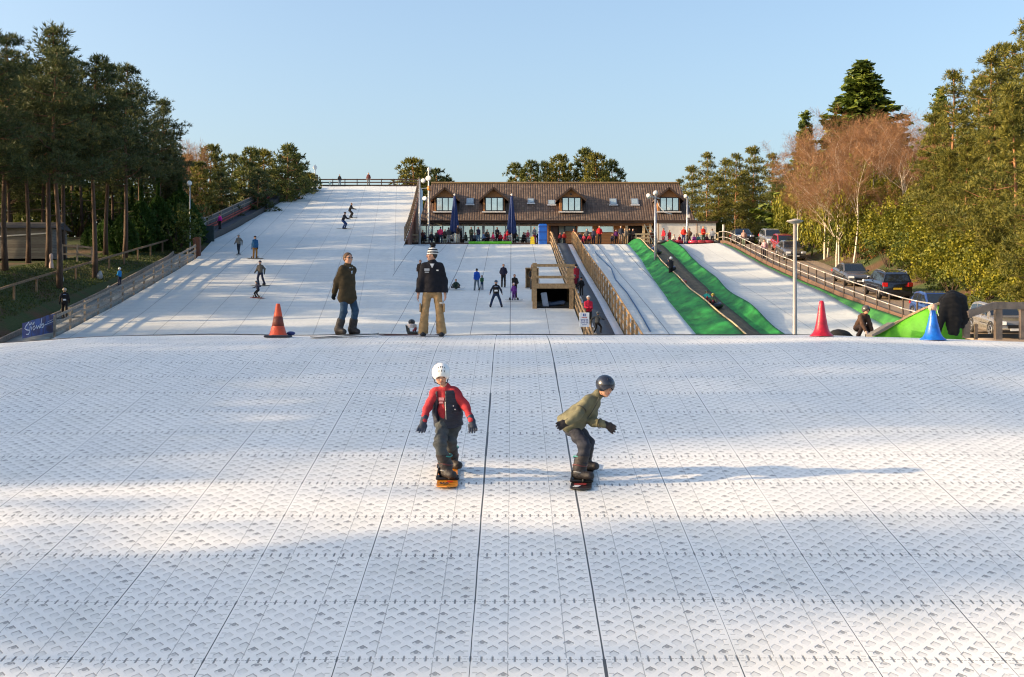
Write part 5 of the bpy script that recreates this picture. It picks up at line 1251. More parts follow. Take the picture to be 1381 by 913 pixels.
# ================================================================== the two riders in the foreground
# ---- rider 1: white helmet, red top, navy vest (coordinates relative to the near foot, x right, y away, z up; no heading rotation)
def rel(px, y, extra=0): x = PX(px, y); return Vector((x, y, float(land(x, y))+extra))
slope_a = math.atan(.18)
def rider(kind):
    if kind == 1: o = rel(603.5, 14.5); lab = 'child snowboarder in white helmet, red top and navy vest riding towards the camera'
    else: o = rel(785, 14.45); lab = 'child snowboarder in dark helmet and olive jacket crouching with arms out, riding towards the camera'
    root = thing('person', lab, 'person', o); h = .0095
    V = Vector
    if kind == 1:
        head = V((-.075, .02, 1.235)); fw = V((.10, -.92, -.38)).normalized(); neck = V((-.03, .10, 1.08)); chest = V((-.035, .13, .93)); pel = V((.0, .22, .66))
        sh = {-1: V((-.165, .10, 1.035)), 1: V((.10, .10, 1.04))}; elb = {-1: V((-.235, .10, .86)), 1: V((.205, .10, .87))}; hnd = {-1: V((-.275, .0, .70)), 1: V((.285, -.02, .705))}
        hip = {-1: V((-.06, .19, .66)), 1: V((.07, .25, .66))}; kne = {-1: V((-.085, -.02, .44)), 1: V((.02, .20, .46))}; ank = {-1: V((-.02, .03, .17)), 1: V((.03, .42, .24))}
        hxv = V((1, .1, 0)).normalized()
    else:
        head = V((.265, .02, 1.12)); fw = V((.52, -.76, -.34)).normalized(); neck = V((.165, .08, 1.00)); chest = V((.07, .12, .88)); pel = V((-.10, .20, .66))
        sh = {-1: V((.055, .0, .965)), 1: V((.15, .22, .93))}; elb = {-1: V((-.06, -.08, .80)), 1: V((.13, .10, .71))}; hnd = {-1: V((-.17, -.10, .72)), 1: V((.27, .02, .69))}
        hip = {-1: V((-.10, .13, .62)), 1: V((-.05, .26, .62))}; kne = {-1: V((.03, -.02, .44)), 1: V((.09, .30, .46))}; ank = {-1: V((-.025, .04, .18)), 1: V((.06, .44, .25))}
        hxv = V((.80, .55, 0)).normalized()
    up = V((0, 0, 1)); hxv = (-hxv); hxv = (hxv-fw*hxv.dot(fw)).normalized(); hu = hxv.cross(fw).normalized(); HM = np.array(Matrix((hxv, fw, hu)).transposed())
    ln = (neck-pel).normalized(); lat = (sh[1]-sh[-1]).normalized()
    B = SDF(.02); B.ell(head, (.068, .082, .10), .02, HM); B.ell(head+fw*.030-hu*.05, (.048, .05, .052), .03, HM); B.cap(head+fw*.078+hu*.005, head+fw*.098-hu*.022, .008, .012, .01)
    B.ell(head+fw*.068+hu*.03, (.045, .016, .010), .02, HM); B.ell(head+fw*.066-hu*.082, (.018, .016, .014), .015, HM)
    for s in (-1, 1): B.ell(head+fw*.058+hxv*s*.034-hu*.022, (.02, .018, .018), .02, HM); B.ell(head+hxv*s*.070-hu*.005, (.009, .018, .027), .008, HM)
    B.cap(neck, head-hu*.05, .042, .040); B.flat(neck-ln*.09, pel+ln*.1, .07, .075, lat, 1.4, .05)
    for s in (-1, 1): B.chain([sh[s], elb[s], hnd[s]], [.036, .03, .022]); B.chain([hip[s], kne[s], ank[s]], [.06, .042, .032]); B.cap(ank[s], ank[s]-up*.06, .03)
    sobj('body', B, .0065, skin, root)
    for s in (-1, 1):
        mb = MB(); mb.ball(head+fw*.076+hxv*s*.030+hu*.008, (.0125, .0125, .009), 10, 8); mb.build('eye', eyem, root, True)
    mb = MB(); mb.ball(head+fw*.083-hu*.050, (.020, .009, .006), 10, 6, rot=Matrix(HM.tolist())); mb.build('mouth', lipm, root, True)
    red = (.38, .035, .045); olive = (.125, .12, .07)
    def arm(c, seed):
        A_ = SDF(.03)
        for s in (-1, 1): A_.chain([sh[s]-lat*s*.02, elb[s], elb[s].lerp(hnd[s], .92)], [.056, .044, .036])
        A_.flat(neck-ln*.06, pel+ln*.10, .080, .084, lat, 1.4, .05); A_.cap(neck-ln*.04, neck+ln*.015, .052, .05); A_.cut(pel+ln*(.02 if kind == 1 else -.06), -ln); return A_
    if kind == 1:
        sobj('top', arm(red, 1), h, cloth(red), root, .002, .008, 1)
        mb = MB()  # pale printed lettering block on the chest, a slightly raised patch following the front
        Vt = SDF(.05); Vt.flat(neck-ln*.05, pel+ln*.12, .102, .112, lat, 1.5); Vt.flat(pel+ln*.14, pel-ln*.02, .112, .13, lat, 1.35); Vt.cut(pel-ln*.02, -ln); Vt.cut(neck-ln*.01, ln)
        fr_ = (chest+V((-.07, -.17, -.08))); Vt.minus(V((-.075, -.02, .99)), (.048, .16, .17)); Vt.minus(V((-.085, .0, .78)), (.062, .16, .17))
        sobj('vest', Vt, h, mat('navy_quilted_vest', (.012, .016, .032), .6, 0, .3, 12, .8, 9, stretch=(1, 1, 4)), root, .0, .004, 2)
        for (x_, z_) in ((.07, .88), (.09, .84)):
            mb = MB(); mb.ball((x_, -.035, z_), .008, 8, 6); mb.build('button', mat('steel_stud', (.5, .5, .5), .3, .8), root)
        mb = MB(); mb.box((-.073, .048, .955), (.06, .012, .035), rot=rotm(rx=R(-12))); mb.box((-.076, .052, .915), (.05, .012, .022), rot=rotm(rx=R(-12))); mb.build('chest_print', mat('faded_print', (.50, .22, .24), .8), root)
        glc, trc = (.02, .03, .055), (.05, .058, .062)
    else:
        J = arm(olive, 2); J.flat(pel+ln*.16, pel-ln*.04, .090, .118, lat, 1.4, .05); J.cap(neck-ln*.16+V((-.03, 0, .02)), pel+V((-.075, .0, .05)), .07, .10, .08); sobj('jacket', J, h, mat('olive_jacket', olive, .75, 0, .35, 9, .4, 16), root, .006, .008, 2)
        C_ = SDF(.02); C_.cap(neck-ln*.01, neck+ln*.045, .058, .062); C_.minus(head, (.07, .08, .10)); sobj('collar', C_, h*.8, mat('olive_jacket', olive), root)
        for (a_, b_) in ((sh[-1], elb[-1]), (elb[1], hnd[1])):
            mb = MB(); m_ = a_.lerp(b_, .55); d_ = (b_-a_).normalized(); pts = []
            u_ = d_.orthogonal().normalized(); w_ = d_.cross(u_)
            mb.tube([m_+(u_*math.cos(t_)+w_*math.sin(t_))*.057 for t_ in np.linspace(0, 6.28, 17)[:-1]], .006, 5, closed=True); mb.build('sleeve_band', mat('dark_trim', (.03, .03, .025), .7), root, True)
        glc, trc = (.018, .014, .016), (.014, .017, .03)
    T = SDF(.035); T.flat(pel-ln*.03, pel+ln*.08, .088, .085, lat, 1.25)
    for s in (-1, 1): T.chain([hip[s], kne[s], ank[s]+(kne[s]-ank[s]).normalized()*.10], [.080, .066, .066])
    sobj('trousers', T, h, mat('rider_trousers_%d' % kind, trc, .8, 0, .3, 10, .6, 18), root, .004, .011, 4)
    for s in (-1, 1):
        S_ = SDF(.03); a_ = ank[s]; tw = V((.55, -.8, 0)).normalized() if kind == 1 else V((.75, -.55, 0)).normalized()
        S_.chain([a_+(kne[s]-a_).normalized()*.17, a_+up*.02, a_-up*.04], [.080, .074, .066]); S_.flat(a_-up*.06-tw*.05, a_-up*.075+tw*.14, .056, .048, tw.cross(up), 1.15); S_.cut(a_-up*.115, -up); S_.cut(a_+up*.15, up)
        sobj('boot', S_, h*.8, mat('dark_boot', (.025, .02, .02), .6, 0, .6, 20, .5, 30), root)
        for q, (dz, c_) in enumerate(((.10, (.03, .22, .20)), (.03, (.12, .03, .03)), (-.04, (.2, .2, .2)))):
            mb = MB(); r_ = .080 if dz > 0 else .073; mb.tube([a_+up*dz+(kne[s]-a_).normalized()*max(0, dz)*.4+V((math.cos(t_)*r_, math.sin(t_)*r_, .01*math.sin(t_*2))) for t_ in np.linspace(0, 6.28, 15)[:-1]], .010, 5, closed=True); mb.build('boot_strap', mat('strap_%d%d' % (q, kind), c_, .5), root, True)
        fd = (hnd[s]-elb[s]).normalized(); G_ = SDF(.018); G_.cap(hnd[s]-fd*.06, hnd[s]-fd*.01, .042, .032)
        if kind == 1: fd = V((-s*.0+.12*s, -.25, -1)).normalized() if s > 0 else V((-.25, -.25, -1)).normalized()
        else: fd = V((.75, -.2, -.45)).normalized() if s > 0 else V((-.85, -.1, -.35)).normalized()
        sd = fd.cross(V((0, 1, .1))).normalized(); pal = sd.cross(fd).normalized(); pe = hnd[s]+fd*.065
        G_.flat(hnd[s]-fd*.005, pe, .024, .024, sd, 1.6, .02)
        for (o_, L_) in ((-.034, .062), (-.012, .074), (.011, .070), (.033, .054)):
            b0 = pe+sd*o_; b1 = b0+(fd+sd*o_*5).normalized()*L_*.55; b2 = b1+(fd-pal*.6+sd*o_*3).normalized()*L_*.5; G_.chain([b0, b1, b2], [.0145, .0135, .011], .006)
        tdir = -sd*s if kind == 1 else up*.6; th = hnd[s]+fd*.015; G_.chain([th, th+(fd*.7+tdir).normalized()*.05, th+(fd*1.3+tdir*.7).normalized()*.085], [.017, .015, .012], .008)
        sobj('glove', G_, .006, mat('glove_%d' % kind, glc, .7, 0, .3, 20), root)
    # helmet
    hc = (.80, .79, .76) if kind == 1 else (.016, .02, .035); E = SDF(.02); E.ell(head+hu*.030-fw*.006, (.105, .122, .108), .02, HM); E.cut(head-hu*.045+fw*.0, (fw*.25-hu)); E.minus(head+fw*.120-hu*.045, (.085, .085, .075))
    hm_ = sobj('helmet', E, .006, mat('white_helmet' if kind == 1 else 'navy_helmet', hc, .35 if kind == 1 else .22, 0, .05, 12, coat=.4), root)
    for (a_, e_) in ((-.6, .9), (-.2, 1.05), (.2, 1.05), (.6, .9), (-.35, .55), (.35, .55), (0, .62)):
        dd = (hxv*math.sin(a_)*math.cos(e_)+fw*math.cos(a_)*math.cos(e_)+hu*math.sin(e_)); pc = head+hu*.030-fw*.006+V(HM@np.array([.103*math.sin(a_)*math.cos(e_), .120*math.cos(a_)*math.cos(e_), .106*math.sin(e_)]))
        mb = MB(); mb.ball((0, 0, 0), (.006, .016, .004), 8, 6); qv = [V(p) for p in mb.v]; Mq = dd.to_track_quat('Z', 'Y').to_matrix(); mb.v = [tuple(pc+Mq@p) for p in qv]; mb.build('vent', black, hm_)
    for s in (-1, 1):
        mb = MB(); mb.tube([head+hxv*s*.085-hu*.03, head+hxv*s*.070+fw*.02-hu*.085, head+fw*.035-hu*.112], .006, 5); mb.build('chin_strap', black, hm_)
    return root
r_1 = rider(1); r_2 = rider(2)
mb = MB(); mb.tube([(-.022, .055, 1.03), (-.028, .040, .93), (-.022, .035, .82), (-.018, .045, .72)], .0045, 5); mb.build('zip', mat('steel_zip', (.35, .35, .36), .35, .7), r_1)
mb = MB(); mb.prism([(.05, .030, .80), (.115, .045, .81), (.115, .040, .83), (.05, .025, .82)], (0, -.012, 0)); mb.build('pocket_flap', mat('dark_vest_flap', (.008, .010, .02), .7), r_1)
mb = MB(); mb.tube([(.195, -.025, 1.01), (.165, -.03, .93), (.115, -.02, .84), (.06, -.01, .76)], .005, 5); mb.build('zip', mat('dark_trim', (.03, .03, .025)), r_2)
for (px, yy0, lab, col, rz_) in ((604, 14.78, 'orange snowboard with dark mark under the boots of the child in the white helmet', (.68, .24, .02), R(2)), (786, 14.75, 'black snowboard with pale marks under the boots of the child in the olive jacket', (.03, .025, .025), R(-6))):
    p = rel(px, yy0, .012); b = board(lab, p, rz_, col, 1.18, .25, pitch=slope_a, spread=.24)
    mb = MB()
    if px == 604: 
        for q in range(3): mb.tube([(-.07+q*.035+.014*math.cos(t_), -.47+.028*math.sin(t_), .032) for t_ in np.linspace(0, 6.28, 11)[:-1]], .005, 4, closed=True)
        mb.build('deck_mark', black, b)
        mb = MB(); mb.box((.03, -.38, .026), (.07, .03, .006)); mb.build('red_patch', mat('red_patch', (.6, .05, .02), .5), b)
    else:
        mb.prism([(-.09, -.50, .022), (-.03, -.50, .022), (.0, -.44, .022), (-.07, -.44, .022)], (0, 0, .004)); mb.build('deck_mark', whitew, b)
        mb = MB(); mb.box((-.01, -.40, .026), (.14, .05, .006)); mb.build('red_patch', mat('dark_red_patch', (.28, .03, .03), .5), b)
# ================================================================== men on the crest
def crest(px, y, dz=0): x = PX(px, y); return Vector((x, y, float(land(x, y))+dz))
# olive coat: on a snowboard seen nearly end on, turned a little to the right, hands behind the back
c1 = crest(467, 25.2, .02)
r1, J1 = person('man in olive brown coat, jeans and sunglasses on the crest, hands behind his back', c1, 1.68, 232, 'stand', (.050, .036, .018), (.030, .062, .11), (.03, .025, .022), 'brown', hem=.24, h=.016, detail=1,
    feet=[(-.14, .06, .03), (.14, -.06, .03)], hands=[(-.12, -.24, .90), (.12, -.26, .84)], gloves=(.015, .018, .02), pelvis=(0, .03, .94), puff=.03, look=-8)
hd, fw, hx = J1['head'], J1['fw'], J1['hx']
mb = MB()
for s in (-1, 1): mb.ball(hd+fw*.086+hx*s*.036+Vector((0, 0, .016)), (.028, .014, .019), 12, 8, rot=Matrix((hx, fw, Vector((0, 0, 1)))).transposed())
mb.tube([hd+fw*.09-hx*.01+Vector((0, 0, .02)), hd+fw*.09+hx*.01+Vector((0, 0, .02))], .004, 5)
for s in (-1, 1): mb.tube([hd+fw*.075+hx*s*.07+Vector((0, 0, .018)), hd+hx*s*.086+Vector((0, 0, .015))], .004, 5)
mb.build('sunglasses', lens, r1, True)
mb = MB(); mb.ball(hd+fw*.096-Vector((0, 0, .050)), (.022, .008, .006), 10, 6); mb.build('mouth', mat('smile', (.6, .38, .33), .5), r1, True)
for s in (-1, 1):
    S_ = SDF(.03); a = J1['ank'][s]; k_ = (J1['kne'][s]-a).normalized(); S_.chain([a+k_*.20, a+k_*.02, a], [.088, .082, .078]); S_.cap(a, a+Vector((0, .16, -.04)), .08, .06); sobj('snowboard_boot', S_, .016, mat('dark_boot', (.025, .02, .02)), r1)
mb = MB(); n_ = J1['neck']; mb.prism([n_+Vector((-.05, .085, -.02)), n_+Vector((.05, .085, -.02)), n_+Vector((0, .115, -.16))], (0, .02, .005)); mb.build('shirt', mat('pale_shirt', (.55, .60, .68), .8), r1)
for s in (-1, 1):
    mb = MB(); mb.prism([n_+Vector((s*.03, .07, .03)), n_+Vector((s*.10, .03, .05)), n_+Vector((s*.12, .08, -.05)), n_+Vector((s*.03, .12, -.11))], (0, .015, .0)); mb.build('collar', cloth((.075, .052, .026)), r1)
board('dark snowboard under the man in the olive coat on the crest', c1+Vector((-.02, .0, .0)), R(-58), (.02, .02, .022), 1.5, .26, pitch=R(3), bind=False)
# black jacket, khaki trousers, striped hat, looks to the left
c2 = crest(583, 25.35, .0)
r2, J2 = person('man in black jacket, khaki trousers and striped bobble hat standing on the crest', c2, 1.80, 182, 'stand', (.012, .012, .017), (.36, .23, .11), (.02, .025, .035), 'dark', hem=.03, h=.016, detail=1,
    stance=.36, hands=[(-.25, .05, .84), (.27, .05, .83)], pelvis=(0, 0, .92), look=-75, puff=.035)
hd, fw, hx, nk = J2['head'], J2['fw'], J2['hx'], J2['neck']
for k in range(6):
    zt = .135-k*.025; rr = math.sqrt(max(.02, 1-((zt-.03)/.13)**2)); E = MB(); n2 = 20
    E.lathe([(.108*math.sqrt(max(.0, 1-((z_-.02)/.125)**2))+.003, z_) for z_ in (zt-.0125, zt, zt+.0125)], hd+Vector((0, -.0, .02))-fw*.01, n2)
    E.build('hat_stripe', cloth((.72, .70, .67)) if k % 2 else cloth((.02, .02, .024)), r2, True)
mb = MB(); c_ = hd+Vector((0, 0, .195))-fw*.012; rs = np.random.RandomState(2); mb.ball(c_, .048, 10, 8)
for q in range(70):
    d = Vector(rs.normal(0, 1, 3)).normalized(); mb.tube([c_+d*.04, c_+d*.064], [.008, .003], 4)
mb.build('bobble', cloth((.012, .012, .014)), r2)
for s in (-1, 1):
    mb = MB(); mb.ball(hd+fw*.094+hx*s*.030+Vector((0, 0, .012)), (.010, .010, .008), 8, 6); mb.build('eye', eyem, r2, True)
mb = MB(); mb.ball(hd+fw*.098-Vector((0, 0, .052)), (.016, .016, .006), 10, 6); mb.build('mouth', lipm, r2, True)
mb = MB(); mb.box(Vector((.10, .165, 1.30)), (.10, .01, .045), rot=rotm(rx=R(4))); mb.box(Vector((.10, .164, 1.25)), (.08, .01, .02)); mb.build('chest_badge', mat('pale_badge', (.35, .36, .38), .7), r2)
mb = MB(); mb.prism([(-.13, .160, 1.275), (-.09, .160, 1.275), (-.075, .160, 1.295), (-.12, .160, 1.30)], (0, .008, 0)); mb.build('chest_mark', whitew, r2)
mb = MB(); mb.prism([nk+Vector((-.045, .085, .0)), nk+Vector((.045, .085, .0)), nk+Vector((0, .112, -.09))], (0, .02, 0)); mb.build('shirt', cloth((.6, .6, .6)), r2)
mb = MB(); mb.box((0, .098, .885), (.24, .02, .05)); mb.build('shirt_hem', cloth((.62, .60, .60)), r2)
for s in (-1, 1):
    k_ = J2['kne'][s]; mb = MB(); mb.box(k_+Vector((s*.085, .0, .07)), (.035, .13, .17), bev=.01); mb.build('cargo_pocket', cloth((.36, .23, .11)), r2)
    T = SDF(.03); a = J2['ank'][s]; T.chain([k_-Vector((0, 0, .02)), a-Vector((0, -.01, .03))], [.075, .102]); T.cut(a-Vector((0, 0, .045)), (0, 0, -1)); sobj('trouser_leg', T, .016, cloth((.36, .23, .11)), r2, .0, .005, 2)
mb = MB(); k_ = J2['kne'][-1]; mb.box(k_+Vector((-.03, .085, .16)), (.06, .008, .02)); mb.build('leg_mark', whitew, r2)
# spare snowboard lying beside him with raised binding
sb = board('snowboard with upright binding lying left of the man in khaki trousers', crest(552, 25.55, .01), R(82), (.12, .02, .03), 1.3, .25, bind=False)
mb = MB(); mb.box((0, -.08, .05), (.26, .2, .06), bev=.02); mb.prism([(-.11, .0, .05), (.11, .0, .05), (.10, .03, .19), (-.10, .03, .19)], (0, .03, .02)); mb.build('binding', black, sb)
mb = MB(); mb.lathe([(.10, 0), (.105, .06), (.08, .085)], (0, -.05, .15), 14); mb.build('highback', mat('pale_highback', (.5, .46, .46), .5), sb)
mb = MB(); mb.tube([(-.1, -.1, .09), (-.05, -.14, .15), (.05, -.14, .15), (.1, -.1, .09)], .018, 6); mb.build('strap', mat('dark_red_strap', (.25, .03, .04), .5), sb)
mb = MB(); mb.ball((0, -.05, .27), (.09, .07, .06), 10, 6); mb.build('heel_cup', black, sb)
# ================================================================== people on the slopes, deck and road
navy, dk, redc, blu, grey, purp, kh, pink = (.015, .022, .05), (.014, .014, .016), (.42, .015, .03), (.015, .10, .38), (.12, .12, .12), (.16, .03, .25), (.34, .25, .15), (.62, .03, .33)
jean = (.03, .055, .11)
def P_(label, px, pyf, pyt, prof='B', face=180, pose='stand', board_=None, dep=None, hfac=1.0, **k):
    if dep is None: loc = on(px, pyf, prof)
    else: loc = Vector((PX(px, dep), dep, PZ(pyf, dep)))
    H = (pyf-pyt)*loc.y/F*hfac; h = .028 if loc.y < 100 else .036
    if 'hgt' in k: H = k.pop('hgt')
    r, J = person(label, loc, H, face, pose, h=h, **k)
    if board_: 
        kind, col, ang = board_
        sl_ = .11 if loc.y < 126 else 0
        if kind == 's': board('%s snowboard %s' % (BN.get(col, 'dark'), 'under the ' + label.split(' on ')[0].split(' standing')[0]), loc+Vector((0, 0, .02)), R(ang), col, 1.4*max(.8, H/1.75), .26, pitch=math.atan(sl_)*math.cos(R(ang)), spread=.24)
        else:
            for s in (-1, 1):
                d = Vector((math.cos(R(ang)), math.sin(R(ang)), 0))*s*.13
                board('%s ski of the %s' % ('left' if s < 0 else 'right', label.split(' on ')[0]), loc+d+Vector((0, 0, .02)), R(ang), col, 1.5, .085, pitch=math.atan(sl_)*math.cos(R(ang)), bind=False, name='ski')
    return r
BN = {dk: 'dark', grey: 'grey', redc: 'red', (.3, .35, .35): 'pale'}
# ---- main slope
P_('person in grey jacket on skis at the left edge of the main slope', 322, 343, 315.5, 'A', 170, 'walk', ('k', dk, 10), top=(.16, .16, .15), legs=(.02, .03, .045), helmet=(.3, .3, .28), gloves=dk)
P_('snowboarder in blue jacket and orange brown trousers on the main slope', 344, 349, 318, 'A', 200, 'stand', ('s', dk, 75), top=(.02, .10, .24), legs=(.30, .14, .03), hat=dk, hem=.08, gloves=dk, hands=[(-.18, .1, .85), (.22, -.1, .82)])
P_('snowboarder in grey brown jacket and dark trousers on the left of the main slope', 351, 385, 350.5, 'A', 165, 'walk', ('s', (.3, .35, .35), 80), top=(.11, .10, .085), legs=navy, hat=navy, gloves=dk, feet=[(-.32, 0, .02), (.1, .05, .02)])
P_('small child in navy jacket on a red board below the grey brown snowboarder', 347, 402, 372.5, 'A', 130, 'board', ('s', redc, 60), top=navy, legs=dk, helmet=(.03, .05, .07), gloves=dk, hgt=1.2)
P_('skier in dark top and blue trousers on the upper main slope, arms forward', 464, 309, 286, 'A', 250, 'ski', ('k', dk, 78), top=(.02, .022, .03), legs=(.02, .05, .16), hat=(.07, .05, .04), gloves=dk, hfac=1.12)
P_('skier in black on the upper main slope behind the one in blue trousers', 473, 294, 273.5, 'A', 255, 'ski', ('k', dk, 78), top=dk, legs=dk, hair='brown', gloves=dk, hfac=1.12)
P_('person in dark jacket and pale jeans on the crest of the main slope', 458, 251, 235, dep=172.5, face=200, pose='stand', top=(.03, .03, .03), legs=(.16, .19, .22), hair='dark', board_=('s', dk, 90))
P_('person in brown red jacket at the top rail fence of the main slope', 497, 250, 232.5, dep=173.5, face=180, top=(.12, .04, .035), legs=(.12, .10, .09), hair='dark')
P_('child in pale turquoise jacket bending at the top of the main slope', 445, 253, 243.5, dep=171.5, face=200, pose='board', top=(.25, .42, .45), legs=(.2, .2, .2), helmet=(.3, .15, .1))
P_('person in green clothing standing at the top left hut', 412, 250, 240, dep=173, face=170, top=(.04, .08, .04), legs=dk, hat=dk, hgt=1.6)
for (px, py, top_, lab, c_, hh) in ((320, 309, 287, 'child in bright magenta jacket riding up the travelator', pink, dk), (367, 276, 254.5, 'person in black riding in the middle of the travelator', dk, dk), (398, 257, 239, 'person in dark jacket near the top of the travelator', (.03, .025, .03), dk)):
    y = float(_ysc[np.argmin(abs((CY-F*(pA(_ysc)+.3)/_ysc)-py))]); x = float(XLA(y))-.8
    person(lab, (x, y, float(pA(y))+.31), 1.45 if c_ == pink else 1.7, 150, 'stand', top=c_, legs=(.02, .02, .025), hat=dk, h=.036, gloves=dk)
# ---- lift track at lower left
y = 70.; x = float(XLA(y))-.9; x = PX(85, y)
r, J = person('instructor in black jacket with pale markings walking down the lift track', (PX(87, 71), 71, float(pA(71))+.05), 1.72, 20, 'walk', top=dk, legs=dk, helmet=(.35, .28, .22), h=.028, gloves=dk)
for (z_, w_, hh_, c_) in ((1.32, .17, .035, (.2, .25, .4)), (1.02, .17, .09, (.7, .72, .75))):
    mb = MB(); mb.box((0, -.165, z_), (w_, .02, hh_)); mb.build('back_print', mat('back_print_%d' % int(z_*10), c_, .7), r)
board('dark snowboard dragged by the instructor on the lift track', (PX(92, 71), 71, float(pA(71))+.07), R(-60), dk, 1.4, .26, pitch=R(5))
person('child in bright blue jacket and white helmet in front of the lift track fence', (PX(164, 84), 83.6, float(pA(83.6))+.05), 1.25, 60, 'front', top=(.02, .22, .55), legs=navy, helmet=(.8, .8, .78), h=.028, gloves=dk)
# white sacks and bundles between the trunks
def sack(px, py, y, s, label):
    x = PX(px, y); S_ = SDF(.1); S_.ell((0, 0, .35*s), (.38*s, .33*s, .40*s)); S_.ell((.08*s, 0, .75*s), (.2*s, .18*s, .22*s)); S_.ell((-.2*s, .05, .2*s), (.25*s, .25*s, .25*s)); v, f = S_.mesh(.045, 0, .02)
    o = mk('sack', v, f, mat('white_sacking', (.36, .37, .38), .85, 0, .3, 6, .4, 12), smooth=True); o.location = (x, y, gl_(x, y)); meta(o, label, 'sack'); return o
sack(134, 355, 84, .6, 'tall white sack leaning between two left pine trunks'); sack(146, 362, 82, .4, 'small white sack on the grass beside the tall one')
sack(83, 376, 80, .4, 'small pale sack on the ground beside the thick left trunk')
mb = MB(); mb.lathe([(.16, 0), (.15, .3), (.09, .5), (.13, .75), (.12, .9), (.05, 1.0)], (PX(69, 84), 84, gl_(PX(69, 84), 84)), 10); meta(mb.build('garden_ornament', mat('pale_pink_ornament', (.55, .42, .38), .7)), 'pale pinkish upright ornament in front of the left trunks', 'ornament')
mb = MB(); x = PX(84, 72); y = 72; z = gl_(x, y); mb.prism([(x-.35, y, z), (x-.35, y+.5, z), (x-.12, y+.25, z+.65)], (.7, 0, 0)); meta(mb.build('timber_stack', edgew), 'small wedge of pale timber boards on the grass under the left pines', 'timber')
# ---- nursery slope
P_('man in dark brown jacket and black trousers standing behind the man in the striped hat', 567, 390, 355, face=170, pose='pocket', top=(.045, .03, .022), legs=dk, hair='brown', feet=[(-.08, 0, 0), (.06, .12, 0)])
P_('child in dark green top sitting on the nursery slope', 615, 390, 377, face=180, pose='ground', top=(.02, .045, .04), legs=(.03, .05, .04), hair='brown', hgt=1.25)
board('dark snowboard of the child sitting on the nursery slope', on(615, 390)+Vector((0, -.75, .02)), R(88), dk, 1.3, .24, spread=.24)
P_('adult in bright blue jacket and jeans walking on the nursery slope', 643, 392, 361, face=20, pose='walk', top=(.015, .08, .42), legs=(.10, .14, .18), hair='dark', hem=.06)
P_('child in green jacket held in front of the adult in the blue jacket', 650, 391, 374, face=10, pose='front', top=(.03, .10, .05), legs=jean, hair='brown', hgt=1.0)
P_('man in dark jacket and black trousers standing at the back of the nursery slope', 679, 387, 355, face=180, pose='pocket', top=(.02, .02, .04), legs=dk, hair='brown', feet=[(-.1, .1, 0), (.12, 0, 0)])
P_('adult in black guiding the child in purple', 694, 402, 369.5, face=175, top=dk, legs=dk, hair='brown', hands=[(-.22, .3, 1.0), (.05, .3, 1.0)])
P_('small child in purple suit and pink helmet on a snowboard', 693, 405, 382, face=180, pose='stand', board_=('s', dk, 86), top=(.13, .04, .24), legs=(.12, .035, .22), helmet=(.6, .45, .5), hgt=1.08, gloves=(.1, .03, .2), dep=depth(405)-.45)
r = P_('instructor seen from behind in dark vest with pale back print, legs wide apart', 669, 414, 360.5, face=0, pose='wide', top=dk, legs=(.015, .03, .075), hat=(.05, .08, .13), sleeves=(.014, .02, .04), hgt=1.74)
mb = MB(); mb.box((0, -.175, 1.0), (.20, .02, .10)); mb.build('back_print', mat('back_print_10', (.7, .72, .75)), r); mb = MB(); mb.box((0, -.17, 1.24), (.20, .02, .04)); mb.build('back_print', mat('back_print_13', (.2, .25, .4)), r)
P_('person in dark clothing standing in the operator cupboard by the timber platform', 718, 390, 365, face=180, pose='pocket', top=dk, legs=(.05, .05, .05), hair='dark', hgt=1.5)
# ---- conveyor
def conv(label, px, pyf, H, **k):
    y = depth(pyf); return person(label, (PX(px, y), y, float(pB(y))+.1), H, k.pop('face', 20), k.pop('pose', 'stand'), h=.028, **k)
conv('person in red jacket and dark trousers further up the conveyor lift', 777, 393, 1.72, face=10, top=(.30, .02, .035), legs=(.02, .02, .03), hat=dk, hem=.12, pose='front', gloves=dk)
conv('child in dark red jacket riding the conveyor in front of the person in red', 775, 400, 1.3, face=5, top=(.20, .015, .03), legs=dk, helmet=(.05, .05, .06), pose='front', gloves=dk)
conv('helper crouching behind the pair on the conveyor lift', 784, 401, 1.2, face=0, top=dk, legs=dk, hat=dk, pose='walk')
conv('person in bright red jacket and white hat at the foot of the conveyor lift', 793.5, 446, 1.78, face=185, top=(.50, .02, .05), legs=dk, hat=(.65, .6, .58), pose='front', gloves=(.5, .02, .05))
conv('child in dark clothing crouching at the foot of the conveyor lift', 806, 452, 1.25, face=-30, pose='board', top=(.05, .055, .06), legs=dk, helmet=(.06, .07, .07))
# sign at the foot of the conveyor
y = 59.; x = PX(788, y); zt, zb = PZ(421.5, y), PZ(441, y); sg = thing('instruction_sign', 'white instruction sign with blue and red pictograms at the foot of the conveyor lift', 'sign', (x, y, float(pB(y))))
z0 = float(pB(y)); mb = MB(); mb.bar((0, .05, 0), (0, .05, zb-z0+.1), .08, .08); mb.build('post', wood_o, sg)
mb = MB(); w_ = 13.5*y/F; mb.box((0, 0, (zt+zb)/2-z0), (w_, .03, zt-zb), bev=.01); pn = mb.build('panel', mat('white_sign_panel', (.72, .73, .76), .5, 0, .05), sg)
zc = zt-z0; blue_s = mat('sign_blue', (.02, .06, .30), .5, 0, .1); red_s = mat('sign_red', (.5, .04, .04), .5, 0, .1)
mb = MB(); mb.box((0, -.019, zc-.11), (.12, .008, .12)); mb.build('icon', blue_s, sg); mb = MB(); mb.box((0, -.0245, zc-.11), (.02, .004, .10)); mb.build('icon_bar', whitew, sg)
mb = MB()
for (dx, wl) in ((-.10, .05), (-.035, .05), (.03, .05), (.10, .06)): mb.box((dx, -.018, zc-.23), (wl, .006, .035))
mb.build('heading', red_s, sg)
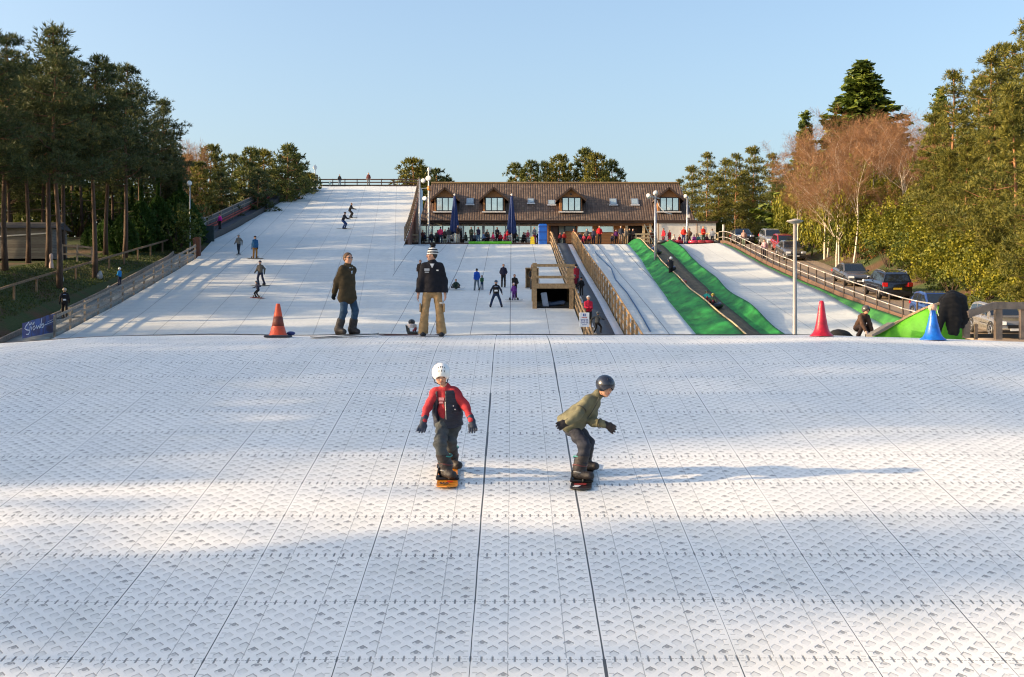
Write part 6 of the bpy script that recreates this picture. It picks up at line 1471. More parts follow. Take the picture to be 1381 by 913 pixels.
for r_ in range(2):
    for c_ in range(3): mb = MB(); mb.lathe([(.045, 0), (.045, .008)], (-.12+.12*c_, -.016, zc-.34-r_*.12), 14, rot=rotm(rx=R(90))); mb.lathe([(.024, 0), (.024, .011)], (-.12+.12*c_, -.016, zc-.34-r_*.12), 10, rot=rotm(rx=R(90)), m=1); mb.build('pictogram', [blue_s, whitew], sg)
mb = MB(); mb.box((0, -.018, zc-.57), (.22, .006, .02)); mb.build('caption', blue_s, sg)
# ---- tubing run: rings and riders
def ring(loc, R_=.48, col=dk, label='', pitch=0, grp=None):
    mb = MB(); mb.tube([(R_*math.cos(t), R_*math.sin(t), 0) for t in np.linspace(0, 2*math.pi, 21)[:-1]], .17, 8, closed=True)
    o = mb.build('rubber_ring', mat('ring_%02x%02x' % (int(col[0]*255), int(col[2]*255)), col, .45, 0, .15, 4, coat=.2), smooth=True); o.location = loc; o.rotation_euler = (pitch, 0, 0); return meta(o, label, 'rubber ring', grp)
def tub(px, py, lab, rlab, rcol, **k):
    y = depth(py)+.3; z = float(pB(y))+.24; x = PX(px, y)+.12; ring((x, y, z), .48, rcol, rlab, math.atan(.16)); person(lab, (x, y+.05, z-.12), k.pop('H', 1.4), k.pop('face', 160), 'recline', h=.028, **k)
tub(958, 418, 'child in dark green top and yellow helmet riding the front rubber ring', 'dark rubber ring at the front of the pair in the tubing run', dk, top=(.03, .06, .04), legs=(.2, .03, .04), helmet=(.45, .40, .03))
tub(950, 413, 'child in turquoise top and dark helmet riding the second rubber ring', 'red rubber ring behind the front one in the tubing run', (.35, .02, .03), top=(.02, .25, .22), legs=(.3, .03, .04), helmet=(.02, .07, .04))
tub(881, 344, 'person in pale blue lying on a ring at the top of the tubing run', 'dark rubber ring at the top of the tubing run', (.02, .02, .03), top=(.08, .12, .22), legs=navy, helmet=(.03, .03, .05), face=200)
tub(899, 366, 'child in navy lying on a ring beside the standing helper', 'blue black rubber ring beside the standing helper', (.02, .025, .06), top=navy, legs=(.2, .03, .03), helmet=(.05, .05, .07))
y = depth(378); person('helper in dark clothing and white helmet standing in the tubing run', (PX(905, y), y, float(pB(y))), 1.72, 30, 'front', top=(.03, .03, .035), legs=dk, helmet=(.75, .75, .74), h=.028, gloves=dk)
ring((PX(915, depth(384)), depth(384), float(pB(depth(384)))+.2), .42, (.42, .03, .03), 'empty red rubber ring beside the standing helper', .16)
# ---- people on the deck and terrace (feet at 9.42)
DK_ = [
 (574, 126.5, 1.35, 'sit', 100, navy, dk, 'dark', 'seated person in navy at the left end of the deck'),
 (587, 127.0, 1.35, 'sit', 200, grey, dk, 'brown', 'seated person in grey beside the left glazing'),
 (590, 125.7, 1.40, 'pocket', 20, (.05, .06, .07), dk, 'dark', 'person in dark grey behind the man in the pink red jacket'),
 (594, 125.3, 1.72, 'pocket', 350, (.50, .03, .10), (.02, .03, .06), 'dark', 'person in pink red jacket standing at the deck edge with back turned'),
 (605, 125.3, 1.66, 'stand', 10, (.05, .05, .055), (.20, .21, .22), 'dark', 'person in dark top and grey trousers at the deck edge'),
 (617.5, 125.3, 1.86, 'drink', 190, (.04, .025, .02), (.36, .31, .25), 'blond', 'tall person in dark brown jacket and beige trousers in front of the left parasol'),
 (622, 126.6, 1.70, 'stand', 90, dk, dk, 'dark', 'person in black behind the tall one in beige trousers'),
 (635.5, 126.0, 1.78, 'front', 200, (.06, .07, .045), (.03, .035, .04), 'brown', 'person in olive jacket holding a cup in the middle of the deck'),
 (645, 126.0, 1.78, 'drink', 170, (.02, .02, .05), (.06, .12, .20), 'brown', 'person in navy jacket and blue jeans drinking in the middle of the deck'),
 (660, 126.4, 1.35, 'sit', 90, (.03, .03, .03), dk, 'brown', 'seated person in black left of the pair in pink'),
 (666, 126.2, 1.45, 'sit', 120, (.42, .03, .10), (.3, .22, .2), 'brown', 'seated person in pink right of the one in black'),
 (670.5, 126.5, 1.80, 'front', 200, (.03, .02, .025), dk, 'brown', 'standing person with long dark coat behind the seated ones in pink'),
 (680, 125.9, 1.40, 'sit', 250, (.50, .04, .08), (.25, .05, .08), 'dark', 'seated person in red with head bowed at the right parasol'),
 (684, 125.5, 1.50, 'front', 270, (.52, .02, .03), (.05, .05, .06), 'dark', 'person in bright red leaning over a table by the right parasol'),
 (699, 126.3, 1.30, 'sit', 100, (.04, .09, .08), dk, 'dark', 'seated person in dark green right of the right parasol'),
 (705, 126.4, 1.45, 'sit', 240, dk, dk, 'brown', 'seated person in black beside the benches'),
 (712, 126.2, 1.45, 'front', 180, (.30, .05, .08), (.2, .2, .2), 'dark', 'child in dark red next to the grey adult by the crash mat'),
 (720.5, 126.0, 1.78, 'front', 200, (.17, .18, .20), (.3, .05, .08), 'brown', 'adult in grey top holding a child by the blue crash mat'),
 (726, 126.2, 1.30, 'stand', 180, navy, navy, 'dark', 'small dark figure left of the blue crash mat'),
 (755.5, 126.3, 1.20, 'stand', 190, (.20, .02, .03), dk, 'dark', 'child in dark red at the head of the conveyor lift'),
 (761, 126.6, 1.30, 'stand', 190, (.45, .03, .02), dk, 'brown', 'child in orange red at the head of the conveyor lift'),
 (774, 126.1, 1.60, 'pocket', 170, (.28, .02, .03), dk, 'brown', 'person in dark red jacket behind the right conveyor fence'),
 (788, 125.8, 1.30, 'sit', 150, (.30, .03, .06), (.15, .02, .04), 'dark', 'seated person in crimson in front of the lodge windows'),
 (791.5, 127.0, 1.68, 'stand', 180, grey, dk, 'brown', 'grey figure behind the seated one in crimson'),
 (800.5, 125.8, 1.55, 'stand', 150, (.02, .02, .05), navy, 'dark', 'person in navy next to the bright red instructor'),
 (808.5, 125.7, 1.86, 'pocket', 180, (.55, .012, .02), dk, 'brown', 'instructor in bright red jacket in front of the lodge windows'),
 (826, 125.8, 1.25, 'sit', 170, (.03, .03, .05), dk, 'dark', 'seated child in dark clothes beside the purple jacket'),
 (831, 125.9, 1.50, 'pocket', 190, (.16, .03, .14), dk, 'dark', 'person in purple jacket before the lodge door'),
 (837.5, 125.8, 1.85, 'pocket', 170, (.025, .03, .05), (.2, .15, .12), 'blond', 'tall person in dark blue jacket left of the green bank'),
 (843, 127.0, 1.70, 'stand', 180, (.30, .24, .18), (.2, .15, .1), 'blond', 'person in beige behind the top of the green bank'),
 (854, 128.0, 1.75, 'front', 160, (.015, .015, .02), dk, 'grey', 'person in black with pale hood by the open doorway'),
 (878, 130.0, 1.80, 'stand', 200, (.12, .05, .03), dk, 'brown', 'person in brown under the lodge porch'),
 (895, 126.6, 1.70, 'stand', 120, (.45, .015, .03), (.10, .02, .03), 'dark', 'person in red jacket at the left of the white extension wall'),
 (903, 126.6, 1.50, 'front', 150, (.22, .02, .03), (.25, .03, .04), 'brown', 'child in dark red suit at the white extension wall'),
 (922, 126.0, 1.78, 'pocket', 170, (.55, .03, .02), (.03, .035, .10), 'brown', 'person in bright red jacket and blue trousers before the white extension'),
 (930, 126.5, 1.72, 'walk', 90, (.07, .035, .02), (.05, .03, .02), 'brown', 'person in brown coat beside the bright red one at the white extension'),
 (948.5, 126.0, 1.84, 'front', 190, (.58, .03, .02), (.05, .08, .05), 'blond', 'instructor in red jacket and green trousers at the right of the white extension'),
 (953, 126.4, 1.20, 'sit', 180, (.10, .04, .06), dk, 'dark', 'small seated child beside the red and green instructor'),
 (570, 125.8, 1.40, 'front', 150, (.10, .03, .03), dk, 'brown', 'child in maroon behind the timber bench on the deck'),
 (582, 125.9, 1.35, 'sit', 170, (.03, .03, .035), navy, 'dark', 'seated dark figure beside the seated person in grey'),
 (600, 126.8, 1.62, 'stand', 200, (.05, .045, .04), dk, 'grey', 'grey haired person between the pink red jacket and the grey trousers'),
 (610, 126.9, 1.40, 'sit', 120, (.4, .38, .36), dk, 'brown', 'seated person in white behind the left parasol pole'),
 (629, 126.2, 1.40, 'sit', 60, (.03, .04, .03), dk, 'dark', 'seated dark figure left of the olive jacket'),
 (640, 127.0, 1.40, 'sit', 200, (.10, .12, .16), dk, 'brown', 'seated blue grey figure between the drinking pair'),
 (651, 126.0, 1.35, 'sit', 260, (.10, .16, .28), dk, 'dark', 'seated child in pale blue right of the drinking pair'),
 (657, 127.0, 1.60, 'stand', 170, (.03, .03, .03), dk, 'dark', 'dark figure standing by the wide grey glazing post'),
 (675, 126.6, 1.40, 'sit', 170, (.45, .03, .05), dk, 'dark', 'seated red figure left of the one with head bowed'),
 (694, 126.8, 1.62, 'stand', 180, (.03, .03, .035), dk, 'dark', 'dark figure standing behind the right parasol'),
 (709, 126.9, 1.35, 'sit', 130, (.03, .03, .03), dk, 'brown', 'seated dark figure at the table nearest the crash mat'),
 (782, 126.6, 1.35, 'sit', 200, (.05, .05, .10), dk, 'dark', 'seated navy figure right of the conveyor fence'),
 (795, 125.7, 1.10, 'sit', 170, (.35, .02, .04), dk, 'brown', 'small child in red at the feet of the grey figure'),
 (849, 126.4, 1.66, 'front', 190, (.02, .02, .02), dk, 'dark', 'person in black beside the top of the green bank'),
 (909, 126.2, 1.20, 'sit', 170, (.5, .45, .4), dk, 'brown', 'small child in cream beside the red rings'),
 (916, 126.6, 1.25, 'sit', 200, (.20, .04, .06), dk, 'dark', 'small seated child in maroon left of the bright red jacket'),
 (936, 126.4, 1.25, 'sit', 180, (.30, .06, .30), dk, 'brown', 'small seated child in violet right of the brown coat'),
 (942, 126.5, 1.25, 'sit', 170, (.05, .22, .22), dk, 'dark', 'small seated child in turquoise left of the red and green instructor'),
 (960.5, 126.2, 1.60, 'stand', 170, (.62, .60, .56), (.03, .04, .05), 'dark', 'person in white top at the right end of the extension'),
]
for (px, y, H, pose, fc, t_, l_, hr_, lab) in DK_:
    person(lab, (PX(px, y), y, 9.42), H if pose != 'sit' else 1.70 if H > 1.3 else 1.35, fc, pose, top=t_, legs=l_, hair=hr_, h=.036, group='people on the terrace')
# rings stacked on the plateau and rings on the ground
for i, (px, y, col, lab) in enumerate(((893, 125.6, (.05, .05, .06), 'dark ring left of the children at the plateau'), (905, 125.5, (.40, .02, .03), 'red ring by the child in the dark red suit'), (914, 125.6, (.38, .02, .04), 'red ring at the feet of the bright red jacket'), (936, 125.5, (.40, .015, .05), 'crimson ring in the middle of the plateau'), (944, 125.5, (.36, .02, .03), 'red ring left of the red and green instructor'), (955, 125.6, (.30, .02, .03), 'dark red ring by the white topped person'), (968, 125.8, (.02, .02, .02), 'black ring at the right end of the plateau'), (930, 127.2, (.08, .05, .2), 'violet ring behind the crimson one'))):
    ring((PX(px, y), y, 9.60), .42, col, lab, 0, 'rubber rings on the plateau')
# benches, tables, chairs on the deck
def table(px, y, label, m=None):
    o = thing('picnic_table', label, 'table', (PX(px, y), y, 9.42), rnd.uniform(-.2, .2), 'tables on the deck')
    mb = MB(); mb.box((0, 0, .74), (1.5, .75, .05)); mb.build('table_top', wood_g, o)
    for s in (-1, 1): mb = MB(); mb.box((0, s*.62, .44), (1.5, .25, .04)); mb.build('bench', wood_g, o)
    for s in (-1, 1): mb = MB(); mb.bar((s*.55, -.6, 0), (s*.55, -.1, .72), .06, .08); mb.bar((s*.55, .6, 0), (s*.55, .1, .72), .06, .08); mb.bar((s*.55, -.7, .40), (s*.55, .7, .40), .05, .08); mb.build('leg', wood_g, o)
for px, y, l_ in ((580, 126.8, 'timber picnic table at the left end of the deck'), (600, 127.4, 'timber picnic table behind the pink red jacket'), (628, 127.2, 'timber picnic table right of the left parasol'), (654, 127.5, 'timber picnic table behind the drinking pair'), (676, 127.0, 'timber picnic table among the people in red'), (697, 127.2, 'timber picnic table right of the right parasol'), (711, 127.6, 'timber picnic table nearest the crash mat')): table(px, y, l_)
bn = thing('timber_bench', 'pale timber bench frame at the left end of the deck beside the mast', 'bench', (PX(558, 125.8), 125.8, 9.42))
mb = MB(); mb.box((0, 0, .5), (1.1, .4, .06)); mb.build('seat', edgew, bn)
for dx in (-.5, -.2, .15, .5): mb = MB(); mb.bar((dx, -.15, 0), (dx, -.15, .95 if abs(dx) > .3 else .5), .1, .1); mb.build('leg', edgew, bn)
mb = MB(); mb.bar((-.55, -.15, .9), (.55, -.15, .9), .05, .12); mb.build('backrest', edgew, bn)
# lean-to ladder and white barrel by the porch
mb = MB(); a_, b_ = Vector((PX(869, 128), 128, 11.6)), Vector((PX(882, 128), 128, 9.6))
for d_ in (0, .55): mb.bar(a_+Vector((d_, 0, 0)), b_+Vector((d_, 0, 0)), .06, .08)
for t in np.linspace(.1, .9, 6): p = a_.lerp(b_, t); mb.bar(p, p+Vector((.55, 0, 0)), .04, .04)
meta(mb.build('ladder', mat('grey_green_ladder', (.20, .24, .22), .6)), 'grey ladder leaning in the porch above the green tubing bank', 'ladder')
# ---- road people
for (px, pf, H, y, t_, l_, lab) in ((1003, 331, 1.7, 118, (.40, .26, .22), (.16, .2, .15), 'person in pale pink top walking at the top of the car road'), (1031, 341, 1.68, 108, (.62, .36, .38), (.03, .025, .03), 'person in pink top and black trousers walking beside the parked car')):
    person(lab, (PX(px, y), y, float(pR(y))+.03), H, 160, 'walk', top=t_, legs=l_, hair='brown', h=.036)
# ---- crouching child and bright ramp at the right of the crest
y = 33.; x = PX(1161, y); zg = PZ(451, y)-.12
r, J = person('child in brown jacket and dark helmet crouching between the red and blue cones', (x, y, zg), 1.38, 205, 'crouch', top=(.075, .042, .028), legs=(.03, .02, .02), helmet=(.07, .06, .055), h=.016, gloves=(.5, .35, .28), hood=True, detail=1, puff=.03)
mb = MB(); n_ = J['neck']; mb.ball(n_+Vector((0, -.04, .0)), (.13, .10, .05), 14, 8); mb.build('scarf', mat('orange_brown_scarf', (.30, .13, .05), .9, 0, .3, 20), r)
S_ = SDF(.1); S_.ell((0, 0, 0), (.26, .2, .16)); S_.ell((.15, 0, -.05), (.2, .18, .12)); v, f = S_.mesh(.03, 0, .01); o = mk('bag', v, f, cloth(dk), smooth=True); o.location = (PX(1131, 30), 30, PZ(453, 30)); meta(o, 'small dark bag just behind the crest right of the red cone', 'bag')
ST(strip('crest_platform', 8.0, 13.5, 28.5, 36, lambda x, y: PZ(454.5, 33)+0*x-.22, mat('dark_timber_deck', (.05, .04, .03), .8), 3, skirt=1.2))
# ================================================================== cones
def cone(label, px, y, pyt, kind, col):
    p = Vector((PX(px, y), y, float(land(np.float64(PX(px, y)), np.float64(y))))); H = (PZ(pyt, y)-p.z); o = thing('traffic_cone', label, 'cone', p)
    m = mat('cone_%s' % kind, col, .5 if kind == 'orange' else .36, 0, .38, 5, .25, 30, spec=.5)
    mb = MB()
    if kind == 'orange':
        mb.lathe([(.185, .02), (.19, .045), (.172, .06), (.12, H*.35), (.08, H*.68), (.043, H*.97), (.036, H)], n=28); mb.build('cone_body', m, o, True)
        mb = MB(); mb.lathe([(.1275, H*.30), (.0885, H*.62)], n=28); mb.build('sleeve', mat('dirty_sleeve', (.17, .035, .02), .6, 0, .4, 8), o, True)
        mb = MB(); mb.box((0, 0, .02), (.50, .46, .045), bev=.02); mb.build('base', mat('dark_rubber_base', (.03, .035, .05), .7), o)
        mb = MB(); mb.ball((.24, .1, .08), (.09, .07, .04), 10, 6); mb.build('handle', mat('blue_rubber', (.03, .04, .16), .5), o)
    else:
        w = .235 if kind == 'red' else .26
        mb.lathe([(w, .0), (w, .012), (w*.93, .03), (w*.75, .07), (w*.60, .14), (w*.5, .24), (w*.36, H*.60), (w*.24, H*.88), (w*.20, H*.97), (w*.12, H)], n=36); mb.build('cone_body', m, o, True)
        mb = MB(); mb.lathe([(w*1.02, .001), (w*1.02, .01), (w*.98, .016)], n=36); mb.build('base', m, o, True)
    return o
cone('orange traffic cone with dirty dark sleeve on the left of the crest', 375, 25.2, 409.5, 'orange', (.62, .07, .02))
cone('smooth glossy red cone on the crest right of the lamp post', 1108, 25.4, 405.5, 'red', (.50, .01, .03))
bc = cone('smooth glossy blue cone in front of the green ramp', 1258, 25.4, 417, 'blue', (.01, .13, .55))
# beige ball with pale ribbons on the blue cone
tp = Vector(bc.location)+Vector((0, 0, PZ(418, 25.4)-bc.location.z)); S_ = SDF(.03); S_.ell((0, 0, .05), (.085, .075, .075)); S_.ell((.05, 0, .02), (.04, .04, .05)); S_.ell((-.05, 0, .025), (.04, .04, .04)); v, f = S_.mesh(.011, 0, .006)
o = mk('bundled_glove', v, f, mat('beige_knit', (.50, .33, .25), .85, 0, .25, 20, .4, 40), smooth=True); o.location = tp; meta(o, 'crumpled beige glove resting on the tip of the blue cone', 'glove')
mb = MB()
for s in (-1, 1): mb.tube([tp+Vector((s*.06, -.05, .04)), tp+Vector((s*.075, -.06, -.04)), tp+Vector((s*.085+.01, -.07, -.12))], [.012, .009, .006], 6)
meta(mb.build('ribbon', mat('pale_green_ribbon', (.42, .50, .30), .7)), 'pale green ribbons hanging from the tip of the blue cone', 'ribbon')
# bright green ramp, its timber edge, hanging coat
yr = 27.9
gp_ = [(1178, 452), (1190, 446), (1215, 432), (1238, 421), (1250, 415), (1262, 411), (1276, 407.5), (1290, 407), (1298, 412), (1300, 452)]
ramp = thing('green_ramp', 'bright green carpeted ramp wall with pale timber top edge at the right of the crest', 'ramp', (PX(1250, yr), yr, -.3))
rm_ = []
top = gp_[:-1]
def curve_y(px): return yr+.5*math.sin((px-1180)/120*math.pi*2.2)*.35+.0*(px-1240)
V = []; Fc = []; n_ = 40
for i in range(n_+1):
    px = 1178+(1300-1178)*i/n_; py = np.interp(px, [p[0] for p in top], [p[1] for p in top]); y = curve_y(px)
    V += [tuple(W(px, py, y)), (PX(px, y), y-.12, -.5), (PX(px, y), y+.25, -.5), tuple(W(px, py, y)+Vector((0, .1, 0)))]
for i in range(n_):
    for j in range(4): a = i*4+j; b_ = i*4+(j+1) % 4; Fc.append((a, b_, b_+4, a+4))
Fc += [(3, 2, 1, 0), tuple(n_*4+j for j in range(4))]
mk('carpet', np.array(V)-np.array(ramp.location), Fc, mat('vivid_green_carpet', (.13, .50, .015), .6, 0, .18, 4, .3, 40), ramp, smooth=True)
mb = MB()
pp = [W(px, np.interp(px, [p[0] for p in top], [p[1] for p in top])-.6, curve_y(px)+.05) for px in range(1176, 1286, 6)]
for a, b_ in zip(pp, pp[1:]): mb.bar(a, b_, .14, .045)
mb.build('timber_edge', mat('tan_plank', (.46, .32, .18), .75, 0, .25, 8), ramp, world=True)  # plain tan timber colour
mb = MB(); mb.bar(W(1172, 453, 27.6), W(1202, 436, 27.7), .3, .05); mb.build('plank', mat('grey_plank', (.22, .19, .15), .8), ramp, world=True)
# black coat and trousers draped over the ramp
yc = 27.3
S_ = SDF(.05)
def q(px, py, dy=0): return W(px, py, yc+dy)
S_.chain([q(1272, 405, .2), q(1284, 401, .1), q(1296, 404, .1)], [.10, .15, .13]); S_.chain([q(1284, 404), q(1283, 424), q(1284, 446)], [.16, .16, .10]); S_.chain([q(1276, 408), q(1270, 426, -.03), q(1266, 448, -.05)], [.12, .10, .05])
S_.chain([q(1296, 406), q(1300, 424), q(1298, 440, -.05)], [.12, .11, .05]); S_.chain([q(1290, 412, -.06), q(1291, 432, -.08), q(1290, 450, -.05)], [.10, .09, .05]); S_.chain([q(1302, 428), q(1304, 440)], [.06, .04])
v, f = S_.mesh(.018, 0, .009, 2); meta(mk('coat', v, f, mat('black_coat_cloth', (.004, .004, .005), .95, 0, .3, 10, .5, 14), smooth=True), 'black coat and trousers draped over the right end of the green ramp', 'coat')
# timber rail structure at the far right
fr = thing('timber_fence', 'weathered timber handrail with thick posts at the right end of the crest', 'fence', tuple(W(1330, 454, 27.5)))
gw = mat('grey_brown_handrail', (.26, .185, .13), .85, 0, .3, 6, .4, 30)
mb = MB(); mb.bar(W(1304, 424, 27.2), W(1343, 411.5, 27.6), .10, .15); mb.build('rail', gw, fr, world=True)
mb = MB(); mb.bar(W(1341, 412, 27.6), W(1392, 412.5, 28.0), .10, .16); mb.build('rail', gw, fr, world=True)
mb = MB(); mb.bar(W(1303, 433, 27.3), W(1303, 456, 27.3), .1, .14); mb.build('post', gw, fr, world=True)
for (px, w_, pt, y) in ((1346, .14, 416, 27.7), (1316, .07, 437, 27.8), (1379, .12, 409, 28.0)):
    mb = MB(); mb.bar(W(px, pt, y), W(px, 458, y), w_, w_); mb.build('post', gw, fr, world=True)
mb = MB(); mb.bar(W(1296, 453, 28.0), W(1395, 453, 28.4), .1, .09); mb.build('rail', mat('dark_bottom_rail', (.05, .04, .03), .8), fr, world=True)
# banner on the fence at the lower left
yb = 62.; bz = lambda px, py, y: W(px, py, y)
bn_ = thing('banner', 'dark blue banner with white script lettering tied to the lower end of the left fence', 'banner', tuple(W(50, 440, yb)))
V = []; Fc = []; n_ = 24
ca, cb_ = (30, 434, 455), (72.5, 424.5, 447)
for i in range(n_+1):
    t = i/n_; px = 30+42.5*t; y = 62-1.2+t*5; top_ = 436-13*t; bot = 456.5-8.5*t; s_ = .04*math.sin(t*14)
    a = W(px, top_, y); b_ = W(px, bot, y); V += [tuple(a+Vector((s_, 0, 0))), tuple(b_+Vector((s_, 0, 0))), tuple(b_+Vector((s_, .03, 0))), tuple(a+Vector((s_, .03, 0)))]
for i in range(n_):
    for j in range(4): Fc.append((i*4+j, i*4+(j+1) % 4, i*4+4+(j+1) % 4, i*4+4+j))
Fc += [(3, 2, 1, 0), tuple(n_*4+j for j in range(4))]
m, n, b = newmat('blue_banner_print'); tc = n.node('ShaderNodeTexCoord').outputs['Object']; xx_ = n.node('ShaderNodeSeparateXYZ', {0: tc}).outputs[0]
t_ = n.node('ShaderNodeMapRange', {'Value': xx_, 'From Min': -.8, 'From Max': .6}).outputs[0]
col = n.mix(t_, (.012, .012, .03), (.05, .06, .32)); col = n.mix(n.ramp(n.noise(tc, 2.2, 3), [(.45, 0), (.6, .7)]), col, (.02, .09, .35)); n.l.new(col, b.inputs['Base Color']); b.inputs['Roughness'].default_value = .5
mk('sheet', np.array(V)-np.array(bn_.location), Fc, m, bn_)
def on_b(u, v_): # u 0..1 along, v 0..1 up
    px = 30+42.5*u; y = 62-1.2+u*5; top_ = 436-13*u; bot = 456.5-8.5*u; return W(px, bot+(top_-bot)*v_, y)+Vector((.04*math.sin(u*14), -.035, 0))
mb = MB()
def stroke(pts, r_=.022): mb.tube([on_b(*p) for p in pts], r_, 5)
stroke([(.20, .95), (.10, .80), (.06, .62), (.12, .50), (.20, .45), (.24, .34), (.18, .20), (.10, .22)], .03)   # S
stroke([(.24, .40), (.25, .60), (.29, .62), (.31, .40), (.33, .60)])                               # n
stroke([(.36, .50), (.40, .62), (.43, .48), (.39, .36), (.36, .50)])                               # o
stroke([(.45, .62), (.47, .40), (.50, .58), (.53, .40), (.55, .66)])                               # w
stroke([(.22, .72), (.27, .86)]); stroke([(.21, .82), (.29, .76)]); stroke([(.30, .74), (.31, .88), (.35, .70)]); stroke([(.36, .74), (.40, .84), (.38, .70)])   # the
stroke([(.56, .42), (.60, .95)], .022); stroke([(.58, .55), (.66, .62), (.66, .42), (.60, .42)], .03)
stroke([(.70, .50), (.98, .60)], .014); stroke([(.82, .62), (.95, .70)], .012)
mb.build('lettering', mat('white_print', (.72, .74, .80), .6), bn_, world=True)
# ================================================================== cars
glass_c = mat('car_glass', (.015, .02, .025), .04, 0, .1, spec=1)
tyre_m = mat('tyre', (.015, .015, .015), .85); rim_m = mat('alloy_rim', (.45, .45, .46), .3, .8)
head_m = mat('headlight_glass', (.7, .72, .75), .08, 0, .05, spec=1); tail_m = mat('tail_light', (.45, .01, .01), .15, 0, .1, spec=.8)
def car(label, x, y, heading, kind, col, L=4.5, Wd=1.85, H=1.5, plate=None, rough=.22, z=None):
    """heading 0: nose points away from the camera (+y); 180: nose towards it"""
    z = float(pR(y))+.03 if z is None else z
    o = thing('parked_car', label, 'car', (x, y, z), R(heading), 'cars parked along the road'); sl_ = math.atan((float(pR(y+2))-float(pR(y-2)))/4)
    o.rotation_euler = Matrix(Matrix.Rotation(sl_, 3, 'X')@Matrix.Rotation(R(heading), 3, 'Z')).to_euler()
    paint = mat('paint_%02x%02x%02x' % tuple(int(c*255) for c in col), col, rough, .35, .05, 3, coat=.8)
    hw = Wd/2; gc = .19 if kind != 'suv' else .24
    # profile along length t (0 rear .. 1 nose): bottom, waist (belt), top of the solid lower body, half width factor
    if kind == 'suv': belt = [(0, .62*H), (.04, .66*H), (.5, .63*H), (.70, .60*H), (.76, .58*H), (.93, .52*H), (.985, .42*H), (1, .34*H)]; gh = [(.02, .66), (.06, .93), (.12, .985), (.4, 1.0), (.56, .97), (.72, .62)]
    elif kind == 'saloon': belt = [(0, .50*H), (.02, .66*H), (.17, .70*H), (.5, .64*H), (.70, .62*H), (.93, .52*H), (.985, .42*H), (1, .33*H)]; gh = [(.13, .69), (.30, .965), (.42, 1.0), (.52, .98), (.70, .63)]
    else: belt = [(0, .50*H), (.03, .64*H), (.5, .62*H), (.74, .60*H), (.94, .50*H), (.985, .42*H), (1, .33*H)]; gh = [(.015, .64), (.10, .95), (.25, 1.0), (.50, .98), (.72, .61)]
    st = [0, .012, .04, .09, .15, .22, .3, .4, .5, .6, .7, .77, .84, .90, .95, .985, 1]; V = []; Fc = []
    for t in st:
        yb = (t-.5)*L; zt = np.interp(t, [q_[0] for q_ in belt], [q_[1] for q_ in belt]); wf = hw*(1-.10*max(0, (t-.85)/.15)**2-.06*max(0, (.12-t)/.12)**2); bt = gc+.10*(1 if t in (0, 1) else 0)
        ring_ = [(-wf*.90, bt), (-wf*.985, bt+.10), (-wf, bt+.32*(zt-bt)), (-wf*.985, bt+.75*(zt-bt)), (-wf*.93, zt-.02), (-wf*.80, zt+.015)]
        ring_ = ring_+[(-a, b_) for a, b_ in ring_[::-1]]
        for (a, b_) in ring_: V.append((a, yb, b_))
    n12 = 12
    for i in range(len(st)-1):
        for j in range(n12): Fc.append((i*n12+j, i*n12+(j+1) % n12, (i+1)*n12+(j+1) % n12, (i+1)*n12+j))
    Fc += [tuple(range(n12-1, -1, -1)), tuple((len(st)-1)*n12+j for j in range(n12))]
    body = mk('body', V, Fc, paint, o, smooth=True)
    gx_ = [g_[0] for g_ in gh]; gz = [g_[1]*H for g_ in gh]
    t0, t1 = gx_[0], gx_[-1]; V = []; Fc = []; ts = sorted(set(list(np.linspace(t0, t1, 15))+gx_))
    for t in ts:
        zt = np.interp(t, gx_, gz); zb = np.interp(t, [q_[0] for q_ in belt], [q_[1] for q_ in belt])-.03; f_ = (zt-zb)/(H-zb+1e-6); wb, wt = hw*.90, hw*(.90-.17*max(0, f_))
        for (a, b_) in ((-wb, zb), (-wt-.02, zt-.06 if f_ > .2 else zt), (-wt+.06, zt), (wt-.06, zt), (wt+.02, zt-.06 if f_ > .2 else zt), (wb, zb)): V.append((a, (t-.5)*L, b_))
    for i in range(len(ts)-1):
        for j in range(6): Fc.append((i*6+j, i*6+(j+1) % 6, (i+1)*6+(j+1) % 6, (i+1)*6+j))
    Fc += [(5, 4, 3, 2, 1, 0), tuple((len(ts)-1)*6+j for j in range(6))]
    mk('roof', V, Fc, paint, o)
    # windows: side glass, windscreen, rear screen as thin proud panels
    def gpt(t, f, s):  # point on greenhouse side
        zt = np.interp(t, gx_, gz); zb = np.interp(t, [q_[0] for q_ in belt], [q_[1] for q_ in belt])-.03; F_ = (zt-zb)/(H-zb); wb, wt = hw*.90, hw*(.90-.17*max(0, F_))+.02
        zz = zb+(zt-.06-zb)*f; ww = wb+(wt-wb)*f; return Vector((s*(ww+.006), (t-.5)*L, zz))
    spans = {'suv': [(.075, .21), (.225, .40), (.415, .60)], 'saloon': [(.235, .395), (.41, .60)], 'hatch': [(.09, .25), (.265, .42), (.435, .62)]}[kind]
    for s in (-1, 1):
        for (a, b_) in spans:
            n6 = 5; top_ = [gpt(a+(b_-a)*i/n6, .90, s) for i in range(n6+1)]; bot = [gpt(a+(b_-a)*i/n6, .16, s) for i in range(n6+1)]
            P6 = bot+top_[::-1]; mb = MB(); mb.prism(P6, (s*-.012, 0, 0)); mb.build('window', glass_c, o)
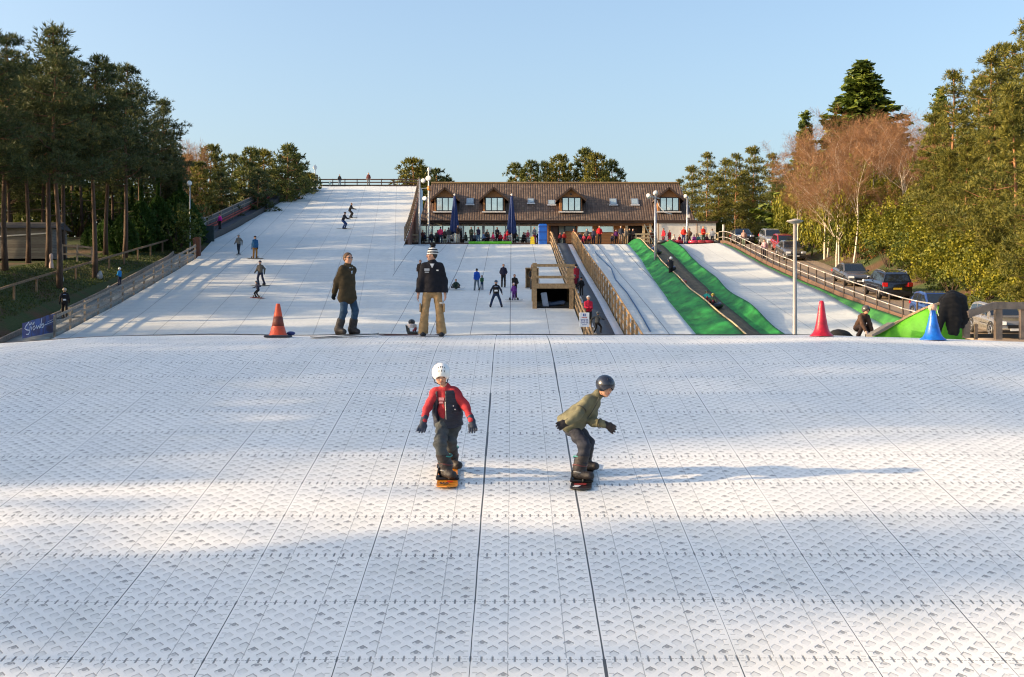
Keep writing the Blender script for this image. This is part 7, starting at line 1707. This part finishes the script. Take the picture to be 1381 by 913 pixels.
    def screen(ta, tb, name):
        za, zb_ = np.interp(ta, gx_, gz), np.interp(tb, gx_, gz); s_ = -1 if tb > ta and ta < .3 else 1
        pa, pb = Vector((0, (ta-.5)*L, za)), Vector((0, (tb-.5)*L, zb_)); wa = hw*.80 if za < zb_ else hw*.66; wb_ = hw*.66 if za < zb_ else hw*.80
        pa, pb = pa.lerp(pb, .10), pa.lerp(pb, .92); nn = (pb-pa).cross(Vector((1, 0, 0))).normalized(); nn = nn if nn.z > 0 else -nn
        mb = MB(); mb.prism([pa+Vector((-wa, 0, 0))+nn*.012, pa+Vector((wa, 0, 0))+nn*.012, pb+Vector((wb_, 0, 0))+nn*.012, pb+Vector((-wb_, 0, 0))+nn*.012], -nn*.02); mb.build(name, glass_c, o)
    screen(gh[0][0], gh[1][0], 'rear_window'); screen(gh[-2][0], gh[-1][0], 'windscreen')
    rw = .33 if kind != 'suv' else .37
    for s in (-1, 1):
        for t in (.19, .80):
            c_ = Vector((s*(hw-.10), (t-.5)*L, rw)); rot = rotm(ry=R(90))
            mb = MB(); mb.lathe([(rw*.66, -.11), (rw*.96, -.105), (rw, -.06), (rw, .06), (rw*.96, .105), (rw*.66, .11)], c_, 24, rot=rot); w_ = mb.build('tyre', tyre_m, o, True)
            mb = MB(); mb.lathe([(rw*.66, -.05*1), (rw*.66, .05)], c_+Vector((s*.06, 0, 0)), 20, rot=rot); 
            mb.build('rim_barrel', black, o); mb = MB()
            for k in range(5):
                a_ = k*2*math.pi/5; d_ = Vector((0, math.cos(a_), math.sin(a_))); mb.bar(c_+Vector((s*.115, 0, 0)), c_+Vector((s*.115, 0, 0))+d_*rw*.62, .05, .05)
            mb.tube([c_+Vector((s*.115, rw*.63*math.cos(a_), rw*.63*math.sin(a_))) for a_ in np.linspace(0, 6.283, 19)[:-1]], .02, 5, closed=True); mb.lathe([(.06, 0), (.06, .03)], c_+Vector((s*.105, 0, 0)), 8, rot=rot); mb.build('rim', rim_m, o)
            mb = MB(); mb.tube([c_+Vector((s*.085, (rw+.045)*math.cos(a_), (rw+.045)*math.sin(a_))) for a_ in np.linspace(-.25, math.pi+.25, 14)], .035, 6); mb.build('wheel_arch', black, o, True)
        zl = .55*H*.92; e_ = .03
        mb = MB(); mb.box((s*hw*.70, L/2-.07, .46*H), (hw*.42, .16, .11*H), rot=rotm(rz=R(-14*s)), bev=.02); mb.build('headlight', head_m, o)
        mb = MB(); mb.box((s*hw*.80, -L/2+.05, .56*H if kind != 'saloon' else .52*H), (hw*.34, .14, (.15 if kind == 'suv' else .12)*H), rot=rotm(rz=R(12*s)), bev=.02); mb.build('tail_light', tail_m, o)
        mb = MB(); mb.ball((s*(hw+.07), (.60-.5)*L, .66*H), (.10, .06, .07), 10, 6); mb.build('wing_mirror', paint, o, True)
        if kind == 'suv': mb = MB(); mb.tube([(s*hw*.70, (t_-.5)*L, np.interp(t_, gx_, gz)+(.05 if .1 < t_ < .5 else .0)) for t_ in (.09, .13, .3, .48, .54)], .018, 5); mb.build('roof_rail', rim_m, o)
        mb = MB(); mb.bar((s*(hw+.004), -.03*L, .40*H), (s*(hw+.004), .18*L, .40*H), .012, .03); mb.build('door_trim', black, o)
    mb = MB(); mb.box((0, L/2-.02, .36*H), (hw*.9, .08, .11*H), bev=.02); mb.build('grille', black, o)
    mb = MB(); mb.box((0, -L/2+.02, .26*H), (hw*1.75, .14, .12*H), bev=.03); mb.build('bumper', black, o); mb = MB(); mb.box((0, L/2-.06, .22*H), (hw*1.6, .14, .10*H), bev=.03); mb.build('bumper', black, o)
    mb = MB(); mb.box((0, -L/2-.035, .42*H), (.52, .02, .11)); mb.build('number_plate', mat('yellow_plate', (.62, .42, .03), .5), o)
    mb = MB(); mb.box((0, L/2+.03, .27*H), (.52, .02, .11)); mb.build('number_plate', mat('white_plate', (.7, .7, .68), .5), o)
    return o
car('black off-roader with red tail lights seen from behind on the car road', 23.85, 80.4, 0, 'suv', (.012, .015, .028), 4.75, 1.93, 1.72)
car('dark grey saloon facing the camera behind the black off-roader', 23.85, 88.5, 180, 'saloon', (.11, .105, .10), 4.6, 1.82, 1.44)
car('grey brown saloon facing the camera at the top of the road', 23.9, 108.3, 180, 'saloon', (.12, .115, .11), 4.6, 1.82, 1.50)
car('red hatchback half hidden behind the grey brown saloon', 24.6, 114.0, 180, 'hatch', (.38, .02, .02), 4.0, 1.75, 1.55)
car('pale silver estate car behind the red hatchback', 24.6, 119.5, 180, 'hatch', (.26, .26, .25), 4.3, 1.8, 1.6)
car('dark car in the shade at the very top of the road', 22.8, 125, 180, 'hatch', (.02, .022, .025), 4.2, 1.78, 1.5, z=9.42)
car('blue hatchback seen over the green ramp', 22.6, 67.2, 180, 'hatch', (.03, .07, .24), 4.0, 1.75, 1.52)
car('silver grey hatchback behind the timber handrail at the right', 22.7, 58.8, 180, 'hatch', (.24, .22, .19), 4.0, 1.72, 1.50)
